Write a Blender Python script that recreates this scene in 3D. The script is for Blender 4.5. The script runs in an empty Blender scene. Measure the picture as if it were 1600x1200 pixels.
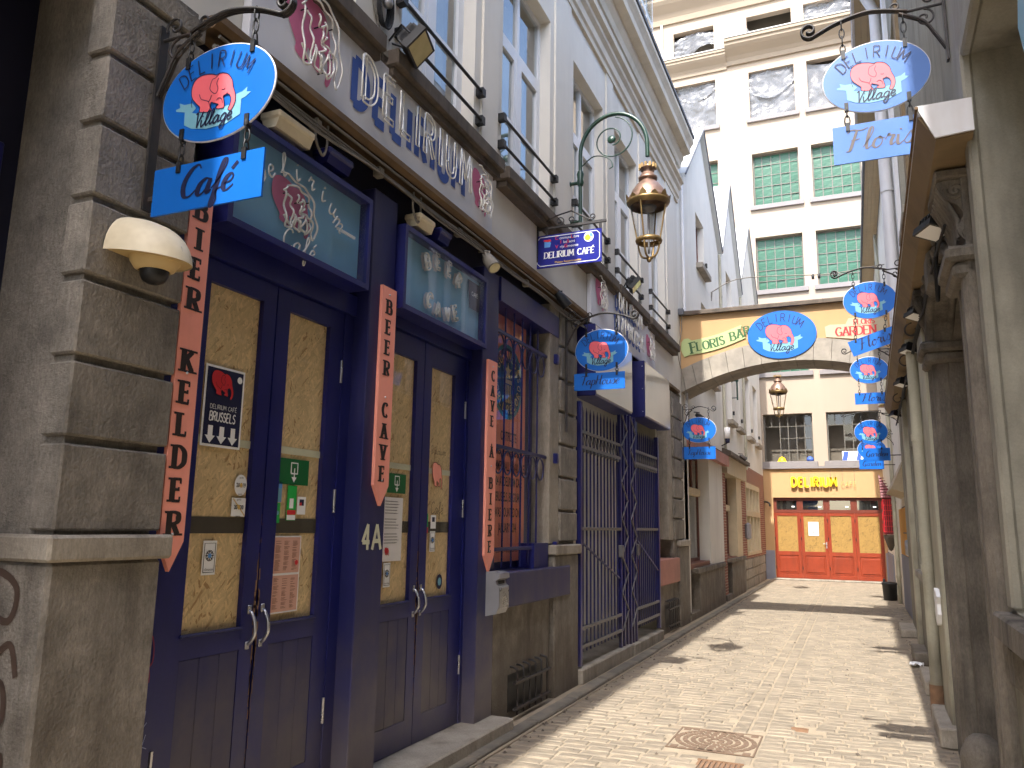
import bpy, math, random
from mathutils import Vector, Matrix, noise
random.seed(7)
R = math.radians
scene = bpy.context.scene
COL = scene.collection

# ---------------------------------------------------------------- camera, sky, sun, exposure
cam_data = bpy.data.cameras.new('camera')
cam_data.lens = 27.56
cam_data.sensor_width = 36.0
cam_data.clip_start = 0.05
cam_data.clip_end = 1000.0
cam = bpy.data.objects.new('camera', cam_data)
COL.objects.link(cam)
cam.matrix_world = Matrix(((0.918526, 0.056270, 0.391337, 0.0),
                           (0.395056, -0.169520, -0.902881, 0.0),
                           (0.015534, 0.983919, -0.177939, 1.62),
                           (0, 0, 0, 1)))
scene.camera = cam

SUN_EL = 53.5
world = bpy.data.worlds.new('World')
scene.world = world
world.use_nodes = True
wn = world.node_tree
sky = wn.nodes.new('ShaderNodeTexSky')
sky.sky_type = 'NISHITA'
sky.sun_disc = False
sky.sun_elevation = R(SUN_EL)
sky.sun_rotation = R(180)
sky.air_density = 1.0
sky.dust_density = 2.5
bg = wn.nodes['Background']
bg.inputs['Strength'].default_value = 0.15
wn.links.new(sky.outputs[0], bg.inputs['Color'])

sun_data = bpy.data.lights.new('sun', 'SUN')
sun_data.energy = 2.0
sun_data.angle = R(0.6)
sun_data.color = (1.0, 0.965, 0.91)
sun = bpy.data.objects.new('sun', sun_data)
COL.objects.link(sun)
sun.location = (0, -20, 30)
sun.rotation_euler = Vector((0.016, math.cos(R(SUN_EL)), -math.sin(R(SUN_EL)))).to_track_quat('-Z', 'Y').to_euler()

vs = scene.view_settings
vs.view_transform = 'Standard'
vs.look = 'None'
vs.gamma = 1.0
vs.use_curve_mapping = False
vs.exposure = 2.2
scene.cycles.use_denoising = True
scene.cycles.max_bounces = 6
scene.cycles.diffuse_bounces = 4
scene.cycles.glossy_bounces = 3
scene.cycles.use_adaptive_sampling = True
scene.cycles.adaptive_threshold = 0.03
scene.cycles.transparent_max_bounces = 16

# ---------------------------------------------------------------- materials
def lin(c):
    c = c / 255.0
    return c / 12.92 if c <= 0.04045 else ((c + 0.055) / 1.055) ** 2.4
def rgb(r, g, b):
    return (lin(r), lin(g), lin(b), 1.0)
def nd(nt, kind, **kw):
    n = nt.nodes.new(kind)
    for k, v in kw.items():
        if k in n.inputs:
            n.inputs[k].default_value = v
        else:
            setattr(n, k, v)
    return n
MATS = {}
def mat(name, col, rough=0.7, var=0.12, scale=4.0, bump=0.1, bscale=40.0, metal=0.0, spec=0.5,
        stain=None, stain_amt=0.0, stain_scale=1.2, streak=1.0, rnd=0.0, coat=0.0, bdist=0.004, dust=None, dust_amt=0.0, dust_z=1.3, grain=0.0):
    """one procedural material: base colour with mottling, optional stains, fine relief"""
    m = bpy.data.materials.new(name)
    m.use_nodes = True
    nt = m.node_tree
    b = nt.nodes['Principled BSDF']
    L = nt.links.new
    tc = nd(nt, 'ShaderNodeTexCoord')
    n1 = nd(nt, 'ShaderNodeTexNoise', Scale=scale, Detail=4.0, Roughness=0.62)
    L(tc.outputs['Object'], n1.inputs['Vector'])
    rampe = nd(nt, 'ShaderNodeMapRange')
    rampe.inputs['From Min'].default_value = 0.3
    rampe.inputs['From Max'].default_value = 0.7
    rampe.inputs['To Min'].default_value = 1.0 - var
    rampe.inputs['To Max'].default_value = 1.0 + var * 0.7
    L(n1.outputs['Fac'], rampe.inputs['Value'])
    mul = nd(nt, 'ShaderNodeVectorMath', operation='SCALE')
    mul.inputs[0].default_value = col[:3]
    L(rampe.outputs[0], mul.inputs['Scale'])
    out = mul.outputs[0]
    if grain > 0:
        ng = nd(nt, 'ShaderNodeTexNoise', Scale=90.0, Detail=4.0, Roughness=0.8)
        mpg = nd(nt, 'ShaderNodeMapping'); mpg.inputs['Scale'].default_value = (1, 1, 0.3 if grain > 0.12 else 1)
        L(tc.outputs['Object'], mpg.inputs['Vector']); L(mpg.outputs[0], ng.inputs['Vector'])
        mg = nd(nt, 'ShaderNodeMapRange')
        mg.inputs['From Min'].default_value = 0.3; mg.inputs['From Max'].default_value = 0.7
        mg.inputs['To Min'].default_value = 1 - grain; mg.inputs['To Max'].default_value = 1 + grain
        L(ng.outputs['Fac'], mg.inputs['Value'])
        g2 = nd(nt, 'ShaderNodeVectorMath', operation='SCALE')
        L(out, g2.inputs[0]); L(mg.outputs[0], g2.inputs['Scale'])
        out = g2.outputs[0]
    if rnd > 0:
        oi = nd(nt, 'ShaderNodeObjectInfo')
        mr = nd(nt, 'ShaderNodeMapRange')
        mr.inputs['To Min'].default_value = 1 - rnd
        mr.inputs['To Max'].default_value = 1 + rnd
        L(oi.outputs['Random'], mr.inputs['Value'])
        m2 = nd(nt, 'ShaderNodeVectorMath', operation='SCALE')
        L(out, m2.inputs[0]); L(mr.outputs[0], m2.inputs['Scale'])
        out = m2.outputs[0]
    if stain is not None:
        mp = nd(nt, 'ShaderNodeMapping')
        mp.inputs['Scale'].default_value = (1, 1, 1.0 / streak)
        L(tc.outputs['Object'], mp.inputs['Vector'])
        n2 = nd(nt, 'ShaderNodeTexNoise', Scale=stain_scale, Detail=4.0, Roughness=0.7)
        L(mp.outputs[0], n2.inputs['Vector'])
        r2 = nd(nt, 'ShaderNodeMapRange')
        r2.inputs['From Min'].default_value = 0.48
        r2.inputs['From Max'].default_value = 0.72
        r2.inputs['To Max'].default_value = stain_amt
        L(n2.outputs['Fac'], r2.inputs['Value'])
        mx = nd(nt, 'ShaderNodeMixRGB')
        L(r2.outputs[0], mx.inputs['Fac']); L(out, mx.inputs['Color1'])
        mx.inputs['Color2'].default_value = stain
        out = mx.outputs[0]
    if dust is not None:      # splashed street dirt, thickest near the ground
        geo = nd(nt, 'ShaderNodeNewGeometry'); sp = nd(nt, 'ShaderNodeSeparateXYZ')
        L(geo.outputs['Position'], sp.inputs[0])
        ma = nd(nt, 'ShaderNodeMath', operation='MULTIPLY_ADD'); ma.inputs[1].default_value = 0.9
        L(n1.outputs['Fac'], ma.inputs[0]); L(sp.outputs['Z'], ma.inputs[2])
        dr = nd(nt, 'ShaderNodeMapRange'); dr.interpolation_type = 'SMOOTHSTEP'
        dr.inputs['From Min'].default_value = 0.45; dr.inputs['From Max'].default_value = dust_z + 0.45
        dr.inputs['To Min'].default_value = dust_amt; dr.inputs['To Max'].default_value = 0.0
        L(ma.outputs[0], dr.inputs['Value'])
        mz = nd(nt, 'ShaderNodeMixRGB')
        L(dr.outputs[0], mz.inputs['Fac']); L(out, mz.inputs['Color1']); mz.inputs['Color2'].default_value = dust
        out = mz.outputs[0]
    L(out, b.inputs['Base Color'])
    b.inputs['Metallic'].default_value = metal
    b.inputs['Specular IOR Level'].default_value = spec
    b.inputs['Coat Weight'].default_value = coat
    rr = nd(nt, 'ShaderNodeMapRange')
    rr.inputs['To Min'].default_value = max(0.03, rough - 0.1)
    rr.inputs['To Max'].default_value = min(1.0, rough + 0.12)
    L(n1.outputs['Fac'], rr.inputs['Value'])
    L(rr.outputs[0], b.inputs['Roughness'])
    if bump > 0:
        n3 = nd(nt, 'ShaderNodeTexNoise', Scale=bscale, Detail=2.0, Roughness=0.6)
        L(tc.outputs['Object'], n3.inputs['Vector'])
        bp = nd(nt, 'ShaderNodeBump', Strength=bump, Distance=bdist)
        L(n3.outputs['Fac'], bp.inputs['Height'])
        L(bp.outputs[0], b.inputs['Normal'])
    MATS[name] = m
    return m
def osb(name, base, dark, axis='x'):
    """oriented strand board: flat random chips in several directions, for boards facing the given axis"""
    m = bpy.data.materials.new(name); m.use_nodes = True
    nt = m.node_tree; L = nt.links.new
    b = nt.nodes['Principled BSDF']
    tc = nd(nt, 'ShaderNodeTexCoord')
    sx = nd(nt, 'ShaderNodeSeparateXYZ'); cx = nd(nt, 'ShaderNodeCombineXYZ')
    L(tc.outputs['Object'], sx.inputs[0])
    L(sx.outputs['Y' if axis == 'x' else 'X'], cx.inputs['X']); L(sx.outputs['Z'], cx.inputs['Y'])
    wob = nd(nt, 'ShaderNodeTexNoise', Scale=14.0, Detail=2.0)
    L(cx.outputs[0], wob.inputs['Vector'])
    wv = nd(nt, 'ShaderNodeVectorMath', operation='SCALE'); wv.inputs['Scale'].default_value = 0.02
    L(wob.outputs['Color'], wv.inputs[0])
    av = nd(nt, 'ShaderNodeVectorMath', operation='ADD'); L(cx.outputs[0], av.inputs[0]); L(wv.outputs[0], av.inputs[1])
    prev = None
    for i, (ang, u, w) in enumerate(((15, 20, 80), (-40, 23, 95), (75, 21, 88), (-75, 26, 110), (48, 18, 100))):
        mp = nd(nt, 'ShaderNodeMapping')
        mp.vector_type = 'TEXTURE'
        mp.inputs['Rotation'].default_value = (0, 0, R(ang))
        mp.inputs['Scale'].default_value = (1 / u, 1 / w, 1)
        mp.inputs['Location'].default_value = (i * .31, i * .17, 0)
        L(av.outputs[0], mp.inputs['Vector'])
        v = nd(nt, 'ShaderNodeTexVoronoi', Scale=1.0); v.voronoi_dimensions = '2D'
        L(mp.outputs[0], v.inputs['Vector'])
        sep = nd(nt, 'ShaderNodeSeparateColor')
        L(v.outputs['Color'], sep.inputs[0])
        if prev is None:
            prev = sep.outputs[0]
        else:
            gt = nd(nt, 'ShaderNodeMath', operation='GREATER_THAN'); gt.inputs[1].default_value = 0.62
            L(sep.outputs[1], gt.inputs[0])
            mx = nd(nt, 'ShaderNodeMix')
            L(gt.outputs[0], mx.inputs[0]); L(prev, mx.inputs[2]); L(sep.outputs[0], mx.inputs[3])
            prev = mx.outputs[0]
    n = nd(nt, 'ShaderNodeTexNoise', Scale=5.0, Detail=3.0)
    L(tc.outputs['Object'], n.inputs['Vector'])
    ad = nd(nt, 'ShaderNodeMath', operation='MULTIPLY_ADD'); ad.inputs[1].default_value = 0.7
    L(n.outputs['Fac'], ad.inputs[0])
    sb = nd(nt, 'ShaderNodeMath', operation='SUBTRACT'); sb.inputs[1].default_value = 0.35
    L(prev, sb.inputs[0]); L(sb.outputs[0], ad.inputs[2])
    cr = nd(nt, 'ShaderNodeValToRGB')
    e = cr.color_ramp.elements
    e[0].position = 0.0; e[0].color = dark
    e[1].position = 1.0; e[1].color = tuple(min(1, c * 1.2) for c in base[:3]) + (1,)
    for pos, k in ((0.04, 0.8), (0.3, 0.92), (0.7, 1.02)):
        x = cr.color_ramp.elements.new(pos); x.color = tuple(c * k for c in base[:3]) + (1,)
    L(ad.outputs[0], cr.inputs['Fac'])
    L(cr.outputs[0], b.inputs['Base Color'])
    b.inputs['Roughness'].default_value = 0.6
    bp = nd(nt, 'ShaderNodeBump', Strength=0.2, Distance=0.002)
    L(ad.outputs[0], bp.inputs['Height']); L(bp.outputs[0], b.inputs['Normal'])
    MATS[name] = m
    return m
def glass(name, tint=(1, 1, 1, 1), refl=0.12, rough=0.02):
    """thin pane: see-through with mirror reflection growing at grazing angles"""
    m = bpy.data.materials.new(name); m.use_nodes = True
    nt = m.node_tree; L = nt.links.new
    nt.nodes.remove(nt.nodes['Principled BSDF'])
    o = nt.nodes['Material Output']
    t = nd(nt, 'ShaderNodeBsdfTransparent', Color=tint)
    g = nd(nt, 'ShaderNodeBsdfGlossy', Roughness=rough)
    fc = nd(nt, 'ShaderNodeLayerWeight', Blend=0.5)
    lw = nd(nt, 'ShaderNodeMath', operation='POWER'); lw.inputs[1].default_value = 4.0
    L(fc.outputs['Facing'], lw.inputs[0])
    mr = nd(nt, 'ShaderNodeMapRange')
    mr.inputs['To Min'].default_value = refl
    mr.inputs['To Max'].default_value = 1.0
    tcg = nd(nt, 'ShaderNodeTexCoord')
    ns = nd(nt, 'ShaderNodeTexNoise', Scale=1.3, Detail=1.0)
    L(tcg.outputs['Object'], ns.inputs['Vector'])
    bp = nd(nt, 'ShaderNodeBump', Strength=0.02, Distance=0.02)
    L(ns.outputs['Fac'], bp.inputs['Height'])
    L(bp.outputs[0], g.inputs['Normal'])
    L(lw.outputs[0], mr.inputs['Value'])
    mx = nd(nt, 'ShaderNodeMixShader')
    L(mr.outputs[0], mx.inputs[0]); L(t.outputs[0], mx.inputs[1]); L(g.outputs[0], mx.inputs[2])
    L(mx.outputs[0], o.inputs['Surface'])
    MATS[name] = m
    return m
def sheeting(name):
    """crumpled translucent building plastic"""
    m = bpy.data.materials.new(name); m.use_nodes = True
    nt = m.node_tree; L = nt.links.new
    b = nt.nodes['Principled BSDF']
    b.inputs['Base Color'].default_value = rgb(132, 134, 138)
    b.inputs['Roughness'].default_value = 0.22
    o = nt.nodes['Material Output']
    t = nd(nt, 'ShaderNodeBsdfTransparent')
    n = nd(nt, 'ShaderNodeTexNoise', Scale=2.0, Detail=4.0)
    tc = nd(nt, 'ShaderNodeTexCoord'); L(tc.outputs['Object'], n.inputs['Vector'])
    mr = nd(nt, 'ShaderNodeMapRange')
    mr.inputs['To Min'].default_value = 0.35; mr.inputs['To Max'].default_value = 0.85
    L(n.outputs['Fac'], mr.inputs['Value'])
    mx = nd(nt, 'ShaderNodeMixShader')
    L(mr.outputs[0], mx.inputs[0]); L(t.outputs[0], mx.inputs[1]); L(b.outputs[0], mx.inputs[2])
    L(mx.outputs[0], o.inputs['Surface'])
    MATS[name] = m
    return m
def brickmat(name):
    m = mat(name, rgb(140, 80, 62), 0.85, 0.2, 6, 0.2, 60)
    nt = m.node_tree; L = nt.links.new
    b = nt.nodes['Principled BSDF']
    tc = nd(nt, 'ShaderNodeTexCoord')
    mp = nd(nt, 'ShaderNodeMapping'); mp.inputs['Rotation'].default_value = (0, R(90), R(90))
    sx = nd(nt, 'ShaderNodeSeparateXYZ'); cx = nd(nt, 'ShaderNodeCombineXYZ')
    L(tc.outputs['Object'], sx.inputs[0]); L(sx.outputs['Y'], cx.inputs['X']); L(sx.outputs['Z'], cx.inputs['Y'])
    br = nd(nt, 'ShaderNodeTexBrick', Scale=1.0)
    br.inputs['Color1'].default_value = rgb(150, 86, 66)
    br.inputs['Color2'].default_value = rgb(120, 66, 54)
    br.inputs['Mortar'].default_value = rgb(170, 150, 130)
    br.inputs['Mortar Size'].default_value = 0.008
    br.inputs['Brick Width'].default_value = 0.2
    br.inputs['Row Height'].default_value = 0.065
    L(cx.outputs[0], br.inputs['Vector']); L(br.outputs['Color'], b.inputs['Base Color'])
    return m

mat('plaster', rgb(222, 217, 206), 0.85, 0.05, 1.5, 0.25, 90, stain=rgb(150, 140, 124), stain_amt=0.28, stain_scale=0.8, streak=6)
mat('plaster_white', rgb(224, 220, 210), 0.85, 0.05, 1.5, 0.2, 90, stain=rgb(165, 158, 146), stain_amt=0.3, stain_scale=0.9, streak=5)
mat('moulding', rgb(208, 198, 180), 0.75, 0.06, 2, 0.1, 60, stain=rgb(120, 108, 92), stain_amt=0.3, stain_scale=1.5, streak=3)
mat('far_plaster', rgb(162, 148, 132), 0.9, 0.03, 0.8, 0.1, 60, stain=rgb(146, 132, 116), stain_amt=0.4, stain_scale=0.5, streak=5)
mat('far_trim', rgb(144, 131, 114), 0.85, 0.04, 1, 0.05, 60)
mat('peach', rgb(180, 146, 104), 0.85, 0.04, 1.2, 0.15, 80, stain=rgb(160, 128, 92), stain_amt=0.35, stain_scale=0.9, streak=5)
mat('sill_far', rgb(128, 123, 122), 0.85, 0.05, 3, 0.1)
mat('navy', rgb(19, 24, 92), 0.36, 0.24, 3.2, 0.14, 30, stain=rgb(46, 47, 88), stain_amt=0.5, stain_scale=2.6, streak=6, dust=rgb(108, 100, 100), dust_amt=0.45, dust_z=0.8, grain=0.1)
mat('navy_dusty', rgb(24, 27, 80), 0.45, 0.2, 3.0, 0.14, 30, stain=rgb(72, 68, 84), stain_amt=0.45, stain_scale=2.4, streak=6, dust=rgb(112, 103, 97), dust_amt=0.7, dust_z=1.1, grain=0.12)
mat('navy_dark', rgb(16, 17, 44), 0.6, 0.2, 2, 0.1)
mat('stone', rgb(126, 120, 111), 0.9, 0.34, 5.0, 1.0, 70, stain=rgb(66, 59, 51), stain_amt=0.75, stain_scale=3.0, streak=4.0, rnd=0.08, grain=0.3, bdist=0.006, dust=rgb(92, 80, 64), dust_amt=0.5, dust_z=1.2)
mat('stone_dark', rgb(112, 105, 95), 0.9, 0.34, 4.0, 0.9, 60, stain=rgb(36, 33, 30), stain_amt=0.85, stain_scale=3.0, streak=7, rnd=0.06, grain=0.26, bdist=0.006)
mat('stone_light', rgb(154, 146, 133), 0.9, 0.24, 4.0, 0.8, 60, stain=rgb(90, 80, 68), stain_amt=0.65, stain_scale=2.4, streak=4, rnd=0.06, grain=0.24)
mat('stone_arch', rgb(142, 135, 125), 0.9, 0.2, 5.0, 0.3, 55, stain=rgb(178, 168, 152), stain_amt=0.6, stain_scale=2.2, streak=1.0, rnd=0.1)
mat('mortar_sand', rgb(154, 140, 119), 0.95, 0.16, 5, 0.3, 120, stain=rgb(112, 100, 84), stain_amt=0.6, stain_scale=0.8, grain=0.1)
mat('cobble', rgb(130, 119, 103), 0.8, 0.16, 9, 0.4, 90, stain=rgb(154, 140, 119), stain_amt=0.75, stain_scale=5.0, rnd=0.16, grain=0.12)
mat('cobble_mass', rgb(130, 119, 103), 0.8, 0.28, 5.2, 0.35, 90, stain=rgb(154, 140, 119), stain_amt=0.75, stain_scale=2.4, grain=0.12)
mat('cover_sett', rgb(112, 92, 76), 0.85, 0.2, 8, 0.2)
mat('kerb_stone', rgb(112, 106, 96), 0.9, 0.25, 5, 0.4, 60, stain=rgb(160, 146, 124), stain_amt=0.55, stain_scale=2, rnd=0.12)
osb('osb', rgb(212, 186, 138), rgb(166, 132, 88))
osb('osb_far', rgb(150, 118, 60), rgb(84, 60, 28), 'y')
mat('salmon', rgb(244, 158, 138), 0.55, 0.08, 3, 0.08, 60, stain=rgb(196, 126, 110), stain_amt=0.4, stain_scale=4, streak=4)
mat('ink', rgb(36, 24, 22), 0.6, 0.1, 6, 0)
mat('ink_navy', rgb(12, 18, 58), 0.5, 0.05, 6, 0)
mat('ink_grey', rgb(92, 84, 84), 0.6, 0.05, 6, 0)
mat('sign_blue', rgb(6, 98, 190), 0.42, 0.05, 2, 0.02, 30, spec=0.4, stain=rgb(24, 92, 164), stain_amt=0.3, stain_scale=2.5, streak=3)
mat('sign_blue_sheen', rgb(60, 108, 180), 0.35, 0.04, 3, 0, spec=0.6)  # paler sign blue with the sun's sheen put into the colour
mat('sign_edge', rgb(200, 200, 205), 0.5, 0.05, 3, 0)
mat('pink', rgb(228, 100, 110), 0.5, 0.03, 3, 0)
mat('pink_paint', rgb(205, 112, 148), 0.7, 0.08, 5, 0.05)
mat('banner', rgb(112, 166, 186), 0.5, 0.03, 3, 0)
mat('white', rgb(238, 238, 236), 0.45, 0.03, 3, 0)
mat('pvc', rgb(228, 230, 232), 0.35, 0.03, 2, 0)
mat('yellow', rgb(250, 205, 20), 0.5, 0.05, 4, 0)
mat('gold', rgb(212, 176, 96), 0.5, 0.05, 4, 0)
mat('teal_navy', rgb(18, 50, 78), 0.5, 0.05, 4, 0)
mat('teal', rgb(70, 130, 130), 0.5, 0.05, 4, 0)
mat('plate_blue', rgb(28, 34, 132), 0.3, 0.05, 4, 0, coat=0.3)
mat('red', rgb(206, 40, 48), 0.5, 0.05, 4, 0)
mat('light_blue', rgb(90, 150, 215), 0.5, 0.05, 4, 0)
mat('grey_board', rgb(218, 218, 222), 0.6, 0.05, 1.5, 0.05, 50, stain=rgb(188, 186, 190), stain_amt=0.4, stain_scale=1.4, streak=3)
mat('blue_paint', rgb(62, 92, 168), 0.6, 0.05, 4, 0)
mat('neon_tube', rgb(226, 224, 216), 0.25, 0.08, 9, 0, coat=0.4)
mat('iron', rgb(58, 56, 56), 0.5, 0.2, 8, 0.2, 80, metal=0.4, stain=rgb(96, 70, 52), stain_amt=0.4, stain_scale=4)
mat('iron_grey', rgb(118, 116, 116), 0.5, 0.15, 8, 0.1, 80, metal=0.5)
mat('black', rgb(22, 22, 24), 0.5, 0.2, 8, 0.05)
mat('rubber', rgb(30, 30, 32), 0.8, 0.2, 8, 0)
mat('steel', rgb(190, 190, 192), 0.28, 0.08, 12, 0, metal=0.9)
mat('mailbox_grey', rgb(150, 150, 154), 0.4, 0.06, 6, 0, metal=0.4)
mat('brass', rgb(206, 176, 118), 0.3, 0.15, 12, 0, metal=0.9)
mat('copper', rgb(150, 122, 106), 0.4, 0.16, 9, 0.1, 60, metal=0.7, stain=rgb(100, 92, 76), stain_amt=0.45, stain_scale=7)
mat('bronze', rgb(140, 116, 76), 0.42, 0.2, 12, 0.1, 80, metal=0.7, stain=rgb(84, 72, 54), stain_amt=0.4, stain_scale=9)
mat('lamp_green', rgb(30, 62, 50), 0.35, 0.2, 6, 0.05, coat=0.2)
mat('ivory', rgb(226, 214, 186), 0.45, 0.08, 4, 0.05, stain=rgb(170, 150, 110), stain_amt=0.4, stain_scale=3)
mat('ivory_dark', rgb(198, 172, 120), 0.5, 0.08, 4, 0.05)
mat('brown_wood', rgb(104, 82, 56), 0.8, 0.3, 6, 0.3, 40)
mat('sill_dark', rgb(92, 82, 72), 0.85, 0.3, 7, 0.35, 50, stain=rgb(40, 36, 32), stain_amt=0.7, stain_scale=4, streak=5)
mat('cable', rgb(120, 114, 104), 0.7, 0.2, 8, 0)
mat('orange_wood', rgb(136, 52, 26), 0.4, 0.16, 3, 0.1, 40, stain=rgb(104, 44, 26), stain_amt=0.5, stain_scale=4, streak=6)
mat('red_wood', rgb(104, 46, 30), 0.45, 0.12, 3, 0.1, 40)
mat('brown_frame', rgb(112, 70, 56), 0.6, 0.15, 5, 0.1)
mat('cream_frame', rgb(196, 180, 150), 0.7, 0.12, 4, 0.15)
mat('tan', rgb(132, 112, 82), 0.75, 0.14, 2.5, 0.15, 40, stain=rgb(92, 76, 52), stain_amt=0.6, stain_scale=1.6)
mat('tan_board', rgb(186, 170, 142), 0.75, 0.08, 4, 0.15, 40)
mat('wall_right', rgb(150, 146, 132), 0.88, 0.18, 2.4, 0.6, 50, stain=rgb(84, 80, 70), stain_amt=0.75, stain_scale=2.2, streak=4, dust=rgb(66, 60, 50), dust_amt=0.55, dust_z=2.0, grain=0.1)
mat('pipe_cream', rgb(176, 172, 152), 0.6, 0.16, 3, 0.2, 40, stain=rgb(108, 100, 84), stain_amt=0.65, stain_scale=4, streak=6, dust=rgb(76, 66, 52), dust_amt=0.55, dust_z=1.2, grain=0.08)
mat('pipe_white', rgb(214, 214, 216), 0.5, 0.06, 3, 0.05, stain=rgb(140, 110, 90), stain_amt=0.3, stain_scale=3, streak=4)
mat('zinc', rgb(190, 190, 186), 0.8, 0.06, 2, 0.05)
mat('slate', rgb(96, 98, 104), 0.7, 0.2, 5, 0.3)
mat('room_far', rgb(104, 96, 84), 0.9, 0.15, 1, 0)
mat('room_dark', rgb(58, 54, 48), 0.9, 0.1, 1, 0)
mat('curtain', rgb(196, 196, 188), 0.9, 0.12, 2.5, 0.2, 8)
mat('shop_inside', rgb(150, 150, 142), 0.8, 0.25, 1.2, 0)
mat('green_sheet', rgb(24, 82, 58), 0.35, 0.2, 1.6, 0.3, 5, stain=rgb(58, 116, 92), stain_amt=0.6, stain_scale=1.2, bdist=0.05)
mat('far_frame', rgb(96, 92, 84), 0.5, 0.1, 4, 0)
mat('grey_dado', rgb(128, 130, 142), 0.8, 0.1, 2, 0.15)
mat('ochre', rgb(206, 148, 62), 0.8, 0.1, 2, 0.1)
mat('crimson', rgb(112, 22, 30), 0.4, 0.2, 9, 0.1)
mat('green_paint', rgb(52, 92, 40), 0.5, 0.15, 4, 0.1)
mat('sticker_green', rgb(28, 168, 70), 0.45, 0.04, 4, 0)
mat('sticker_dkgreen', rgb(10, 96, 46), 0.45, 0.04, 4, 0)
mat('paper', rgb(226, 222, 218), 0.8, 0.05, 3, 0.05)
mat('menu_paper', rgb(206, 160, 140), 0.6, 0.06, 3, 0)
mat('tape', rgb(206, 206, 178), 0.6, 0.1, 5, 0)
mat('rail_dark', rgb(66, 60, 48), 0.7, 0.1, 5, 0)
mat('poster_red', rgb(240, 142, 112), 0.5, 0.05, 2, 0, stain=rgb(220, 122, 98), stain_amt=0.3)
mat('graffiti', rgb(72, 56, 46), 0.7, 0.2, 8, 0)
mat('graffiti_red', rgb(130, 44, 72), 0.7, 0.2, 8, 0)
mat('graffiti_white', rgb(130, 140, 180), 0.7, 0.2, 8, 0)
mat('trans_blue', rgb(126, 182, 214), 0.4, 0.2, 0.9, 0.02, 3, stain=rgb(84, 138, 184), stain_amt=0.7, stain_scale=0.9)  # transom backing; blue lightened to stand for sky mirrored in the pane
mat('lens', rgb(196, 186, 140), 0.2, 0.1, 12, 0, coat=0.5)
mat('lightbox_face', rgb(206, 202, 188), 0.12, 0.05, 1, 0, coat=0.6)
mat('pink_stone', rgb(172, 122, 110), 0.85, 0.15, 3, 0.2, stain=rgb(120, 100, 90), stain_amt=0.4)
mat('bar_sign_green', rgb(172, 186, 128), 0.6, 0.06, 3, 0)
mat('leaf_green', rgb(52, 92, 52), 0.6, 0.1, 3, 0)
mat('litter', rgb(236, 236, 236), 0.7, 0.05, 9, 0.2)
mat('rust', rgb(128, 98, 74), 0.85, 0.3, 12, 0.2)
brickmat('brick_wall')
glass('pane', refl=0.03)
glass('pane_mirror', tint=(0.8, 0.84, 0.82, 1), refl=0.2)
glass('pane_lamp', refl=0.02)
glass('pane_dim', tint=(0.93, 0.95, 0.97, 1), refl=0.06)
sheeting('plastic_sheet')
# ---------------------------------------------------------------- geometry helpers
ORIGIN = {}
class Frame:
    """a flat working plane: origin, right, up, outward normal"""
    def __init__(s, o, ux=(1, 0, 0), uy=(0, 0, 1), n=(0, -1, 0)):
        s.o, s.ux, s.uy, s.n = Vector(o), Vector(ux), Vector(uy), Vector(n)
    def p(s, a, b, c=0.0):
        return s.o + s.ux * a + s.uy * b + s.n * c
    def at(s, a, b, c=0.0, ang=0.0):
        ca, sa = math.cos(ang), math.sin(ang)
        return Frame(s.p(a, b, c), s.ux * ca + s.uy * sa, s.uy * ca - s.ux * sa, s.n)
def FL(y, z, x=-2.78):   # plane on the left-hand facades, read from the street
    return Frame((x, y, z), (0, 1, 0), (0, 0, 1), (1, 0, 0))
def FS(x, y, z):         # plane facing the viewer's end of the street
    return Frame((x, y, z))

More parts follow.
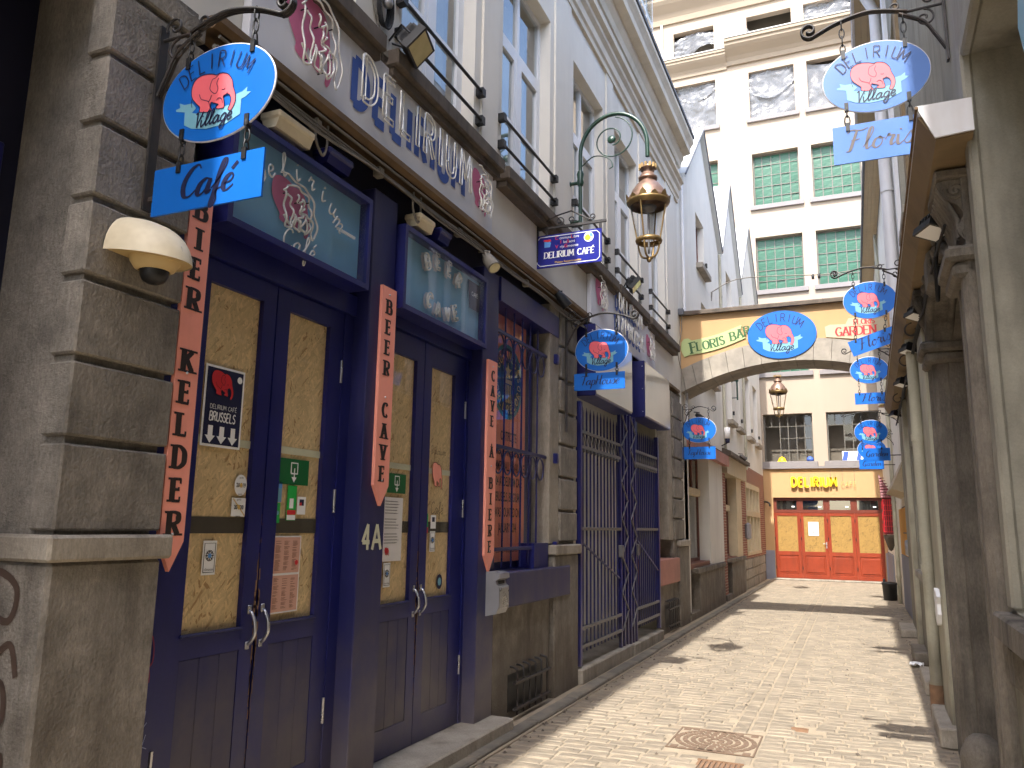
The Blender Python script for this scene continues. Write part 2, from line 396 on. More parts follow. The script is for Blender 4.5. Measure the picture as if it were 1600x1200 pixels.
class MB:
    def __init__(s):
        s.v = []; s.f = []; s.sm = []
    def add(s, vs, fs, smooth=False):
        k = len(s.v)
        s.v += [tuple(p) for p in vs]
        s.f += [tuple(i + k for i in f) for f in fs]
        s.sm += [smooth] * len(fs)
        return s
    def box(s, x0, x1, y0, y1, z0, z1):
        v = [(x, y, z) for x in (x0, x1) for y in (y0, y1) for z in (z0, z1)]
        return s.add(v, [(0, 1, 3, 2), (4, 6, 7, 5), (0, 4, 5, 1), (2, 3, 7, 6), (0, 2, 6, 4), (1, 5, 7, 3)])
    def cbox(s, x0, x1, y0, y1, z0, z1, b=0.006):
        """box with chamfered edges"""
        b = min(b, abs(x1 - x0) * .4, abs(y1 - y0) * .4, abs(z1 - z0) * .4)
        X = (x0, x1); Y = (y0, y1); Z = (z0, z1); sg = (1, -1)
        v = []; ix = {}
        for i in (0, 1):
            for j in (0, 1):
                for k in (0, 1):
                    for ax in (0, 1, 2):
                        p = [X[i], Y[j], Z[k]]
                        for a, s_ in ((0, sg[i]), (1, sg[j]), (2, sg[k])):
                            if a != ax:
                                p[a] += s_ * b
                        ix[i, j, k, ax] = len(v); v.append(tuple(p))
        f = []
        def q(*a): f.append(tuple(a))
        for i in (0, 1):
            o = [(0, 0), (1, 0), (1, 1), (0, 1)]
            if i == 0: o = o[::-1]
            q(*[ix[i, j, k, 0] for j, k in o]); q(*[ix[k, i, j, 1] for j, k in o]); q(*[ix[j, k, i, 2] for j, k in o])
        for j in (0, 1):
            for k in (0, 1):
                q(ix[0, j, k, 1], ix[1, j, k, 1], ix[1, j, k, 2], ix[0, j, k, 2])
                q(ix[j, 0, k, 0], ix[j, 1, k, 0], ix[j, 1, k, 2], ix[j, 0, k, 2])
                q(ix[j, k, 0, 0], ix[j, k, 1, 0], ix[j, k, 1, 1], ix[j, k, 0, 1])
        for i in (0, 1):
            for j in (0, 1):
                for k in (0, 1):
                    q(ix[i, j, k, 0], ix[i, j, k, 1], ix[i, j, k, 2])
        return s.add(v, f)
    def quad(s, a, b, c, d):
        return s.add([a, b, c, d], [(0, 1, 2, 3)])
    def prism(s, poly, fr, depth, base=0.0):
        """polygon in a frame, from base to base+depth along the normal"""
        n = len(poly)
        v = [fr.p(a, b, base) for a, b in poly] + [fr.p(a, b, base + depth) for a, b in poly]
        f = [tuple(range(n))[::-1], tuple(range(n, 2 * n))]
        f += [(i, (i + 1) % n, n + (i + 1) % n, n + i) for i in range(n)]
        return s.add(v, f)
    def poly(s, poly, fr, c=0.0):
        return s.add([fr.p(a, b, c) for a, b in poly], [tuple(range(len(poly)))])
    def extrude(s, prof, axis, a, b):
        """profile of two coordinates swept along the third axis: 'y' takes (x,z), 'x' takes (y,z), 'z' takes (x,y)"""
        mk = {'y': lambda p, t: (p[0], t, p[1]), 'x': lambda p, t: (t, p[0], p[1]), 'z': lambda p, t: (p[0], p[1], t)}[axis]
        n = len(prof)
        v = [mk(p, a) for p in prof] + [mk(p, b) for p in prof]
        f = [tuple(range(n)), tuple(range(n, 2 * n))[::-1]]
        f += [(i, n + i, n + (i + 1) % n, (i + 1) % n) for i in range(n)]
        return s.add(v, f)
    def tube(s, pts, r, seg=8, closed=False, taper=None, caps=True):
        pts = [Vector(p) for p in pts]
        n = len(pts)
        if n < 2: return s
        v = []; f = []
        up = Vector((0.13, 0.29, 0.95)).normalized()
        prevu = None
        for i, p in enumerate(pts):
            a = pts[(i - 1) % n] if (closed or i > 0) else pts[i]
            b = pts[(i + 1) % n] if (closed or i < n - 1) else pts[i]
            t = (b - a)
            t = t.normalized() if t.length > 1e-9 else Vector((0, 0, 1))
            u = prevu - t * prevu.dot(t) if prevu is not None else up - t * up.dot(t)
            if u.length < 1e-4: u = Vector((1, 0, 0)) - t * t.x
            u.normalize(); prevu = u
            w = t.cross(u)
            rr = r if taper is None else r * taper[i]
            for k in range(seg):
                an = 2 * math.pi * k / seg
                v.append(p + (u * math.cos(an) + w * math.sin(an)) * rr)
        m = n if closed else n - 1
        for i in range(m):
            for k in range(seg):
                a = i * seg + k; b = i * seg + (k + 1) % seg
                c = ((i + 1) % n) * seg + (k + 1) % seg; d = ((i + 1) % n) * seg + k
                f.append((a, b, c, d))
        s.add(v, f, True)
        if caps and not closed:
            s.add(v[:seg], [tuple(range(seg))[::-1]]); s.add(v[-seg:], [tuple(range(seg))])
        return s
    def lathe(s, prof, c, seg=20, axis='z', smooth=True):
        v = []; f = []; n = len(prof)
        for i in range(seg):
            an = 2 * math.pi * i / seg
            for r, h in prof:
                q = {'z': (c[0] + r * math.cos(an), c[1] + r * math.sin(an), c[2] + h),
                     'y': (c[0] + r * math.cos(an), c[1] + h, c[2] + r * math.sin(an)),
                     'x': (c[0] + h, c[1] + r * math.cos(an), c[2] + r * math.sin(an))}[axis]
                v.append(q)
        for i in range(seg):
            for k in range(n - 1):
                a = i * n + k; b = ((i + 1) % seg) * n + k
                f.append((a, b, b + 1, a + 1))
        return s.add(v, f, smooth)
    def build(s, name, m, parent=None, label=None):
        """link as ONE mesh object; vertices are given in world space (or in the parent's own space for turned things)"""
        o0 = ORIGIN.get(parent.name if parent else None, (0, 0, 0))
        me = bpy.data.meshes.new(name)
        me.from_pydata([(p[0] - o0[0], p[1] - o0[1], p[2] - o0[2]) for p in s.v], [], s.f)
        me.polygons.foreach_set('use_smooth', s.sm)
        me.update()
        me.materials.append(MATS[m])
        o = bpy.data.objects.new(name, me)
        COL.objects.link(o)
        if parent is not None:
            o.parent = parent
            ORIGIN[o.name] = o0
        if label: o['label'] = label
        return o
def tag(o, label, cat, group=None):
    o['label'] = label; o['category'] = cat
    if group: o['group'] = group
    return o
def thing(name, label, cat, loc=(0, 0, 0), group=None, rotz=0.0, local=False):
    o = bpy.data.objects.new(name, None)
    COL.objects.link(o)
    o.location = loc
    o.rotation_euler = (0, 0, rotz)
    o.empty_display_size = 0.2
    ORIGIN[o.name] = (0, 0, 0) if local else tuple(loc)
    return tag(o, label, cat, group)
def struct(o):
    o['kind'] = 'structure'; return o
def solo(mb, name, m, label, cat, group=None):
    return tag(mb.build(name, m), label, cat, group)
def box1(name, m, parent, *a, b=0.0):
    return (MB().cbox(*a, b=b) if b else MB().box(*a)).build(name, m, parent)

def catmull(pts, k=6, closed=False):
    pts = [Vector(p) for p in pts]
    n = len(pts)
    if n < 3 and not closed: return pts
    out = []
    m = n if closed else n - 1
    for i in range(m):
        p1, p2 = pts[i], pts[(i + 1) % n]
        p0 = pts[(i - 1) % n] if (closed or i > 0) else p1 * 2 - p2
        p3 = pts[(i + 2) % n] if (closed or i < n - 2) else p2 * 2 - p1
        for j in range(k):
            t = j / k
            out.append(0.5 * ((2 * p1) + (p2 - p0) * t + (2 * p0 - 5 * p1 + 4 * p2 - p3) * t * t + (3 * p1 - p0 - 3 * p2 + p3) * t ** 3))
    if not closed: out.append(pts[-1])
    return out
def spiral(c, r0, r1, a0, a1, n=22):
    return [(c[0] + (r0 + (r1 - r0) * i / n) * math.cos(a0 + (a1 - a0) * i / n),
             c[1] + (r0 + (r1 - r0) * i / n) * math.sin(a0 + (a1 - a0) * i / n)) for i in range(n + 1)]

# ---------------------------------------------------------------- lettering drawn as strokes
def G(w, *st): return (w, st)
CAPS = {
 'A': G(.62, 'L0,0 .31,1', 'L.31,1 .62,0', 'L.12,.34 .5,.34'), 'B': G(.54, 'L0,0 0,1', 'C0,1 .3,1 .46,.88 .46,.65 .3,.54 0,.53', 'C0,.53 .35,.52 .54,.38 .52,.12 .34,0 0,0'),
 'C': G(.56, 'C.56,.8 .42,.98 .15,.9 0,.5 .15,.1 .42,.02 .56,.2'), 'D': G(.6, 'L0,0 0,1', 'C0,1 .3,.98 .55,.78 .6,.5 .55,.22 .3,.02 0,0'),
 'E': G(.48, 'L0,0 0,1', 'L0,1 .48,1', 'L0,.52 .4,.52', 'L0,0 .48,0'), 'F': G(.46, 'L0,0 0,1', 'L0,1 .46,1', 'L0,.52 .38,.52'),
 'G': G(.6, 'C.56,.82 .42,.98 .15,.9 0,.5 .15,.1 .42,.02 .58,.2 .58,.42', 'L.36,.42 .6,.42'), 'H': G(.56, 'L0,0 0,1', 'L.56,0 .56,1', 'L0,.52 .56,.52'),
 'I': G(.04, 'L0.02,0 .02,1'), 'K': G(.56, 'L0,0 0,1', 'L.52,1 .02,.45', 'L.17,.6 .56,0'), 'L': G(.5, 'L0,0 0,1', 'L0,0 .5,0'),
 'M': G(.74, 'L0,0 .06,1', 'L.06,1 .37,.25', 'L.37,.25 .68,1', 'L.68,1 .74,0'), 'N': G(.58, 'L0,0 0,1', 'L0,1 .58,0', 'L.58,0 .58,1'),
 'O': G(.66, 'C.33,1 .08,.85 0,.5 .08,.15 .33,0 .58,.15 .66,.5 .58,.85 .33,1'), 'P': G(.5, 'L0,0 0,1', 'C0,1 .3,1 .5,.9 .5,.62 .3,.5 0,.5'),
 'R': G(.54, 'L0,0 0,1', 'C0,1 .3,1 .5,.9 .5,.62 .3,.5 0,.5', 'L.24,.5 .54,0'), 'S': G(.48, 'C.46,.84 .3,1 .06,.88 .06,.64 .26,.52 .46,.38 .46,.12 .22,0 .02,.16'),
 'T': G(.52, 'L.26,0 .26,1', 'L0,1 .52,1'), 'U': G(.56, 'L0,1 0,.3', 'C0,.3 .06,.08 .28,0 .5,.08 .56,.3', 'L.56,.3 .56,1'),
 'V': G(.6, 'L0,1 .3,0', 'L.3,0 .6,1'), 'W': G(.9, 'L0,1 .22,0', 'L.22,0 .45,.8', 'L.45,.8 .68,0', 'L.68,0 .9,1'), ' ': G(.3),
 '4': G(.5, 'L.36,0 .36,1', 'L.36,1 0,.3', 'L0,.3 .5,.3'), '0': G(.5, 'C.25,1 .04,.8 .04,.2 .25,0 .46,.2 .46,.8 .25,1'), '1': G(.2, 'L.12,0 .12,1', 'L.12,1 0,.85'),
 '2': G(.48, 'C.02,.75 .12,.97 .38,.95 .44,.7 .3,.4 0,0', 'L0,0 .48,0'), '9': G(.48, 'C.44,.7 .3,1 .06,.85 .06,.6 .25,.48 .44,.65', 'C.44,.7 .42,.3 .2,0'),
}
CAPS['À'] = G(.62, *CAPS['A'][1], 'L.2,1.28 .36,1.1'); CAPS['É'] = G(.48, *CAPS['E'][1], 'L.16,1.1 .34,1.28'); CAPS['È'] = G(.48, *CAPS['E'][1], 'L.14,1.28 .32,1.1')
SCRIPT = {
 'C': G(.62, 'C.62,.85 .5,.98 .28,.9 .1,.6 .08,.3 .2,.05 .4,.02 .62,.2'), 'a': G(.56, 'C.45,.42 .3,.5 .1,.35 .06,.12 .18,0 .36,.15 .46,.45', 'C.46,.48 .44,.2 .48,.03 .6,.12'),
 'f': G(.38, 'C0,.15 .2,.4 .38,.8 .36,1 .26,.95 .2,.6 .16,0 .13,-.33 .21,-.42 .28,-.2 .2,.05 .42,.15'), 'e': G(.42, 'C.08,.22 .3,.28 .36,.42 .25,.5 .1,.38 .06,.15 .2,0 .44,.15'),
 'F': G(.78, 'C.05,.85 .2,.98 .6,.92 .85,1', 'C.42,.93 .36,.5 .28,.05 .14,0', 'C.25,.5 .42,.5 .6,.54'), 'l': G(.32, 'C0,.12 .2,.5 .3,.85 .24,1 .15,.85 .12,.3 .18,.02 .34,.14'),
 'o': G(.46, 'C.3,.48 .12,.4 .06,.15 .2,0 .38,.15 .38,.4 .28,.5 .32,.4 .48,.42'), 'r': G(.44, 'C.02,.3 .14,.56 .16,.46 .34,.46 .28,.2 .33,.02 .46,.14'),
 'i': G(.3, 'C.06,.46 .08,.15 .16,0 .32,.14', 'L.11,.66 .13,.71'), 's': G(.4, 'C0,.1 .22,.52 .34,.3 .3,.08 .14,0 .04,.1'),
 'T': G(.62, 'C0,.85 .15,.97 .55,.9 .8,1', 'C.4,.93 .37,.4 .3,0'), 'p': G(.46, 'C.08,.5 .08,0 .05,-.4', 'C.08,.3 .22,.5 .38,.42 .38,.12 .24,0 .1,.08'),
 'H': G(.66, 'C.1,1 .1,.5 .06,0', 'C.52,1 .5,.5 .5,.1 .62,.02', 'C.08,.48 .3,.5 .52,.56'), 'u': G(.54, 'C.06,.48 .06,.15 .18,0 .36,.15 .42,.48', 'C.42,.48 .41,.12 .56,.08'),
 'G': G(.7, 'C.62,.85 .48,.98 .25,.88 .08,.55 .1,.2 .3,0 .52,.15 .56,.45', 'C.56,.46 .55,.1 .46,-.15'), 'd': G(.58, 'C.42,.42 .28,.5 .1,.35 .06,.12 .18,0 .36,.15 .44,.45', 'C.5,1 .46,.5 .45,.1 .6,.1'),
 'n': G(.5, 'C.04,.48 .05,.2 .06,0', 'C.06,.25 .22,.5 .36,.42 .36,.1 .5,.08'), 'V': G(.46, 'C0,.9 .12,1 .18,.5 .24,.02', 'C.24,.02 .38,.5 .56,1'),
 'g': G(.5, 'C.42,.42 .28,.5 .1,.36 .06,.14 .18,.02 .36,.15 .44,.48', 'C.44,.48 .42,-.1 .3,-.42 .12,-.38 .12,-.2 .5,.12'), ' ': G(.3),
 'm': G(.7, 'C.04,.48 .05,.2 .05,0', 'C.05,.25 .18,.5 .3,.42 .3,0', 'C.3,.25 .45,.5 .58,.42 .58,.1 .7,.08'),
 'D': G(.66, 'C.1,1 .1,.5 .08,0', 'C0,.95 .4,1 .62,.7 .55,.2 .1,0'), 'q': G(.5, 'C.42,.42 .1,.4 .06,.14 .3,.05 .44,.48', 'L.44,.48 .42,-.4'),
}
SCRIPT['é'] = G(.42, *SCRIPT['e'][1], 'L.24,.64 .4,.84')
def strokes(g, font, slant=0.0):
    out = []
    for st in font[g][1]:
        pts = [tuple(float(c) for c in q.split(',')) for q in st[1:].split()]
        pts = [Vector((a + slant * b, b, 0)) for a, b in pts]
        out.append((st[0], catmull(pts, 6) if st[0] == 'C' else pts))
    return out
def width_of(text, font, gap):
    return sum(font[c][0] + gap for c in text) - gap
CNT = [0]
def ribbon(mb, pts, fr, wfun, lift=0.0):
    """flat stroke of varying width; each stroke a hair above the one before"""
    CNT[0] = (CNT[0] + 1) % 7
    c = lift + CNT[0] * 0.00018
    n = len(pts); v = []; f = []
    for i, p in enumerate(pts):
        a = pts[max(i - 1, 0)]; b = pts[min(i + 1, n - 1)]
        d = (b - a)
        if d.length < 1e-9: d = Vector((1, 0, 0))
        d.normalize()
        w = wfun(d, i / (n - 1)) * 0.5
        nn = Vector((-d.y, d.x, 0))
        v += [fr.p(*(p + nn * w).xy, c), fr.p(*(p - nn * w).xy, c)]
        if i: f.append((2 * i - 2, 2 * i - 1, 2 * i + 1, 2 * i))
    mb.add(v, f)
def outline(pts, w):
    l = []; r = []; n = len(pts)
    for i, p in enumerate(pts):
        d = (pts[min(i + 1, n - 1)] - pts[max(i - 1, 0)]).normalized()
        nn = Vector((-d.y, d.x, 0)) * w * .5
        l.append(p + nn); r.append(p - nn)
    return l + r[::-1]
def letter(mb, g, fr, h, font=CAPS, style='thin', wt=0.08, slant=0.0, lift=0.002, xs=1.0):
    """one letter at the frame's origin, cap height h"""
    for kind, pts in strokes(g, font, slant):
        P = [Vector((p.x * h * xs, p.y * h, 0)) for p in pts]
        if style == 'thin':
            ribbon(mb, P, fr, lambda d, t: wt * h, lift)
        elif style == 'pen':
            ribbon(mb, P, fr, lambda d, t: h * wt * (0.34 + 0.66 * max(0.0, -d.y if kind == 'C' else abs(d.y)) ** 1.3) * (0.75 + .25 * math.sin(math.pi * t)), lift)
        elif style == 'serif':
            ribbon(mb, P, fr, lambda d, t: h * wt * (0.4 + 0.6 * abs(d.y) ** 1.5), lift)
            if kind == 'L' and abs(P[-1].y - P[0].y) < .01 * h and P[-1].x > .3 * h * xs:      # upright tick ending a flat arm
                up = 1 if P[-1].y < .3 * h else (-1 if P[-1].y > .8 * h else 0)
                q = P[-1] - Vector((wt * .12 * h, 0, 0))
                ribbon(mb, [q - Vector((0, wt * .2 * h if not up else 0, 0)), q + Vector((0, (up or .6) * wt * .62 * h, 0))], fr, lambda d, t: h * wt * .34, lift)
            if kind == 'L':
                for q in (P[0], P[-1]):
                    if abs((P[-1] - P[0]).y) > .5 * h and (q.y < .02 * h or q.y > .98 * h):
                        ribbon(mb, [q + Vector((-wt * .9 * h, 0, 0)), q + Vector((wt * .9 * h, 0, 0))], fr, lambda d, t: h * wt * .3, lift)
        elif style == 'neon':
            o = outline(P, wt * h)
            mb.tube([fr.p(q.x, q.y, lift) for q in o], 0.0065, 6, closed=True)
        elif style == 'tube':
            mb.tube([fr.p(q.x, q.y, lift) for q in P], wt * h, 6)
def word(mb, text, fr, h, font=CAPS, style='thin', wt=0.08, gap=0.22, slant=0.0, align='c', lift=0.002, xs=1.0):
    W = width_of(text, font, gap) * h * xs
    x = -W / 2 if align == 'c' else (0 if align == 'l' else -W)
    for ch in text:
        letter(mb, ch, fr.at(x, 0), h, font, style, wt, slant, lift, xs)
        x += (font[ch][0] + gap) * h * xs
def arcword(mb, text, fr, rx, ry, a0, a1, h, **kw):
    """letters standing on an elliptic arc, from angle a0 to a1 (degrees)"""
    n = len(text)
    font = kw.get('font', CAPS)
    for i, ch in enumerate(text):
        a = R(a0 + (a1 - a0) * i / (n - 1))
        px, py = rx * math.cos(a), ry * math.sin(a)
        sgn = 1 if a1 < a0 else -1
        tx, ty = sgn * rx * math.sin(a), -sgn * ry * math.cos(a)
        ang = math.atan2(ty, tx) * kw.get('turn', 0.8)
        q = fr.at(px, py, 0, ang)
        letter(mb, ch, q.at(-font[ch][0] * h * kw.get('xs', 1) / 2, 0), h, font, kw.get('style', 'thin'), kw.get('wt', .08), kw.get('slant', 0), kw.get('lift', .002), kw.get('xs', 1))
def words_built(parent, m_, name, text, fr, h, font=CAPS, style='thin', wt=0.08, gap=0.22, slant=0.0, lift=0.002, xs=1.0):
    """a word whose letters are separate parts"""
    x = -width_of(text, font, gap) * h * xs / 2
    for ch in text:
        if ch != ' ':
            q = MB(); letter(q, ch, fr.at(x, 0), h, font, style, wt, slant, lift, xs); q.build(name, m_, parent)
        x += (font[ch][0] + gap) * h * xs
def ftext(mb, text, fr, size, xs=1.0, align='CENTER', lift=0.002, bold=0.0):
    """plain print set in the built-in typeface"""
    cu = bpy.data.curves.new('type', 'FONT')
    cu.body = text; cu.size = size; cu.align_x = align; cu.fill_mode = 'FRONT'; cu.offset = bold; cu.resolution_u = 3
    cu.space_line = 1.0
    ob = bpy.data.objects.new('type', cu)
    me = bpy.data.meshes.new_from_object(ob)
    mb.add([fr.p(v.co.x * xs, v.co.y, lift) for v in me.vertices], [tuple(p.vertices) for p in me.polygons])
    bpy.data.objects.remove(ob); bpy.data.meshes.remove(me); bpy.data.curves.remove(cu)
def circle(r, n=28, rx=None, a0=0.0):
    return [((rx or r) * math.cos(a0 + 2 * math.pi * i / n), r * math.sin(a0 + 2 * math.pi * i / n)) for i in range(n)]

# the elephant-over-a-ribbon emblem, in units of the oval's half width / half height
def unit(pts):
    return [((x - 490) / 515.0, -((y - 797) + 0.2 * (x - 490)) / 352.0) for x, y in pts]
ELE = unit([(250, 800), (254, 750), (278, 705), (320, 678), (370, 664), (430, 660), (476, 668), (505, 657), (545, 654), (585, 662), (612, 685), (632, 712), (642, 755),
            (660, 792), (672, 830), (672, 865), (658, 905), (634, 935), (612, 925), (626, 890), (632, 855), (622, 826), (600, 812), (560, 826), (566, 858), (574, 900), (562, 918),
            (502, 922), (498, 905), (518, 890), (470, 880), (448, 876), (446, 905), (456, 942), (350, 950), (346, 915), (322, 896), (290, 872), (262, 842)])
ELE_LINES = [unit(q) for q in (
    [(505, 657), (470, 690), (440, 705), (424, 768), (452, 800), (486, 806), (500, 770), (486, 730), (500, 690)],
    [(540, 776), (556, 780), (570, 768)], [(560, 826), (580, 815), (596, 800)], [(425, 870), (440, 845), (446, 820)], [(425, 870), (400, 862), (350, 850), (330, 815)],
    [(425, 870), (440, 905), (446, 940)], [(498, 860), (520, 842), (545, 850), (556, 880)], [(262, 842), (258, 880), (268, 915)])]
BAN = unit([(200, 948), (320, 957), (480, 932), (640, 884), (724, 838), (724, 958), (600, 1030), (420, 1072), (280, 1072), (204, 1048)])
BAN_L = unit([(106, 930), (150, 914), (138, 880), (190, 892), (262, 878), (306, 915), (262, 957), (200, 948), (114, 944)])
BAN_R = unit([(660, 852), (672, 812), (730, 792), (770, 758), (766, 794), (806, 794), (758, 832), (724, 848), (690, 868)])
def smooth2(poly, k=3):
    return [(p.x, p.y) for p in catmull([Vector((a, b, 0)) for a, b in poly], k, closed=True)]
def closed_line(mb, poly, fr, w, lift):
    P = [Vector((a, b, 0)) for a, b in poly]
    ribbon(mb, P + [P[0]], fr, lambda d, t: w, lift)
def emblem(parent, fr, sx, sy, name_text=None, ink='ink_navy', body='pink'):
    """elephant with its outline; pieces are children of the board they are printed on"""
    ele = [(a * sx, b * sy) for a, b in smooth2(ELE)]
    MB().poly(ele, fr, 0.003).build('elephant_print', body, parent)
    m = MB()
    closed_line(m, ele, fr, sx * 0.012, 0.0035)
    for ln in ELE_LINES:
        ribbon(m, catmull([Vector((a * sx, b * sy, 0)) for a, b in ln], 4), fr, lambda d, t: sx * 0.011, 0.0036)
    return m
def oval_print(board, fr, sx, sy, ink='ink_navy'):
    """everything printed on one oval board"""
    m = MB()
    for poly, c in ((BAN_L, .0012), (BAN_R, .0016), (BAN, .0022)):
        m.poly([(a * sx, b * sy) for a, b in poly], fr, c)
    m.build('ribbon_print', 'banner', board)
    m = emblem(board, fr, sx, sy)
    arcword(m, 'DELIRIUM', fr.at(-.04 * sx, -.05 * sy), sx * .62, sy * .60, 146, 34, sy * .33, wt=.08, turn=.75, lift=.004, xs=.86)
    word(m, 'Village', fr.at(-0.03 * sx, -.67 * sy, 0, R(2)), sy * .32, SCRIPT, 'thin', .1, .02, .22, lift=.004)
    m.build('lettering', ink, board)
# ---------------------------------------------------------------- ground
g = MB()
g.quad((-300, -300, -0.0065), (300, -300, -0.0065), (300, 300, -0.0065), (-300, 300, -0.0065))
ground = struct(g.build('ground', 'mortar_sand'))

HOLES = [(-1.43, -0.745, 6.24, 6.95), (-0.6, -0.43, 7.2, 7.35), (-1.13, -0.8, 5.66, 6.06)]
def stone_mesh(w, d, h, rs):
    """one worn paving sett, centred, top at z = 0"""
    j = lambda k: rs.uniform(-k, k)
    lv = ((0, -0.03), (0.0, -0.006), (0.009, 0.0))
    v = []; f = []
    cs = [(-1, -1), (1, -1), (1, 1), (-1, 1)]
    jit = [(j(.006), j(.006)) for _ in cs]
    for ins, z in lv:
        for (a, b), (ja, jb) in zip(cs, jit):
            v.append((a * (w / 2 - ins) + ja, b * (d / 2 - ins) + jb, z + (j(.0025) if z == 0 else 0)))
    for l in (0, 1):
        for i in range(4):
            f.append((l * 4 + i, l * 4 + (i + 1) % 4, l * 4 + 4 + (i + 1) % 4, l * 4 + 4 + i))
    f.append((8, 9, 10, 11))
    return v, f
rs = random.Random(3)
VAR = []
for i in range(8):
    v, f = stone_mesh(0.2, 0.1, 0, rs)
    me = bpy.data.meshes.new('cobblestone')
    me.from_pydata(v, [], f); me.update(); me.materials.append(MATS['cobble'])
    VAR.append(me)
stones = []
y = 3.4
row = 0
X0, X1 = -2.46, 0.64
while y < 28.1:
    pitch = rs.uniform(0.108, 0.128)
    x = X0 + rs.uniform(-.08, 0.0)
    xr = X1 + min(y, 16) * .012 - .05
    while x < xr:
        w = rs.uniform(.15, .25)
        if x < -1.02 < x + w:       # the two gutter courses run lengthwise
            w = max(-1.02 - x, 0.05)
            if w > .06: stones.append((x + w / 2, y, w - .014, pitch - .015, 0))
            x = -0.76; continue
        stones.append((x + w / 2, y, w - .015, pitch - .015, 0)); x += w
    y += pitch; row += 1
for gx in (-0.955, -0.825):
    y = 3.4 + rs.uniform(0, .1)
    while y < 28.1:
        d = rs.uniform(.16, .24)
        stones.append((gx, y + d / 2, .115, d - .015, 1)); y += d
stones = [s for s in stones if not any(a - .02 < s[0] < b + .02 and c - .05 < s[1] < d + .05 for a, b, c, d in HOLES)]
far = MB()
near = sorted(stones, key=lambda s: (0 if 4.9 < s[1] else 1, s[1]))
for k, (sx, sy, w, d, lon) in enumerate(near):
    z = rs.uniform(-.003, .002)
    if k < 300:
        o = bpy.data.objects.new('cobblestone', VAR[k % 8]); COL.objects.link(o); o.parent = ground
        o.location = (sx, sy, z); o.scale = (w / .2, d / .1, 1)
        o.rotation_euler = (rs.uniform(-.02, .02), rs.uniform(-.012, .012), rs.uniform(-.025, .025) + (math.pi if k % 2 else 0))
    else:
        v, f = stone_mesh(w, d, 0, rs)
        a = rs.uniform(-.03, .03); t1 = rs.uniform(-.015, .015); t2 = rs.uniform(-.02, .02)
        far.add([(sx + p[0] - a * p[1], sy + p[1] + a * p[0], z + p[2] + t1 * p[0] + t2 * p[1]) for p in v], f)
fo = far.build('cobblestones', 'cobble_mass', ground); fo['kind'] = 'stuff'

kerb = struct(MB().box(-2.80, -2.475, 2.0, 28.2, -.02, 0.006).build('kerb', 'mortar_sand'))
y = 3.2; i = 0
while y < 27.8:
    L_ = rs.uniform(.85, 1.25)
    MB().cbox(-2.62 + rs.uniform(-.008, .008), -2.5 + rs.uniform(-.008, .008), y, y + L_ - .012, -.03, .034 + rs.uniform(-.006, .006), b=.012).build('kerb_stone', 'kerb_stone', kerb)
    y += L_

# covers let into the paving
def square_cover(x0, x1, y0, y1):
    t = thing('manhole_cover', 'square manhole cover filled with rings of small setts', 'manhole', ((x0 + x1) / 2, (y0 + y1) / 2, 0))
    box1('bed', 'mortar_sand', t, x0, x1, y0, y1, -.02, -.003)
    fr = MB()
    for a in ((x0, x1, y0, y0 + .012), (x0, x1, y1 - .012, y1), (x0, x0 + .012, y0 + .013, y1 - .013), (x1 - .012, x1, y0 + .013, y1 - .013)):
        fr.box(a[0], a[1], a[2], a[3], -.02, .002)
    fr.build('rim', 'cover_sett', t)
    cx, cy = (x0 + x1) / 2, (y0 + y1) / 2
    for r, n in ((.05, 5), (.11, 11), (.17, 17), (.23, 23), (.29, 29)):
        for i in range(n):
            a0 = 2 * math.pi * i / n + r; a1 = a0 + 2 * math.pi / n * .78
            P = []
            for rr in (r - .02, r + .02):
                P += [(cx + rr * math.cos(a), cy + rr * math.sin(a)) for a in ((a0, (a0 + a1) / 2, a1) if rr < r else (a1, (a0 + a1) / 2, a0))]
            MB().extrude([(p[0], p[1]) for p in P][::-1], 'z', -.012, .002).build('sett', 'cover_sett', t)
    for ex in (x0 + .03, x1 - .085):
        for ey in (y0 + .03, y1 - .085):
            box1('sett', 'cover_sett', t, ex, ex + .055, ey, ey + .055, -.012, .002)
    for k in range(7):
        u = .1 + k * .07
        for (a, b, c, d) in ((x0 + u, x0 + u + .05, y0 + .016, y0 + .045), (x0 + u, x0 + u + .05, y1 - .045, y1 - .016)):
            if b < x1 - .09: box1('sett', 'cover_sett', t, a, b, c, d, -.012, .002)
square_cover(-1.41, -.765, 6.27, 6.92)
t = thing('valve_cover', 'small rectangular iron cover set among the cobbles', 'cover', (-.515, 7.28, 0))
box1('lid', 'rust', t, -.585, -.445, 7.215, 7.335, -.02, .001, b=.004)
m = MB()
for k in range(5): m.box(-.575, -.455, 7.225 + k * .022, 7.235 + k * .022, .001, .004)
m.build('ribs', 'rust', t)
t = thing('iron_grating', 'iron grating at the bottom edge of the paving', 'grating', (-.965, 5.86, 0))
box1('pit', 'cover_sett', t, -1.12, -.81, 5.67, 6.05, -.02, -.0055)
for k in range(9): box1('bar', 'rust', t, -1.115 + k * .034, -1.095 + k * .034, 5.69, 6.03, -.012, .002)
for yy in (5.665, 6.035): box1('rim', 'rust', t, -1.125, -.805, yy, yy + .02, -.02, .003)

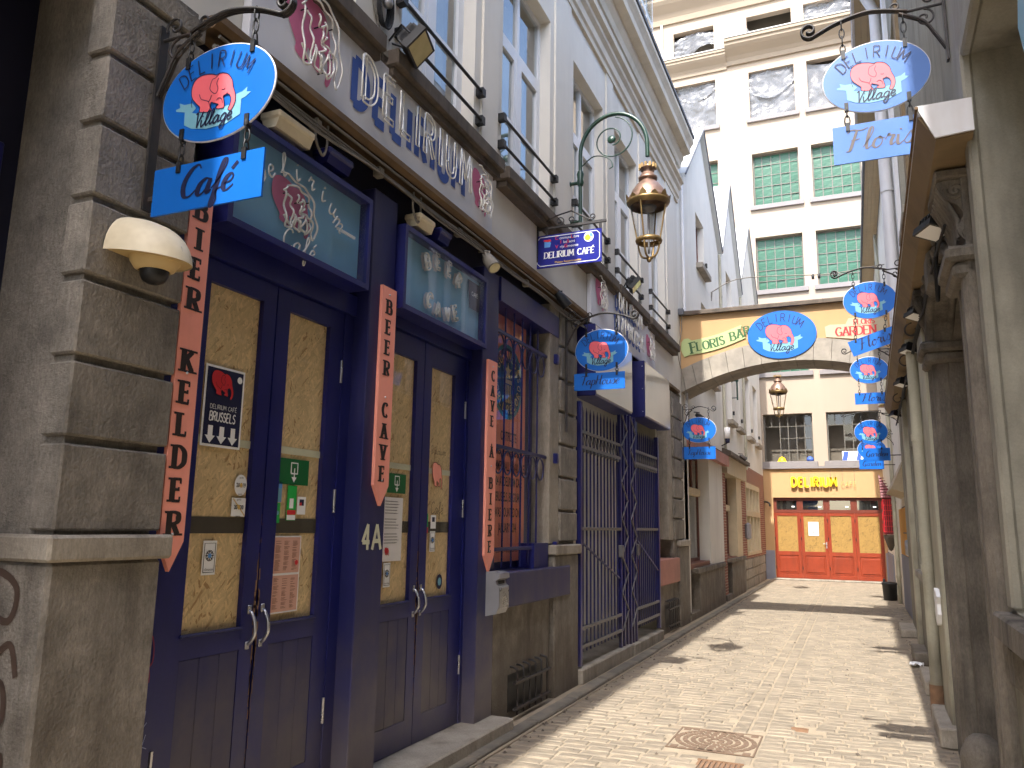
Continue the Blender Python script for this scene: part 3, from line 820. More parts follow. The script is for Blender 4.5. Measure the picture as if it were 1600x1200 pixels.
# ---------------------------------------------------------------- house walls with openings
def holed(mb, fr, W, H, holes, depth, x0=0.0, z0=0.0):
    """wall face from (x0,z0) to (W,H) in the frame with rectangular openings and their reveals"""
    xs = sorted({x0, W} | {h[0] for h in holes} | {h[1] for h in holes})
    zs = sorted({z0, H} | {h[2] for h in holes} | {h[3] for h in holes})
    xs = [x for x in xs if x0 <= x <= W]; zs = [z for z in zs if z0 <= z <= H]
    for a, b in zip(xs, xs[1:]):
        for c, d in zip(zs, zs[1:]):
            mx, mz = (a + b) / 2, (c + d) / 2
            if any(h[0] < mx < h[1] and h[2] < mz < h[3] for h in holes): continue
            mb.quad(fr.p(a, c), fr.p(b, c), fr.p(b, d), fr.p(a, d))
    for h in holes:
        a, b, c, d = h[:4]
        for p, q in (((a, c), (a, d)), ((a, d), (b, d)), ((b, d), (b, c)), ((b, c), (a, c))):
            mb.quad(fr.p(*p), fr.p(*q), fr.p(q[0], q[1], -depth), fr.p(p[0], p[1], -depth))
    return mb

XW = -2.78
cafe = thing('cafe_building', 'cream plastered cafe building with navy shopfront on the left of the alley', 'building', (XW, 8.0, 0))
WIN = [(2.45, 3.62), (4.32, 5.5), (6.07, 7.33), (8.11, 9.32), (9.87, 11.09), (11.8, 12.98)]
ZS, ZT = 4.79, 7.12
m = MB()
holed(m, Frame((XW, 0, 0), (0, 1, 0), (0, 0, 1), (1, 0, 0)), 14.15, 8.9, [(a, b, ZS, ZT) for a, b in WIN], .16, 1.95, 4.0)
m.box(-7.0, XW - .5, 1.95, 14.14, 0.0, 8.98)          # body of the house behind the rooms
m.quad((XW, 14.15, 4.0), (-7, 14.15, 4.0), (-7, 14.15, 8.9), (XW, 14.15, 8.9))
m.quad((XW, 1.95, 4.0), (-7, 1.95, 4.0), (-7, 1.95, 8.9), (XW, 1.95, 8.9))
m.box(-7, XW - .165, 1.96, 14.14, 7.2, 8.97)
m.build('wall', 'plaster', cafe)
# flat strips between the windows
for a, b in ((3.74, 4.2), (5.62, 5.95), (7.45, 7.98), (9.44, 9.76), (11.2, 11.68), (13.1, 13.8)):
    box1('pilaster_strip', 'plaster', cafe, XW - .02, XW + .022, a, b, 4.78, 7.72)
# string moulding under the frieze and the main cornice
prof = [(-.05, 7.72), (.035, 7.72), (.035, 7.8), (.06, 7.83), (.06, 7.95), (.1, 8.0), (.1, 8.06), (.15, 8.1), (.15, 8.16), (-.05, 8.2)]
MB().extrude([(XW + a, z) for a, z in prof], 'y', 1.95, 14.16).build('string_moulding', 'moulding', cafe)
prof = [(-.1, 8.58), (.03, 8.58), (.05, 8.68), (.1, 8.76), (.1, 8.82), (.23, 8.84), (.235, 8.95), (.265, 9.0), (.3, 9.05), (.3, 9.12), (-.1, 9.2)]
MB().extrude([(XW + a, z) for a, z in prof], 'y', -10.0, 14.5).build('cornice', 'moulding', cafe)
MB().extrude([(XW + .26, 9.14), (XW + .32, 9.14), (XW + .32, 9.2), (-6.9, 12.0), (-6.9, 11.9)], 'y', -10.0, 14.5).build('roof', 'slate', cafe)
m = MB().box(-4.4, -2.75, 11.2, 12.3, 9.25, 11.2)
m.build('dormer', 'pvc', cafe)
m = MB()
for zz in (9.5, 10.25):
    m.box(-2.745, -2.73, 11.32, 11.7, zz, zz + .62).box(-2.745, -2.73, 11.8, 12.18, zz, zz + .62)
m.build('dormer_panes', 'pane_mirror', cafe)
# the upper windows
for wi, (a, b) in enumerate(WIN):
    X = XW - .12
    wv = MB()
    wv.box(X - .05, X, a, a + .06, ZS, ZT).box(X - .05, X, b - .06, b, ZS, ZT)
    wv.box(X - .05, X, a + .061, b - .061, ZT - .06, ZT).box(X - .05, X, a + .061, b - .061, ZS, ZS + .07)
    wv.box(X - .045, X + .006, a + .061, b - .061, 6.3, 6.38)
    win = wv.build('window', 'pvc', cafe)
    c = (a + b) / 2
    m = MB().box(X - .045, X + .012, c - .045, c + .045, ZS + .071, 6.299).box(X - .045, X + .006, c - .03, c + .03, 6.381, ZT - .061)
    for (p, q) in ((a + .061, c - .046), (c + .046, b - .061)):
        m.box(X - .04, X + .008, p, p + .05, ZS + .071, 6.299).box(X - .04, X + .008, q - .05, q, ZS + .071, 6.299)
        m.box(X - .04, X + .008, p + .051, q - .051, ZS + .071, ZS + .13).box(X - .04, X + .008, p + .051, q - .051, 6.24, 6.299)
        m.box(X - .03, X + .004, p + .051, q - .051, 5.52, 5.56)
    m.build('sash', 'pvc', win)
    for (p, q, z0, z1) in ((a + .11, c - .095, ZS + .13, 5.52), (a + .11, c - .095, 5.56, 6.24), (c + .095, b - .11, ZS + .13, 5.52), (c + .095, b - .11, 5.56, 6.24),
                           (a + .06, c - .03, 6.38, ZT - .06), (c + .03, b - .06, 6.38, ZT - .06)):
        MB().quad((X - .02, p, z0), (X - .02, q, z0), (X - .02, q, z1), (X - .02, p, z1)).build('pane', 'pane_mirror', win)
    cm = MB()
    n = 14
    for k in range(n):
        y0 = a + (b - a) * k / n; y1 = a + (b - a) * (k + 1) / n
        x0 = X - .22 + .025 * math.sin(k * 1.9); x1 = X - .22 + .025 * math.sin((k + 1) * 1.9)
        cm.quad((x0, y0, ZS), (x1, y1, ZS), (x1, y1, ZT), (x0, y0, ZT))
    cm.build('curtain', 'curtain', win)
    if wi:
        # two guard bars with square end blocks
        gr = MB()
        for zz in (5.02, 5.28):
            gr.tube([(XW + .05, a - .04, zz), (XW + .05, b + .05, zz)], .014, 8)
            gr.box(XW - .01, XW + .07, b + .03, b + .09, zz - .035, zz + .035)
            gr.box(XW - .01, XW + .07, a - .09, a - .03, zz - .035, zz + .035)
        gr.build('guard_rail', 'black', cafe)
for a, b in ((1.96, 3.95), (4.08, 5.87), (5.97, 7.85), (8.0, 9.58), (9.68, 11.3), (11.42, 13.5)):
    m = MB().cbox(XW - .1, XW + .14, a, b, 4.66, 4.785, b=.012)
    m.box(XW - .05, XW + .1, a + .02, b - .02, 4.6, 4.66)
    m.build('window_sill', 'sill_dark', cafe)

# ---- ground floor: stone piers
def pier(y0, y1, ret_y0, joints, xf=XW + .04, top=3.98, basey=None, z_led=1.56):
    """rusticated pier: plinth, ledge and separate quoin blocks with recessed joints"""
    by0, by1 = basey or (y0 - .02, y1 + .02)
    MB().cbox(XW - .5, xf - .032, y0 + .026, y1 - .026, 0, top, b=.004).build('pier_core', 'stone', cafe)
    MB().cbox(XW - .48, xf + .015, by0, by1, -.02, z_led - .1, b=.015).build('plinth', 'stone', cafe)
    MB().cbox(XW - .49, xf + .045, by0 - .03, by1 + .03, z_led - .1, z_led, b=.012).build('ledge', 'stone_light', cafe)
    for z0, z1 in zip(joints, joints[1:]):
        MB().cbox(XW - .1, xf, y0, y1, z0 + .016, z1 - .016, b=.008).build('stone_block', 'stone', cafe)
pier(2.05, 2.55, 0, [1.56, 1.92, 2.24, 2.57, 2.90, 3.23, 3.54, 3.86, 4.0], top=4.03, basey=(2.04, 2.56))
MB().cbox(-3.26, XW - .1, 2.09, 2.5, 1.57, 4.04, b=.01).build('pier_core', 'stone', cafe)
pier(7.62, 8.14, 0, [1.46, 1.78, 2.12, 2.46, 2.8, 3.15, 3.5, 3.84], top=3.9, basey=(7.42, 8.14), z_led=1.44)
MB().cbox(XW - .3, XW + .01, 7.36, 7.63, 1.45, 3.9, b=.01).build('pier_core', 'stone_light', cafe)
pier(13.25, 14.02, 0, [1.42, 1.78, 2.12, 2.46, 2.8, 3.15, 3.5, 3.84], top=3.95, basey=(13.5, 14.35), z_led=1.42)
MB().cbox(XW - .3, XW + .0, 12.95, 13.26, 1.43, 3.95, b=.01).build('pier_core', 'stone_light', cafe)
# dark joints stay as gaps between the blocks; scrawls on the plinth nearest the viewer
m = MB()
fr = Frame((XW, 2.04, 0), (1, 0, 0), (0, 0, 1), (0, -1, 0))
for pts in ([(-.34, 1.36), (-.22, 1.42), (-.1, 1.36), (-.13, 1.24), (-.3, 1.28), (-.2, 1.12), (-.1, 1.16), (-.05, 1.05)], [(-.3, 1.44), (-.2, 1.3), (-.24, 1.1)],
            [(-.2, 1.0), (-.12, 1.02), (-.1, .9), (-.22, .8), (-.2, .7), (-.08, .78), (-.1, .6), (-.2, .55), (-.12, .44)]):
    ribbon(m, catmull([Vector((a, b, 0)) for a, b in pts], 6), fr, lambda d, t: .028, .003)
m.build('scrawl', 'graffiti', cafe)

# ---- navy shopfront: frame, pilasters, header
XD = -2.9
m = MB()
m.box(XD - .06, XD + .01, 2.56, 2.74, 0, 3.05)
m.box(XD - .06, XD + .01, 4.0, 4.12, 0, 3.05)
m.box(XD - .06, XD + .01, 4.36, 4.44, 0, 3.05)
m.box(XD - .06, XD + .01, 5.73, 5.85, 0, 3.05)
m.build('door_jambs', 'navy', cafe)
for y0, y1 in ((4.09, 4.375), (5.77, 6.09)):
    mm = MB().cbox(XD - .05, XW + .005, y0, y1, .02, 3.8, b=.006)
    mm.build('pilaster', 'navy_dusty', cafe)
MB().box(XD - .06, XD + .03, 2.56, 4.089, 2.93, 3.06).box(XD - .06, XD + .03, 4.376, 5.769, 2.98, 3.06).build('door_head', 'navy', cafe)
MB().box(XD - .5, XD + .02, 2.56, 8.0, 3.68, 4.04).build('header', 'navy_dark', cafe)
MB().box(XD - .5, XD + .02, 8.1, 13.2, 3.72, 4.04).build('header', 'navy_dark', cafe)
MB().box(XD - .3, XW + .02, 6.1, 7.6, 3.58, 3.8).build('window_head', 'navy', cafe)
# brown soffit board and its lip under the signs
MB().extrude([(XD, 4.04), (XW + .1, 4.04), (XW + .1, 4.0), (XW + .07, 3.97), (XD, 3.99)], 'y', 2.56, 8.4).build('soffit_board', 'brown_wood', cafe)
MB().extrude([(XD, 4.05), (XW + .04, 4.05), (XW + .04, 4.0), (XD, 3.99)], 'y', 8.41, 13.9).build('soffit_board', 'brown_wood', cafe)
# transom light boxes above the doors
def transom(y0, y1, inside):
    z0, z1 = 3.06, 3.66
    X = XW + .06
    f = MB()
    f.box(XD - .05, X, y0, y0 + .035, z0, z1).box(XD - .05, X, y1 - .035, y1, z0, z1)
    f.box(XD - .05, X, y0 + .036, y1 - .036, z0, z0 + .035).box(XD - .05, X, y0 + .036, y1 - .036, z1 - .035, z1)
    tr = f.build('transom_box', 'navy', cafe)
    MB().box(XD - .05, XW - .01, y0 + .036, y1 - .036, z0 + .036, z1 - .036).build('back_panel', 'trans_blue', tr)
    inside(tr, y0, y1, z0, z1, XW + .012)
    MB().quad((X - .012, y0 + .036, z0 + .036), (X - .012, y1 - .036, z0 + .036), (X - .012, y1 - .036, z1 - .036), (X - .012, y0 + .036, z1 - .036)).build('pane', 'pane_dim', tr)
NEON_LINES = [[(-.5, .3), (-.3, .55), (.05, .6), (.3, .45), (.4, .1), (.42, -.3), (.3, -.6), (.16, -.52), (.22, -.2)],
              [(-.45, .35), (-.42, -.1), (-.36, -.6), (-.2, -.6), (-.18, -.2), (-.25, .1), (-.32, .3)],
              [(-.05, .4), (0.0, .2), (.12, .28), (.05, .0), (.15, -.15), (.0, -.3), (.1, -.5)], [(.1, .35), (.2, .15), (.12, .0), (.28, -.1)],
              [(-.1, -.2), (-.06, -.55), (.08, -.62), (.05, -.3)]]
def neon_elephant(parent, fr, sx, sy, flip=1, lift=.05):
    ele = [(a * 1.7 * sx * flip, (b + .05) * 1.55 * sy) for a, b in smooth2(ELE)]
    MB().poly(ele if flip > 0 else ele[::-1], fr, .004).build('elephant_paint', 'pink_paint', parent)
    m = MB()
    out = [(a * 1.12 + .03 * sx, b * 1.06) for a, b in ele[::4]]
    P = catmull([Vector((a, b, 0)) for a, b in out[2:-3]], 3)
    m.tube([fr.p(p.x, p.y, lift + .006 * math.sin(i * .8)) for i, p in enumerate(P)], .0065, 6)
    for ln in NEON_LINES:
        P = catmull([Vector((a * sx * flip * 1.1, b * sy, 0)) for a, b in ln], 5)
        m.tube([fr.p(p.x, p.y, lift + .01 * math.sin(i)) for i, p in enumerate(P)], .0065, 6)
    m.build('neon_tubes', 'neon_tube', parent)
    m = MB()
    for (a, b) in ((-.4, .3), (.35, .35), (.4, -.2), (0, .2), (-.2, -.5), (.2, -.55)):
        m.tube([fr.p(a * sx, b * sy, 0), fr.p(a * sx, b * sy, lift)], .004, 6)
    m.build('tube_holders', 'black', parent)
def inside1(tr, y0, y1, z0, z1, X):
    fr = FL((y0 + y1) / 2 - .06, (z0 + z1) / 2 - .02, X - .02)
    neon_elephant(tr, fr, .24, .2, lift=.035)
    m = MB()
    arcword(m, 'Delirium', fr.at(0.02, -.05), .34, .21, 158, 18, .13, font=SCRIPT, style='tube', wt=.045, lift=.04, turn=.6)
    word(m, 'Café', fr.at(0.02, -.255), .12, SCRIPT, 'tube', .045, .12, .1, lift=.04)
    m.build('neon_letters', 'neon_tube', tr)
    MB().box(X + .0, X + .012, y1 - .3, y1 - .12, z1 - .3, z1 - .285).build('fluorescent_tube', 'white', tr)
def inside2(tr, y0, y1, z0, z1, X):
    fr = FL((y0 + y1) / 2 - .05, (z0 + z1) / 2, X - .02)
    m = MB()
    arcword(m, 'BEER', fr.at(0, .02), .3, .13, 140, 40, .1, style='neon', wt=.22, lift=.035)
    arcword(m, 'CAVE', fr.at(0, -.02), .34, .2, 230, 312, .1, style='neon', wt=.22, lift=.035)
    m.build('neon_letters', 'neon_tube', tr)
    q = MB()
    arcword(q, 'BEER', fr.at(0, .02), .3, .13, 140, 40, .1, wt=.34, lift=.006)
    arcword(q, 'CAVE', fr.at(0, -.02), .34, .2, 230, 312, .1, wt=.34, lift=.006)
    q.build('letter_backs', 'sign_edge', tr)
    pl = MB().prism([(-.07, -.1), (.11, -.1), (.11, .13), (-.1, .13)], FL(y1 - .16, z1 - .2, X - .02), .004, .01).build('name_plate', 'ink_navy', tr)
    w = MB(); ftext(w, 'CAFÉ', FL(y1 - .15, z1 - .19, X - .005), .05); w.build('lettering', 'white', pl)
transom(2.76, 3.99, inside1)
transom(4.4, 5.74, inside2)

# ---- double doors
def door_leaf(y0, y1, ztop, hinge_far, glass_y):
    X = XD
    z0, z1 = 1.09, 2.81
    a, b = glass_y
    f = MB()
    f.box(X - .045, X, y0, a, .12, ztop).box(X - .045, X, b, y1, .12, ztop)
    f.box(X - .045, X, a + .0005, b - .0005, z1, ztop).box(X - .045, X, a + .0005, b - .0005, .12, .3).box(X - .045, X, a + .0005, b - .0005, .98, z0)
    d = f.build('door', 'navy', cafe)
    m = MB()
    for k in range(3):
        ya = a + (b - a) * k / 3; yb = a + (b - a) * (k + 1) / 3
        MB().cbox(X - .04, X - .003, ya + .001, yb - .001, .3, .98, b=.003).build('lower_panel', 'navy_dusty', d)
    MB().box(X - .04, X - .03, a, b, z0, z1).build('osb_board', 'osb', d)
    MB().quad((X - .02, a, z0), (X - .02, b, z0), (X - .02, b, z1), (X - .02, a, z1)).build('pane', 'pane', d)
    MB().cbox(X - .02, X + .012, a - .01, b + .01, z0 - .012, z0 + .004, b=.004).build('glazing_bead', 'navy_dusty', d)
    hy = y1 - .01 if hinge_far else y0 + .01
    for z in (.55, 1.75, 2.55):
        MB().tube([(X + .008, hy, z - .07), (X + .008, hy, z + .07)], .009, 8).build('hinge', 'steel', d)
    sy = y0 + .045 if hinge_far else y1 - .045
    P = catmull([Vector(p) for p in ((X, sy, 1.0), (X + .02, sy, 1.01), (X + .046, sy, 1.05), (X + .048, sy, 1.085), (X + .04, sy, 1.12), (X + .02, sy, 1.155), (X, sy, 1.165))], 4)
    h = MB().tube(P, .009, 8)
    h.cbox(X - .002, X + .006, sy - .014, sy + .014, .975, 1.015, b=.003).cbox(X - .002, X + .006, sy - .014, sy + .014, 1.15, 1.195, b=.003)
    h.build('handle', 'steel', d)
    w = MB()
    rr = random.Random(int(y0 * 100))
    for k in range(46):
        z = min(max(rr.gauss(1.0, .28), .3), 1.6); u = rr.uniform(0.002, .022) * max(.25, 1 - abs(z - 1.05) * 1.6); hh = rr.uniform(.01, .07)
        e = y0 if hinge_far else y1 - u
        w.quad((X + .0015, e, z), (X + .0015, e + u, z), (X + .0015, e + u, z + hh), (X + .0015, e, z + hh))
    w.build('bare_wood', 'rust', d)
    return d
door_leaf(2.745, 3.365, 2.925, False, (2.875, 3.265))
door_leaf(3.375, 3.998, 2.925, True, (3.485, 3.865))
door_leaf(4.445, 5.035, 2.975, False, (4.55, 4.93))
door_leaf(5.045, 5.725, 2.975, True, (5.155, 5.54))
m = MB()
for a, b in ((2.87, 3.27), (3.48, 3.87), (4.55, 4.93), (5.15, 5.54)):
    m.box(XD - .029, XD - .024, a + .002, b - .002, 1.56, 1.64)
m.build('dark_rail', 'rail_dark', cafe)
m = MB()
for a, b in ((2.87, 3.27), (3.48, 3.87), (4.55, 4.93), (5.15, 5.54)):
    m.box(XD - .029, XD - .024, a + .002, b - .002, 2.0, 2.04)
m.build('tape_strip', 'tape', cafe)
m = MB().cbox(XD - .3, XW + .2, 4.38, 6.1, -.02, .115, b=.012)
m.build('door_step', 'stone_light', cafe)
MB().cbox(XD - .3, XW + .14, 2.5, 4.1, -.02, .115, b=.012).build('door_step', 'stone_dark', cafe)
# house number
words_built(cafe, 'tape', 'house_numeral', '4A', FL(4.235, 1.46, XW + .006), .155, CAPS, 'thin', .17, .2)
# paint scratches on the jamb beside the first door
m = MB(); fr = FL(2.66, 0, XD + .0115)
ribbon(m, catmull([Vector(p) for p in ((-.05, 1.0, 0), (.03, 1.12, 0), (.05, 1.0, 0), (-.04, .94, 0), (.04, .92, 0), (.0, 1.08, 0), (-.05, .9, 0))], 5), fr, lambda d, t: .006, .001)
m.build('scrawl', 'graffiti_red', cafe)
m = MB()
for a, b, c, d in ((-.06, .62, .05, .75), (-.05, .78, .03, .55), (.04, .8, .0, .52), (-.06, .7, .06, .64), (-.02, .5, .05, .7), (-.06, .66, .02, .8)):
    ribbon(m, [Vector((a, b, 0)), Vector((c, d, 0))], fr, lambda e, t: .004, .001)
m.build('scrawl', 'graffiti_white', cafe)

# ---- barred window with the salmon poster
MB().box(XD - .12, XD - .06, 6.09, 7.36, 1.2, 3.6).build('window_back', 'navy', cafe)
MB().cbox(XD - .25, XW + .07, 6.1, 7.84, .94, 1.23, b=.01).build('window_sill', 'navy_dusty', cafe)
MB().box(XD - .2, XW + .0, 6.1, 7.41, 0, .935).build('dado', 'stone', cafe)
MB().box(XD - .2, XW - .0, 7.0, 7.37, 1.231, 1.46).build('sill_block', 'navy', cafe)
MB().quad((XD - .025, 6.12, 1.3), (XD - .025, 7.34, 1.3), (XD - .025, 7.34, 3.56), (XD - .025, 6.12, 3.56)).build('pane', 'pane_dim', cafe)
# taphouse bay: dark porch behind the gates, side window, sills
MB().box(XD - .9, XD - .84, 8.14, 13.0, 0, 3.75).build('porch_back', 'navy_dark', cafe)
MB().box(XD - .838, XD - .80, 8.7, 9.9, .2, 3.3).box(XD - .838, XD - .80, 10.9, 11.7, .2, 3.3).build('porch_boards', 'osb', cafe)
MB().cbox(XD - .85, XW + .1, 8.16, 10.22, 0.0, .155, b=.012).build('door_step', 'stone_light', cafe)
MB().cbox(XD - .85, XW + .1, 10.32, 12.0, 0.0, .14, b=.012).build('door_step', 'stone_light', cafe)
MB().box(XD - .3, XD - .2, 12.05, 13.0, 1.2, 3.75).build('window_back', 'navy', cafe)
MB().cbox(XD - .25, XW + .05, 12.05, 13.52, .75, 1.14, b=.01).build('window_sill', 'pink_stone', cafe)
MB().box(XD - .2, XW, 12.05, 13.51, 0, .745).build('dado', 'stone', cafe)
MB().box(XD - .15, XW + .02, 12.0, 12.06, .1, 3.7).build('gate_frame_post', 'pipe_cream', cafe)
# ---------------------------------------------------------------- things on the left-hand side
# neon sign boards on the cafe front
def neon_board(y0, y1, z0, z1, label, words):
    X = XW + .06
    t = thing('neon_sign', label, 'sign', (XW, (y0 + y1) / 2, z0))
    MB().cbox(XW + .005, X, y0, y1, z0, z1, b=.004).build('board', 'grey_board', t)
    words(t, FL(y0, z0, X), y1 - y0, z1 - z0)
    return t
def words1(t, fr, W, H):
    neon_elephant(t, fr.at(.5, .31), .31, .34)
    neon_elephant(t, fr.at(W - .25, .28), .2, .25)
    base = fr.at(1.70, .17, 0)
    words_built(t, 'blue_paint', 'painted_letter', 'DELIRIUM', base.at(-.03, -.03), .29, CAPS, 'thin', .24, .43, xs=.8, lift=.004)
    words_built(t, 'neon_tube', 'neon_letter', 'DELIRIUM', base, .29, CAPS, 'neon', .13, .43, xs=.8, lift=.055)
neon_board(2.8, 5.79, 4.06, 4.655, 'grey board with DELIRIUM in neon tubes between two pink elephants', words1)
def words2(t, fr, W, H):
    neon_elephant(t, fr.at(.35, .42), .24, .26)
    neon_elephant(t, fr.at(W - .42, .3), .24, .26)
    base = fr.at(W / 2, .38)
    for wd, dz in (('DELIRIUM', .06), ('TAPHOUSE', -.24)):
        words_built(t, 'blue_paint', 'painted_letter', wd, base.at(-.02, dz), .2, CAPS, 'thin', .26, .36, xs=1.0, lift=.004)
        words_built(t, 'neon_tube', 'neon_letter', wd, base.at(0, dz), .2, CAPS, 'neon', .13, .36, xs=1.0, lift=.055)
neon_board(8.6, 11.9, 4.0, 4.655, 'grey board with DELIRIUM TAPHOUSE neon lettering above the gates', words2)

# salmon pointed direction boards
def pointer(y0, y1, z0, z1, X, letters, label):
    t = thing('pointed_board', label, 'sign', (X, (y0 + y1) / 2, z0), 'salmon pointed boards on the shopfront')
    w = y1 - y0
    poly = [(-w / 2, .13), (0, 0), (w / 2, .13), (w / 2, z1 - z0), (-w / 2, z1 - z0)]
    MB().prism(poly, FL((y0 + y1) / 2, z0, X), .022).build('board', 'salmon', t)
    m = MB()
    H = z1 - z0 - .2
    n = len(letters)
    step = H / n
    for i, ch in enumerate(letters):
        if ch == ' ': continue
        h = step * .66
        xs = min(1.0, (w * .62) / (CAPS[ch][0] * h)) if CAPS[ch][0] > .1 else 1
        m = MB(); letter(m, ch, FL((y0 + y1) / 2 - CAPS[ch][0] * h * xs / 2, z1 - .07 - step * (i + .8), X + .022), h, CAPS, 'serif', .33, 0, .0015, xs); m.build('letter', 'ink', t)
    s = MB()
    for z in (z0 + .16, (z0 + z1) / 2 - .02, z1 - .05): s.lathe([(0, .006), (.006, .004), (.007, 0)], (X + .022, (y0 + y1) / 2, z), 8, 'x')
    s.build('screws', 'steel', t)
pointer(2.555, 2.69, 1.40, 3.2, XW + .012, 'BIER KELDER', 'salmon pointed board lettered BIER KELDER beside the nearest stone pier')
pointer(4.2, 4.37, 1.73, 3.165, XW + .006, 'BEER CAVE', 'salmon pointed board lettered BEER CAVE between the two doors')
pointer(5.85, 6.03, 1.25, 3.0, XW + .006, 'CAVE À BIERE', 'salmon pointed board lettered CAVE A BIERE beside the barred window')

# hanging oval signs on wrought-iron brackets
def links(m, p0, p1, r=.004):
    p0, p1 = Vector(p0), Vector(p1)
    L_ = (p1 - p0).length
    n = max(2, int(L_ / .045))
    d = (p1 - p0) / n
    for i in range(n):
        c = p0 + d * (i + .5)
        u = d.normalized()
        s_ = Vector((1, 0, 0)) if i % 2 else Vector((0, 1, 0))
        pts = [c + u * (math.sin(a) * d.length * .62) + s_ * (math.cos(a) * .014) for a in [2 * math.pi * k / 10 for k in range(10)]]
        m.tube(pts, r, 5, closed=True)
def hanging_sign(wall_x, y, dirn, cx, cz, a, b, plate, text, label, group, post=None, tilt=0.0, text_h=.09, simple=False, arm_z=None, wt=.14, ink='ink_navy', shift=0.0, blue='sign_blue'):
    """dirn +1: bracket reaches out to the right from a left wall; plate = (x0, x1, z0, z1)"""
    t = thing('hanging_sign', label, 'hanging sign', (wall_x, y, cz), group)
    az = arm_z or (cz + b + .16)
    reach = abs(cx - wall_x)
    P = lambda u, z, dy=0: (wall_x + dirn * u, y + dy, z)
    m = MB()
    # wall bar, top rod, swan-neck arm with end scroll, brace with inner scroll
    m.box(min(wall_x, wall_x + dirn * .014), max(wall_x, wall_x + dirn * .014), y - .022, y + .022, (post or az - .35), az + .07)
    m.tube([P(0, az + .005), P(reach * .62, az + .0)], .008, 6)
    arm = catmull([Vector((u, z, 0)) for u, z in ((reach * .5, az + .0), (reach * .8, az + .035), (reach * 1.1, az + .05), (reach * 1.5, az + .02), (reach * 1.85, az - .035))], 6)
    end = (reach * 1.85, az - .035)
    sc = spiral((end[0] + .02, end[1] + .045), .052, .014, R(-110), R(330), 22)
    path = [P(p.x, p.y) for p in arm] + [P(u, z) for u, z in sc]
    for dy in (-.012, .0, .012):
        m.tube([(q[0], q[1] + dy, q[2]) for q in path], .0075, 6)
    br = catmull([Vector((u, z, 0)) for u, z in ((.012, az - .27), (.06, az - .17), (reach * .3, az - .08), (reach * .62, az - .005))], 6)
    for dy in (-.01, .01): m.tube([P(p.x, p.y, dy) for p in br], .007, 6)
    m.tube([P(u, z) for u, z in spiral((reach * .2 + .03, az - .06), .055, .01, R(90), R(560), 26)], .006, 6)
    m.tube([P(u, z) for u, z in spiral((reach * .2, az + .06), .05, .01, R(200), R(-220), 24)], .006, 6)
    m.tube([P(u, z) for u, z in spiral((reach * .66, az + .045), .035, .01, R(-90), R(270), 20)], .006, 6)
    m.build('bracket', 'iron', t)
    # oval board
    fr = FS(cx, y - .007, cz)
    bd = MB().prism(circle(b, 56, a), fr, .012, -.012)
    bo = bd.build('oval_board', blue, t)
    rim = [fr.p(*q, -.006) for q in circle(b + .001, 56, a + .001)]
    MB().tube(rim, .0055, 4, closed=True).build('rim', 'sign_edge', bo)
    oval_print(bo, fr, a, b)
    # name board
    x0, x1, z0, z1 = plate
    ca, sa = math.cos(tilt), math.sin(tilt)
    pf = Frame(((x0 + x1) / 2, y - .007, (z0 + z1) / 2), (ca, 0, sa), (-sa, 0, ca), (0, -1, 0))
    w, h = (x1 - x0) / 2, (z1 - z0) / 2
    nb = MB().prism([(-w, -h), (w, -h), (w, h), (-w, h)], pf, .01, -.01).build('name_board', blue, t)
    mm = MB(); word(mm, text, pf.at(shift, -text_h * .36), text_h, SCRIPT, 'pen', wt, .02, .22, lift=.0015); mm.build('lettering', ink, nb)
    # chains
    for s_ in (-.58, .58):
        xx = cx + s_ * a
        top = az - .0
        u = abs(xx - wall_x) / reach
        ztop = az + (.03 if u > .7 else 0)
        zb = cz + b * math.sqrt(max(0, 1 - s_ * s_)) - .02
        c = MB(); links(c, (xx, y, ztop), (xx, y, zb + .03)); c.box(xx - .011, xx + .011, y - .014, y + .01, zb - .01, zb + .045); c.build('chain', 'black', t)
        zb2 = cz - b * math.sqrt(max(0, 1 - s_ * s_)) + .02
        q = pf.p(s_ * a - (x0 + x1) / 2 + cx, h - .02)
        c = MB(); links(c, (xx, y, zb2), (q.x, y, q.z + .02)); c.box(xx - .011, xx + .011, y - .014, y + .01, zb2 - .03, zb2 + .02)
        c.box(q.x - .011, q.x + .011, y - .014, y + .01, q.z - .015, q.z + .035); c.build('chain', 'black', t)
    if post:
        zc = (z0 + z1) / 2 - .02
        xe = x0 if dirn > 0 else x1
        MB().box(min(wall_x, xe), max(wall_x, xe), y - .004, y + .004, zc - .01, zc + .01).build('stay', 'iron', t)
    return t
GS = 'hanging oval signs along the alley'
hanging_sign(XW + .045, 2.3, 1, -2.375, 3.405, .305, .215, (-2.69, -2.095, 2.895, 3.105), 'Café',
             'blue oval elephant sign with Café board on the nearest stone pier', GS, post=2.93, text_h=.14, arm_z=3.73, wt=.2)
hanging_sign(XW + .045, 7.75, 1, -2.34, 3.45, .285, .222, (-2.64, -2.09, 3.03, 3.21), 'TapHouse',
             'blue oval elephant sign with TapHouse board left of the iron gates', GS, post=2.6, text_h=.1, arm_z=3.8)
hanging_sign(XW + .045, 14.05, 1, -2.45, 3.35, .3, .225, (-2.75, -2.17, 2.83, 3.05), 'TapHouse',
             'small blue oval TapHouse sign beneath the left end of the arch', GS, post=2.6, text_h=.1, arm_z=3.72)
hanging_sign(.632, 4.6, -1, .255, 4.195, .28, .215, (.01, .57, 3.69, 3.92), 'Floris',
             'blue oval elephant sign with Floris board high on the right wall', GS, text_h=.13, arm_z=4.56, ink='ink_grey', shift=-.05, blue='sign_blue_sheen')  # sun sheen painted in: paler boards and greyed lettering
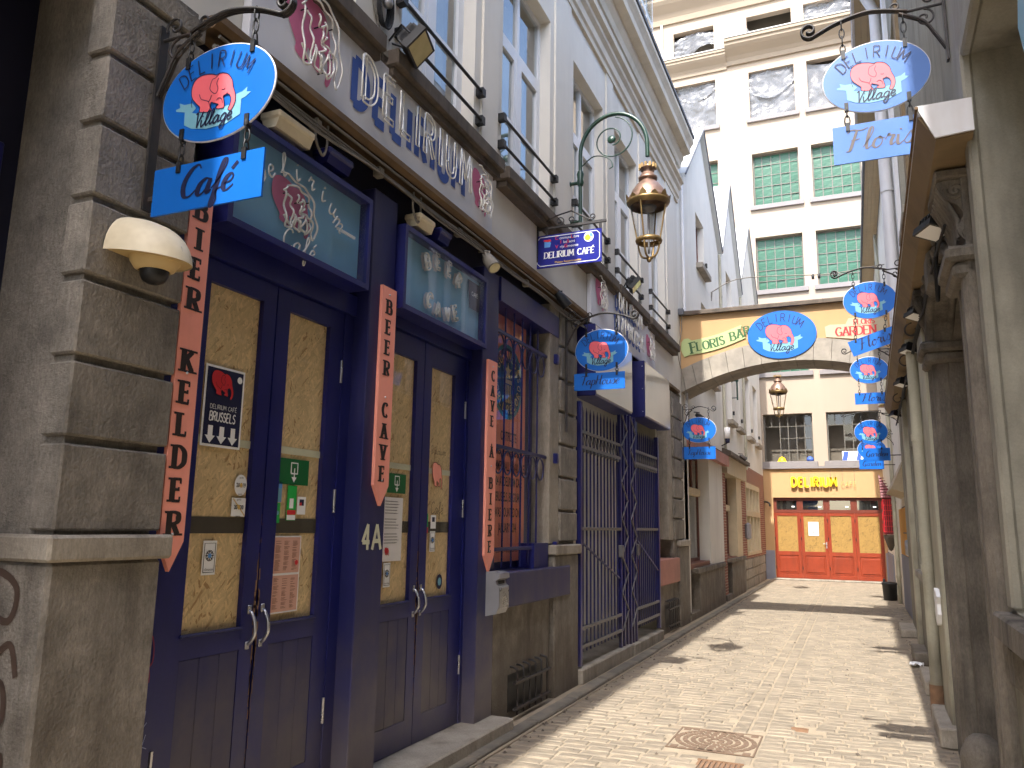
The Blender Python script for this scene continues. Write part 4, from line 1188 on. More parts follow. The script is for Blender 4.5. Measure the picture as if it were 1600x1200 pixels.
hanging_sign(.70, 9.6, -1, .305, 4.236, .28, .215, (.06, .57, 3.66, 3.84), 'Floris',
             'blue oval sign with its Floris board hanging crooked, in front of the arch', GS, text_h=.13, tilt=R(18), arm_z=4.58)
hanging_sign(.74, 13.6, -1, .354, 4.17, .28, .215, (.12, .64, 3.62, 3.8), 'Floris',
             'blue oval sign with level Floris board just under the arch', GS, text_h=.13, arm_z=4.5)
hanging_sign(.95, 17.0, -1, .40, 3.56, .3, .235, (.23, .72, 2.99, 3.24), 'Garden',
             'blue oval sign with Garden board jutting right, beyond the arch', GS, text_h=.12, arm_z=3.92, post=3.0)
hanging_sign(.95, 20.0, -1, .464, 3.5, .3, .235, (.18, .7, 3.04, 3.27), 'Garden',
             'farther Garden sign hidden behind the nearer one', GS, text_h=.12, arm_z=3.84, post=3.0)

# enamel plate on its own scrolled bracket
t = thing('enamel_plate', 'navy enamel plate lettered DELIRIUM CAFÉ on a scrolled bracket', 'sign', (XW, 7.0, 4.2))
m = MB().cbox(XW, XW + .012, 6.98, 7.02, 4.22, 4.62, b=.003)
m.box(XW, XW + .72, 6.988, 7.012, 4.555, 4.58)
m.tube([(XW + .0, 7, 4.6), (XW + .2, 7, 4.69), (XW + .36, 7, 4.72), (XW + .56, 7, 4.6)], .008, 6)
for cx_, rr in ((.24, .05), (.36, .035), (.58, .03)):
    m.tube([(XW + u, 7, z) for u, z in spiral((cx_, 4.63), rr, .012, R(-90), R(350), 20)], .006, 6)
for cx_ in (.1, .66): m.box(XW + cx_ - .012, XW + cx_ + .012, 6.992, 7.008, 4.49, 4.556)
m.build('bracket', 'iron', t)
fr = FS(-2.45, 6.992, 4.325)
pb = MB().prism([(-.345, -.17), (.345, -.17), (.345, .17), (-.345, .17)], fr, .016, -.016).build('plate', 'plate_blue', t)
m = MB()
a, b, c = .325, .15, .03
closed_line(m, [(-a, -b + c), (-a + c, -b), (a - c, -b), (a, -b + c), (a, b - c), (a - c, b), (-a + c, b), (-a, b - c)], fr, .007, .0015)
word(m, 'DELIRIUM CAFÉ', fr.at(0.01, -.075), .062, CAPS, 'serif', .2, .2, .05, lift=.0015)
for i, (s, z) in enumerate((('ommune  ibre', .118), ('lot  acré', .073), ('rije  emeente', .028))):
    ftext(m, s, fr.at(.012, z - .01), .04, .9, lift=.0015)
m.poly([(q[0] + .215, q[1] + .095) for q in circle(.05, 24)], fr, .0018)
m.build('lettering', 'white', pb)
m = MB(); m.poly([(q[0] + .205, q[1] + .09) for q in circle(.032, 20)], fr, .0026); ftext(m, 'Maison Recommandée', fr.at(0, -.135), .03); m.build('yellow_print', 'yellow', pb)
m = MB(); m.poly([(.225, .1), (.262, .095), (.25, .13), (.225, .13)], fr, .003); m.poly([(-.25, .04), (-.19, .04), (-.18, .08), (-.19, .1), (-.25, .1)], fr, .002); m.build('blue_print', 'light_blue', pb)
m = MB(); m.poly([(-.255, .12), (-.185, .12), (-.175, .1), (-.21, .095), (-.26, .105)], fr, .0026); 
for s, x_, z in (('C', -.118, .108), ('L', .042, .108), ('I', -.075, .063), ('S', .0, .063), ('V', -.118, .018), ('G', -.022, .018)): ftext(m, s, fr.at(x_, z), .05, bold=.001)

m.build('red_print', 'red', pb)

# street lanterns on swan-neck arms
def lantern(wx, y, lx, zl, label, k=1.0, under=False):
    """wall x, position along the alley, lantern axis x, lantern bottom z"""
    t = thing('street_lantern', label, 'street lamp', (wx, y, zl), 'copper street lanterns')
    sgn = 1
    px = wx + .14
    top = zl + 1.42 * k
    zt = zl + 1.3 * k
    m = MB()
    zb = zl + .5
    m.tube([(px, y, zb), (px, y, zl + 1.0)], .022, 10)
    m.tube([(px, y, zl + .98), (px, y, zl + 1.02), (px, y, zl + 1.06), (px, y, zl + 1.12), (px, y, zl + 1.16)], .04, 10, taper=[.7, 1.1, .8, 1.1, .7])
    cxm = (px + lx) / 2; rad = (lx - px) / 2
    arc = [(cxm - rad * math.cos(a), y, zl + 1.35 + rad * 1.12 * math.sin(a)) for a in [math.pi * i / 24 for i in range(25)]]
    m.tube([(px, y, zl + 1.12)] + arc + [(lx, y, zl + 1.2)], .023, 10)
    m.tube([(wx, y, zl + 1.02), (px, y, zl + 1.02)], .02, 8); m.lathe([(0, .0), (.045, .0), (.05, .012), (.02, .03), (0, .03)], (wx, y, zl + 1.02), 12, 'x')
    m.tube([(wx, y, zl + .56), (px, y, zl + .56)], .014, 8)
    m.build('arm', 'lamp_green', t)
    m = MB()
    c = (px + rad * .95, zl + 1.48)
    sp = [(c[0] + u, y, c[1] + z) for u, z in spiral((0, 0), .27, .07, R(80), R(-440), 44)]
    m.tube(sp, .008, 6)
    m.lathe([(0, -.02), (.035, -.015), (.05, 0), (.035, .015), (0, .02)], (c[0], y, c[1]), 12, 'y')
    P = catmull([Vector((px, zl + 1.2, 0)), Vector((px + .16, zl + 1.31, 0)), Vector((px + .33, zl + 1.26, 0)), Vector((px + .38, zl + 1.16, 0)), Vector((px + .34, zl + 1.13, 0))], 5)
    m.tube([(p.x, y, p.y) for p in P], .007, 6)
    m.build('scroll', 'lamp_green', t)
    cx_, cy_ = lx, y
    z = zl
    m = MB()
    m.lathe([(.2, .62), (.215, .66), (.23, .7), (.205, .71), (.2, .735), (.17, .8), (.12, .87), (.085, .9), (.08, .92), (.1, .925), (.105, .95), (.075, .955), (.07, 1.0), (.055, 1.01), (.05, 1.04), (.085, 1.05), (.08, 1.08), (.045, 1.09), (.0, 1.1)], (cx_, cy_, z), 24)
    hd = m.build('hood', 'copper', t)
    m = MB()
    for i in range(12):
        a = 2 * math.pi * i / 12
        u = Vector((math.cos(a), math.sin(a), 0)); v = Vector((-math.sin(a), math.cos(a), 0))
        b0 = Vector((cx_, cy_, z + .66)) + u * .226
        h = .085 if i % 2 else .055
        m.add([b0 - v * .05, b0 + v * .05, b0 + v * .03 + Vector((0, 0, h * .6)) + u * .012, b0 + Vector((0, 0, h)) + u * .022, b0 - v * .03 + Vector((0, 0, h * .6)) + u * .012], [(0, 1, 2, 3, 4)])
        b1 = Vector((cx_, cy_, z + 1.05)) + u * .086
        m.box(b1.x - .012, b1.x + .012, b1.y - .012, b1.y + .012, z + 1.05, z + 1.1)
    m.lathe([(.2, .61), (.232, .65), (.236, .67), (.225, .675)], (cx_, cy_, z), 24)
    m.build('crown', 'bronze', hd)
    MB().lathe([(.115, .25), (.2, .62)], (cx_, cy_, z), 20).build('glass', 'pane_lamp', t)
    m = MB()
    for i in range(4):
        a = 2 * math.pi * i / 4 + R(-100)
        u = (math.cos(a), math.sin(a))
        m.tube([(cx_ + u[0] * .205, cy_ + u[1] * .205, z + .64), (cx_ + u[0] * .125, cy_ + u[1] * .125, z + .2)], .0095, 6)
        P = catmull([Vector((.125, .2, 0)), Vector((.11, .12, 0)), Vector((.075, .05, 0)), Vector((.0, .03, 0))], 4)
        m.tube([(cx_ + u[0] * p.x, cy_ + u[1] * p.x, z + p.y) for p in P], .011, 6)
    m.lathe([(.105, .2), (.135, .2), (.145, .225), (.135, .25), (.105, .25)], (cx_, cy_, z), 24)
    m.lathe([(.0, -.02), (.02, -.01), (.028, .01), (.02, .035), (.0, .045)], (cx_, cy_, z), 10)
    m.build('cage', 'bronze', t)
    m = MB().lathe([(0, .62), (.09, .61), (.07, .57), (.0, .55)], (cx_, cy_, z), 16)
    m.tube([(cx_, cy_, z + .08), (cx_, cy_, z + .55)], .012, 8)
    m.build('burner', 'iron_grey', t)
lantern(XW, 7.95, -1.865, 4.44, 'copper street lantern on a green swan-neck arm over the cafe front')
lantern(XW, 21.0, -1.62, 4.46, 'smaller-looking copper lantern seen through the arch')

# floodlights and security camera
def floodlight(p, d, label, w=.19, lens='lens', group='floodlights', wall=None):
    """p: head centre, d: direction the lamp looks"""
    t = thing('floodlight', label, 'floodlight', p, group)
    d = Vector(d).normalized()
    sx = Vector((0, 0, 1)).cross(d); sx = sx.normalized() if sx.length > .05 else Vector((0, 1, 0))
    up = d.cross(sx)
    fr = Frame(p, sx, up, d)
    m = MB().prism([(-w / 2, -w * .36), (w / 2, -w * .36), (w / 2, w * .36), (-w / 2, w * .36)], fr, w * .22, -.0)
    m.prism([(-w * .36, -w * .26), (w * .36, -w * .26), (w * .36, w * .26), (-w * .36, w * .26)], fr, w * .3, -w * .3)
    for k in range(5): m.prism([(-w * .36 + k * w * .17, -w * .3), (-w * .34 + k * w * .17, -w * .3), (-w * .34 + k * w * .17, w * .3), (-w * .36 + k * w * .17, w * .3)], fr, w * .2, -w * .24)
    m.build('housing', 'black', t)
    MB().poly([(-w * .43, -w * .3), (w * .43, -w * .3), (w * .43, w * .3), (-w * .43, w * .3)], fr, w * .223).build('lens', lens, t)
    q = Vector(wall) if wall else Vector(p) - d * w
    MB().tube([fr.p(-w * .5, 0, 0), fr.p(-w * .55, 0, -w * .3), q], .008, 6).tube([fr.p(w * .5, 0, 0), fr.p(w * .55, 0, -w * .3), q], .008, 6).build('yoke', 'black', t)
floodlight((XW + .22, 4.16, 4.83), (.72, .2, -.7), 'black floodlight with cable coil above the DELIRIUM neon board', .26, wall=(XW, 4.16, 4.9))
floodlight((XW + .2, 10.05, 4.88), (.75, .15, -.65), 'black floodlight above the TAPHOUSE neon board', .26, wall=(XW + .02, 10.1, 4.8))
t = thing('cable_coil', 'black cable coiled on the wall beside a floodlight', 'cable', (XW, 4.03, 5.0))
m = MB()
for k in range(4):
    m.tube([(XW + .04 + .012 * k, 4.02 + (.06 + .006 * k) * math.cos(a), 5.06 + (.13 + .01 * k) * math.sin(a)) for a in [2 * math.pi * i / 24 for i in range(24)]], .008, 6, closed=True)
m.build('coil', 'rubber', t)
MB().lathe([(0, -.03), (.03, -.02), (.035, .0), (.03, .06), (.02, .1), (0, .11)], (XW + .08, 4.02, 5.08), 12).build('plug', 'mailbox_grey', t)
m = MB()
for k in range(5):
    m.tube(catmull([Vector((XW + .02, 4.0 - .02 * k, 5.3)), Vector((XW + .03, 3.98 - .015 * k, 5.05)), Vector((XW + .04, 3.98 + .01 * k, 4.86)), Vector((XW + .06, 4.04 + .015 * k, 4.72))], 4), .006, 5)
m.build('loose_leads', 'cable', t)
def spot(p, d, label, body='black'):
    t = thing('spotlight', label, 'spotlight', p, 'spotlights on the facades')
    p = Vector(p); d = Vector(d).normalized()
    MB().tube([p - d * .08, p - d * .02, p + d * .1], .05, 12, taper=[.6, 1, 1.15]).build('can', body, t)
    q = [p + d * .1005 + Vector((0, 0, 0))]
    MB().tube([p + d * .101, p + d * .103], .048, 12).build('lens', 'lens', t)
    MB().tube([p - d * .02, p + Vector((0, 0, .08)), p + Vector((-.1, 0, .09))], .01, 6).build('bracket', body, t)
spot((XW + .14, 7.35, 3.93), (.5, .4, -.75), 'black spotlight under the end of the soffit, above the barred window')
spot((XW + .3, 14.3, 3.62), (.6, .55, -.5), 'small bright-rimmed spotlight under the left springing of the arch', 'black')
spot((XW + .3, 20.3, 3.4), (.7, .5, -.45), 'dark spotlight on the awning of the far left shop', 'iron')
spot((XW + .12, 5.62, 3.78), (.6, -.2, -.75), 'little spotlight at the top of the second navy pilaster', 'cable')
# emergency lights on top of the transom boxes
def batten(y0, y1, z, m_, label):
    t = thing('light_fitting', label, 'light fitting', (XW + .04, (y0 + y1) / 2, z), 'light fittings above the doors')
    MB().cbox(XW - .06, XW + .08, y0, y1, z, z + .045, b=.01).build('tray', 'ivory' if m_ == 'ivory' else m_, t)
    MB().extrude([(XW - .05, z), (XW + .07, z), (XW + .05, z - .05), (XW - .03, z - .05)], 'y', y0 + .01, y1 - .01).build('diffuser', m_, t)
batten(3.05, 3.36, 3.76, 'ivory', 'ivory emergency light above the first transom')
batten(3.5, 3.74, 3.76, 'navy', 'navy painted light fitting over the first transom')
batten(4.56, 4.78, 3.76, 'ivory', 'ivory emergency light above the second transom')
batten(4.86, 5.04, 3.76, 'navy', 'navy painted light fitting over the second transom')
# conduits and sagging cables under the soffit
t = thing('cable_run', 'bundle of dusty cables strung under the soffit boards', 'cable', (XW, 5.5, 3.9))
m = MB()
m.tube([(XW + .04, 2.6, 3.9), (XW + .04, 8.4, 3.9)], .014, 6)
m.tube([(XW + .07, 2.6, 3.945), (XW + .07, 8.4, 3.945)], .01, 6)
for k in range(4):
    P = [Vector((XW + .06 + .012 * k, 2.6 + i * .72, 3.9 - .02 * k - (.02 if i % 2 else 0) + .012 * math.sin(i * 2.1 + k))) for i in range(9)]
    m.tube(catmull(P, 4), .006, 5)
for yy in (3.4, 4.5):
    P = [Vector((XW + .05, yy, 3.93)), Vector((XW + .06, yy - .02, 3.8)), Vector((XW + .06, yy + .05, 3.72)), Vector((XW + .05, yy + .1, 3.8)), Vector((XW + .05, yy + .1, 3.93))]
    m.tube(catmull(P, 5), .008, 6)
m.build('cables', 'cable', t)
m = MB()
for yy in (3.38, 4.05, 5.2, 6.6): MB().cbox(XW + .0, XW + .06, yy, yy + .06, 3.86, 3.93, b=.01).build('clamp', 'cable', t)
# dome camera under its ivory hood
t = thing('security_camera', 'ivory hooded dome camera on the nearest stone pier', 'security camera', (XW + .04, 2.27, 2.72))
m = MB()
Xc = XW + .045
n = 16
v = []; f = []
HZ = 2.70
for i in range(n + 1):
    a = math.pi * i / n
    for j in range(9):
        ph = math.pi / 2 * j / 8
        out = .27 * math.sin(a) * math.cos(ph); lat = -.165 * math.cos(a) * (.35 + .65 * math.cos(ph))
        v.append((Xc + out, 2.285 + lat, HZ - .12 * out * math.cos(ph) + .17 * math.sin(ph)))
for i in range(n):
    for j in range(8):
        q = i * 9 + j
        f.append((q, q + 9, q + 10, q + 1))
m.add(v, f, True)
m.build('hood', 'ivory', t)
m = MB(); v = [(Xc, 2.285, HZ + .0)]
for i in range(n + 1):
    a = math.pi * i / n
    v.append((Xc + .267 * math.sin(a), 2.285 - .162 * math.cos(a), HZ + .004 - .12 * .267 * math.sin(a)))
m.add(v, [(0, i + 2, i + 1) for i in range(n)])
m.lathe([(.105, .02), (.1, .0), (.08, -.03), (.062, -.04)], (Xc + .11, 2.285, HZ - .02), 20)
m.build('underside', 'ivory_dark', t)
MB().lathe([(.058, .01), (.056, -.018), (.045, -.04), (.024, -.052), (0, -.056)], (Xc + .11, 2.285, HZ - .06), 18).build('dome', 'black', t)
m = MB(); ftext(m, 'MOBOTIX', Frame((Xc + .215, 2.335, HZ + .0), (-.45, .89, -.02), (-.3, -.12, .94), (.8, .45, .3)), .034, lift=.02); m.build('lettering', 'mailbox_grey', t)
# window grille
t = thing('window_grille', 'navy iron grille with ring friezes over the salmon poster', 'grille', (XW, 6.7, 1.3))
for k in range(6):
    y = 6.14 + k * .2
    MB().tube([(XW - .04, y, 1.26), (XW - .04, y, 3.62)], .009, 6).build('bar', 'navy', t)
for z in (3.33, 2.3, 1.42):
    MB().cbox(XW - .045, XW - .02, 6.1, 7.52, z - .016, z + .016, b=.004).build('rail', 'navy_dusty', t)
    MB().cbox(XW - .05, XW + .05, 7.47, 7.53, z - .05, z + .05, b=.006).build('wall_fixing', 'navy', t)
for z in (3.2, 2.17):
    for k in range(6):
        y = 6.21 + k * .2
        if y > 7.3: continue
        MB().tube([(XW - .03, y + .085 * math.cos(a), z + .105 * math.sin(a)) for a in [2 * math.pi * i / 20 for i in range(20)]], .008, 6, closed=True).build('ring', 'navy_dusty', t)
# the poster behind it
t = thing('poster', 'tall salmon poster with a round record emblem behind the window grille', 'poster', (XD - .05, 6.7, 1.3))
X = XD - .05
MB().box(X, X + .01, 6.28, 7.12, 1.3, 3.57).build('sheet', 'poster_red', t)
fr = FL(6.68, 2.96, X + .01)
em = MB().poly(circle(.36, 36), fr, .001).build('emblem_rim', 'teal', t)
MB().poly(circle(.32, 36), fr, .002).build('emblem_disc', 'teal_navy', em)
m = MB()
star = [((.09 if i % 2 == 0 else .036) * math.cos(R(90 + 36 * i)), (.09 if i % 2 == 0 else .036) * math.sin(R(90 + 36 * i)) + .1) for i in range(10)]
m.poly(star, fr, .003)
m.poly([(-.09, -.02), (.09, -.02), (.09, .02), (-.09, .02)], fr, .003)
for k in range(4): m.poly([(-.065 + k * .036, -.2), (-.045 + k * .036, -.2), (-.045 + k * .036, -.03), (-.065 + k * .036, -.03)], fr, .003)
arcword(m, 'GUINNESS', fr, .22, .22, 150, 30, .075, wt=.16, turn=1, lift=.003)
arcword(m, 'WORLD', fr, .3, .3, 185, 250, .07, wt=.16, turn=1, lift=.003)
arcword(m, 'RECORDS', fr, .3, .3, 270, 372, .07, wt=.16, turn=1, lift=.003)
m.build('emblem_marks', 'gold', em)
m = MB()
for i, s in enumerate(('CERTIFICATE', 'MOST VARIETIES OF', 'COMMERCIALLY AVAILABLE', '2004 AT DELIRIUM CAFE', 'BRUSSELS, BELGIUM', 'WAS COUNTED ON', 'JANUARY 2004')):
    ftext(m, s, FL(6.72, 2.4 - i * .14, X + .01), .12, .52, lift=.0015, bold=.002)
ftext(m, 'GUINNESS WORLD RECORDS', FL(6.72, 1.38, X + .01), .06, .6, lift=.0015)
m.build('lettering', 'ink', t)
# mailbox
t = thing('mailbox', 'grey metal ash and letter box below the CAVE A BIERE board', 'mailbox', (XW, 6.03, .9))
Y0, Y1 = 5.93, 6.13
m = MB().extrude([(XW + .006, .9), (XW + .1, .92), (XW + .125, .98), (XW + .125, 1.13), (XW + .1, 1.15), (XW + .09, 1.18), (XW + .13, 1.2), (XW + .125, 1.235), (XW + .09, 1.25), (XW + .006, 1.25)], 'y', Y0, Y1)
m.build('body', 'mailbox_grey', t)
MB().cbox(XW + .125, XW + .13, Y0 + .015, Y1 - .015, .96, 1.125, b=.002).build('front_plate', 'steel', t)
m = MB()
for k in range(4): m.box(XW + .094, XW + .102, Y0 + .05 + k * .03, Y0 + .07 + k * .03, 1.153, 1.178)
m.build('slots', 'black', t)
# cellar gratings
def cellar(y0, y1, z0, z1, label):
    t = thing('cellar_grille', label, 'grille', (XW, (y0 + y1) / 2, 0), 'cellar grilles at the foot of the left wall')
    MB().box(XW - .05, XW + .004, y0 + .02, y1 - .02, z0 + .02, z1 - .06).build('opening', 'black', t)
    n = 6
    for k in range(n):
        y = y0 + (y1 - y0) * (k + .5) / n
        P = catmull([Vector((XW + .07, y, z0)), Vector((XW + .07, y, z1 - .06)), Vector((XW + .05, y, z1 - .01)), Vector((XW + .0, y, z1))], 4)
        MB().tube(P, .009, 6).build('bar', 'iron', t)
    for z in (z0 + .05, z1 - .12): MB().cbox(XW + .055, XW + .085, y0, y1, z - .012, z + .012, b=.003).build('rail', 'iron', t)
cellar(6.4, 7.25, .05, .43, 'rusty cellar grille in the stone below the barred window')
cellar(12.5, 13.3, .08, .5, 'cellar grille below the pink sill beyond the gates')
# folding gates
def gate(y0, y1, zb, label, mirrored):
    t = thing('folding_gate', label, 'gate', (XW, (y0 + y1) / 2, zb), 'iron gates in front of the taphouse')
    X = XW + .03
    a = y0 + .1 if not mirrored else y0 + .38
    b = y1 - .4 if not mirrored else y1 - .06
    post = y0 + .04 if not mirrored else y1 - .02
    MB().cbox(X - .03, X + .03, post - .035, post + .035, zb + .02, 3.0, b=.005).build('post', 'navy', t)
    n = 11
    for k in range(n):
        y = a + (b - a) * (k + .5) / n
        top = 2.98 - .04 * abs(k - n / 2) / n
        MB().tube([(X, y, .3), (X, y, top - .07), (X, y, top)], .0105, 6, taper=[1, 1, .15]).build('bar', 'navy', t)
    for z in (2.67, 2.5, 1.6, .55, .36): MB().cbox(X - .01, X + .022, a - .04, b + .04, z - .018, z + .018, b=.003).build('rail', 'iron_grey', t)
    m = MB()
    for k in range(n):
        y = a + (b - a) * (k + .5) / n; w = (b - a) / n / 2
        m.tube([(X + .012, y - w, 2.52), (X + .012, y, 2.65), (X + .012, y + w, 2.52)], .006, 5)
        m.lathe([(0, -.022), (.018, -.012), (.02, 0), (.012, .02), (0, .025)], (X + .012, y, 2.46), 8)
    m.build('frieze', 'iron_grey', t)
    MB().tube([(X + .015, a, 1.45), (X + .015, b - .05, 1.0)], .014, 6).build('brace', 'navy', t)
    # folded lattice at the meeting side
    s0, s1 = (b + .06, y1 - .04) if not mirrored else (y0 + .04, a - .06)
    for yy in (s0, (s0 + s1) / 2, s1): MB().cbox(X - .022, X + .022, yy - .022, yy + .022, zb, 3.12, b=.004).build('upright', 'navy', t)
    m = MB()
    zz = .35; k = 0
    while zz < 3.0:
        for off in (0,):
            p, q = (s0, s1) if k % 2 == 0 else (s1, s0)
            m.tube([(X + .026, p, zz), (X + .026, q, zz + .23)], .011, 5)
        zz += .23; k += 1
    m.build('lattice', 'iron_grey', t)
    ly = b + .03 if not mirrored else a - .03
    MB().cbox(X - .01, X + .05, ly - .03, ly + .03, 1.25, 1.4, b=.006).build('lock', 'iron_grey', t)
gate(8.2, 10.22, .155, 'navy folding iron gate nearest the viewer, left one of the pair', False)
gate(10.3, 12.0, .14, 'navy folding iron gate farther along, right one of the pair', True)
# light boxes over the gates
def lightbox(y0, y1, z0, z1, face, label):
    t = thing('light_box', label, 'light box', (XW, (y0 + y1) / 2, z0), 'light boxes over the gates')
    MB().cbox(XW - .05, XW + .2, y0, y1, z0, z1, b=.006).build('case', 'navy', t)
    MB().cbox(XW + .2, XW + .212, y0 + .02, y1 - .02, z0 + .02, z1 - .02, b=.003).build('face', face, t)
    m = MB()
    for z in (z0 + .08, z1 - .08, (z0 + z1) / 2): m.lathe([(0, -.004), (.008, -.003), (.008, 0)], (XW + .17, y0, z), 8, 'y')
    m.build('screws', 'steel', t)
lightbox(8.3, 9.9, 3.07, 3.9, 'lightbox_face', 'pale light box behind the TapHouse sign, over the nearer gate')
lightbox(10.6, 12.2, 3.13, 3.93, 'lightbox_face', 'pale light box with navy side over the farther gate')

# papers and stickers on the boarded doors
XG = XD - .019
def sheet(y0, y1, z0, z1, m_, name, label, cat='sticker', poly=None):
    fr = FL((y0 + y1) / 2, (z0 + z1) / 2, XG)
    w, h = (y1 - y0) / 2, (z1 - z0) / 2
    t = thing(name, label, cat, (XG, (y0 + y1) / 2, z0))
    MB().prism(poly or [(-w, -h), (w, -h), (w, h), (-w, h)], fr, .0012).build('sheet', m_, t)
    return t, fr.at(0, 0, .0012), w, h
t, fr, w, h = sheet(2.905, 3.18, 1.985, 2.395, 'white', 'door_poster', 'navy poster with pink elephant and three white arrows on the first door', 'poster')
MB().poly([(-w + .012, -h + .012), (w - .012, -h + .012), (w - .012, h - .012), (-w + .012, h - .012)], fr, .001).build('print_ground', 'ink_navy', t)
mm = emblem(t, fr.at(-.01, .115, .001), .19, .15, body='red'); mm.build('elephant_lines', 'ink', t)
m = MB()
word(m, 'DELIRIUM CAFÉ', fr.at(0, -.015, .001), .022, CAPS, 'thin', .1, .2); word(m, 'BRUSSELS', fr.at(-.004, -.075, .001), .045, CAPS, 'thin', .15, .2, .1, xs=.72)
for k in (-1, 0, 1):
    c = k * .078
    m.poly([(c - .016, -.1), (c - .016, -.15), (c - .034, -.15), (c, -.188), (c + .034, -.15), (c + .016, -.15), (c + .016, -.1)], fr, .0025)
m.poly([(a + .1, b + .155) for a, b in circle(.018, 16)], fr, .0025)
m.build('white_print', 'white', t)
def year(y0, y1, z0, z1, txt, round_, label):
    w = (y1 - y0) / 2; h = (z1 - z0) / 2
    t, fr, w, h = sheet(y0, y1, z0, z1, 'white', 'year_sticker', label, 'sticker', circle(h, 20, w) if round_ else None)
    m = MB(); ftext(m, txt, fr.at(0, -.01), .03, .8, bold=.0008); ftext(m, 'guide', fr.at(0, .035), .014); ftext(m, 'guide', fr.at(0, -.05), .014); m.build('print', 'ink', t)
    m = MB(); m.poly(circle(.013, 12, .01), fr, .003)
    if not round_: ribbon(m, [Vector((-w * .9, h * .9, 0)), Vector((w * .9, -h * .9, 0))], fr, lambda d, t_: .006, .0028)
    m.build('mark', 'gold', t)
year(3.165, 3.255, 1.75, 1.86, '20   19', True, 'round white sticker reading 20 19 on the first door')
year(3.155, 3.255, 1.645, 1.74, '20   20', False, 'square white sticker reading 20 20 on the first door')
def flake(y0, y1, z0, z1, label):
    t, fr, w, h = sheet(y0, y1, z0, z1, 'white', 'snowflake_sticker', label)
    m = MB()
    closed_line(m, [(-w * .8, -h * .85), (w * .8, -h * .85), (w * .8, h * .85), (-w * .8, h * .85)], fr, .004, .001)
    for i in range(8):
        a = i * math.pi / 4
        ribbon(m, [Vector((0, .01, 0)), Vector((w * .62 * math.cos(a), .01 + w * .62 * math.sin(a), 0))], fr, lambda d, t_: .005, .001)
        for s_ in (-.35, .35):
            ribbon(m, [Vector((w * .38 * math.cos(a), .01 + w * .38 * math.sin(a), 0)), Vector((w * .6 * math.cos(a + s_), .01 + w * .6 * math.sin(a + s_), 0))], fr, lambda d, t_: .004, .001)
    ftext(m, 'climatisé', fr.at(0, -h * .75), .018)
    m.build('print', 'ink', t)
    MB().poly(circle(.012, 12), fr.at(0, .01), .003).build('mark', 'light_blue', t)
flake(2.985, 3.075, 1.36, 1.525, 'white snowflake sticker on the first door, beside the stone pier')
flake(4.615, 4.70, 1.2, 1.36, 'white snowflake sticker under the notice on the second door')
flake(5.235, 5.315, 1.42, 1.57, 'white snowflake sticker on the farthest door leaf')
def exitq(y0, y1, z0, z1, label):
    t, fr, w, h = sheet(y0, y1, z0, z1, 'sticker_dkgreen', 'green_sign', label, 'sign')
    m = MB()
    closed_line(m, [(-.028, -.01), (-.028, .05), (.028, .05), (.028, -.01)], fr, .009, .001)
    ribbon(m, [Vector((0, .02, 0)), Vector((0, -.04, 0))], fr, lambda d, t_: .009, .002)
    m.poly([(-.022, -.03), (0, -.06), (.022, -.03)], fr, .0016)
    m.build('mark', 'white', t)
exitq(3.5, 3.76, 1.83, 1.975, 'dark green sign with white arrow mark on the first double door')
exitq(4.62, 4.86, 1.83, 1.965, 'dark green sign with white arrow mark on the second double door')
t, fr, w, h = sheet(3.495, 3.73, .99 + .14, 1.545, 'paper', 'menu_sheet', 'pair of printed menu sheets on the first double door', 'menu')
m = MB()
for z0, z1 in ((-h + .008, -.006), (.006, h - .008)): m.poly([(-w + .008, z0), (w - .008, z0), (w - .008, z1), (-w + .008, z1)], fr, .001)
m.build('printed_pages', 'menu_paper', t)
m = MB(); rr = random.Random(5)
for c in (-.072, 0, .072):
    z = h - .03
    while z > -h + .02:
        if abs(z) > .02: m.poly([(c - .028, z), (c - .028 + rr.uniform(.02, .052), z), (c - .028 + rr.uniform(.02, .052), z + .0022), (c - .028, z + .0022)], fr, .0016)
        z -= rr.choice((.006, .006, .012))
m.build('small_print', 'brown_frame', t)
m = MB().poly([(a + .085, b + .06) for a, b in circle(.014, 12)], fr, .002); m.build('mark', 'red', t)
t, fr, w, h = sheet(3.585, 3.665, 1.63, 1.825, 'sticker_green', 'tag_sticker', 'green door-hanger sticker on the first double door')
m = MB().poly([(-w + .003, -h + .003), (w - .003, -h + .003), (w - .003, -h + .03), (-w + .003, -h + .03)], fr, .001); m.poly([(-.02, -.03), (.015, -.03), (.015, .025), (-.02, .025)], fr, .001); m.build('white_print', 'white', t)
m = MB().poly([(-w + .003, -h + .032), (w - .003, -h + .032), (w - .003, -h + .058), (-w + .003, -h + .058)], fr, .001); m.build('red_print', 'red', t)
t, fr, w, h = sheet(3.675, 3.75, 1.665, 1.765, 'white', 'payment_sticker', 'small white payment-card sticker on the first double door')
m = MB().poly([(-.02, -.0), (.02, -.0), (.02, .035), (-.02, .035)], fr, .001); m.build('card_print', 'ink_navy', t)
m = MB().poly([(-.02, .0), (.0, .0), (.0, .017), (-.02, .017)], fr, .002); m.build('red_print', 'red', t)
t, fr, w, h = sheet(3.49, 3.535, 1.73, 1.84, 'light_blue', 'blue_sticker', 'small blue sticker at the edge of the first double door')
MB().poly([(-w + .004, -h + .004), (w - .004, -h + .004), (w - .004, .02), (-w + .004, .02)], fr, .001).build('white_print', 'banner', t)
t, fr, w, h = sheet(3.49, 3.53, 1.615, 1.725, 'sticker_green', 'green_sticker', 'plain green sticker below the small blue one on the first double door')
MB().poly(circle(.012, 12), fr, .001).build('white_print', 'banner', t)
t, fr, w, h = sheet(4.58, 4.83, 1.37, 1.8, 'paper', 'notice', 'white printed notice on the second double door', 'notice')
m = MB()
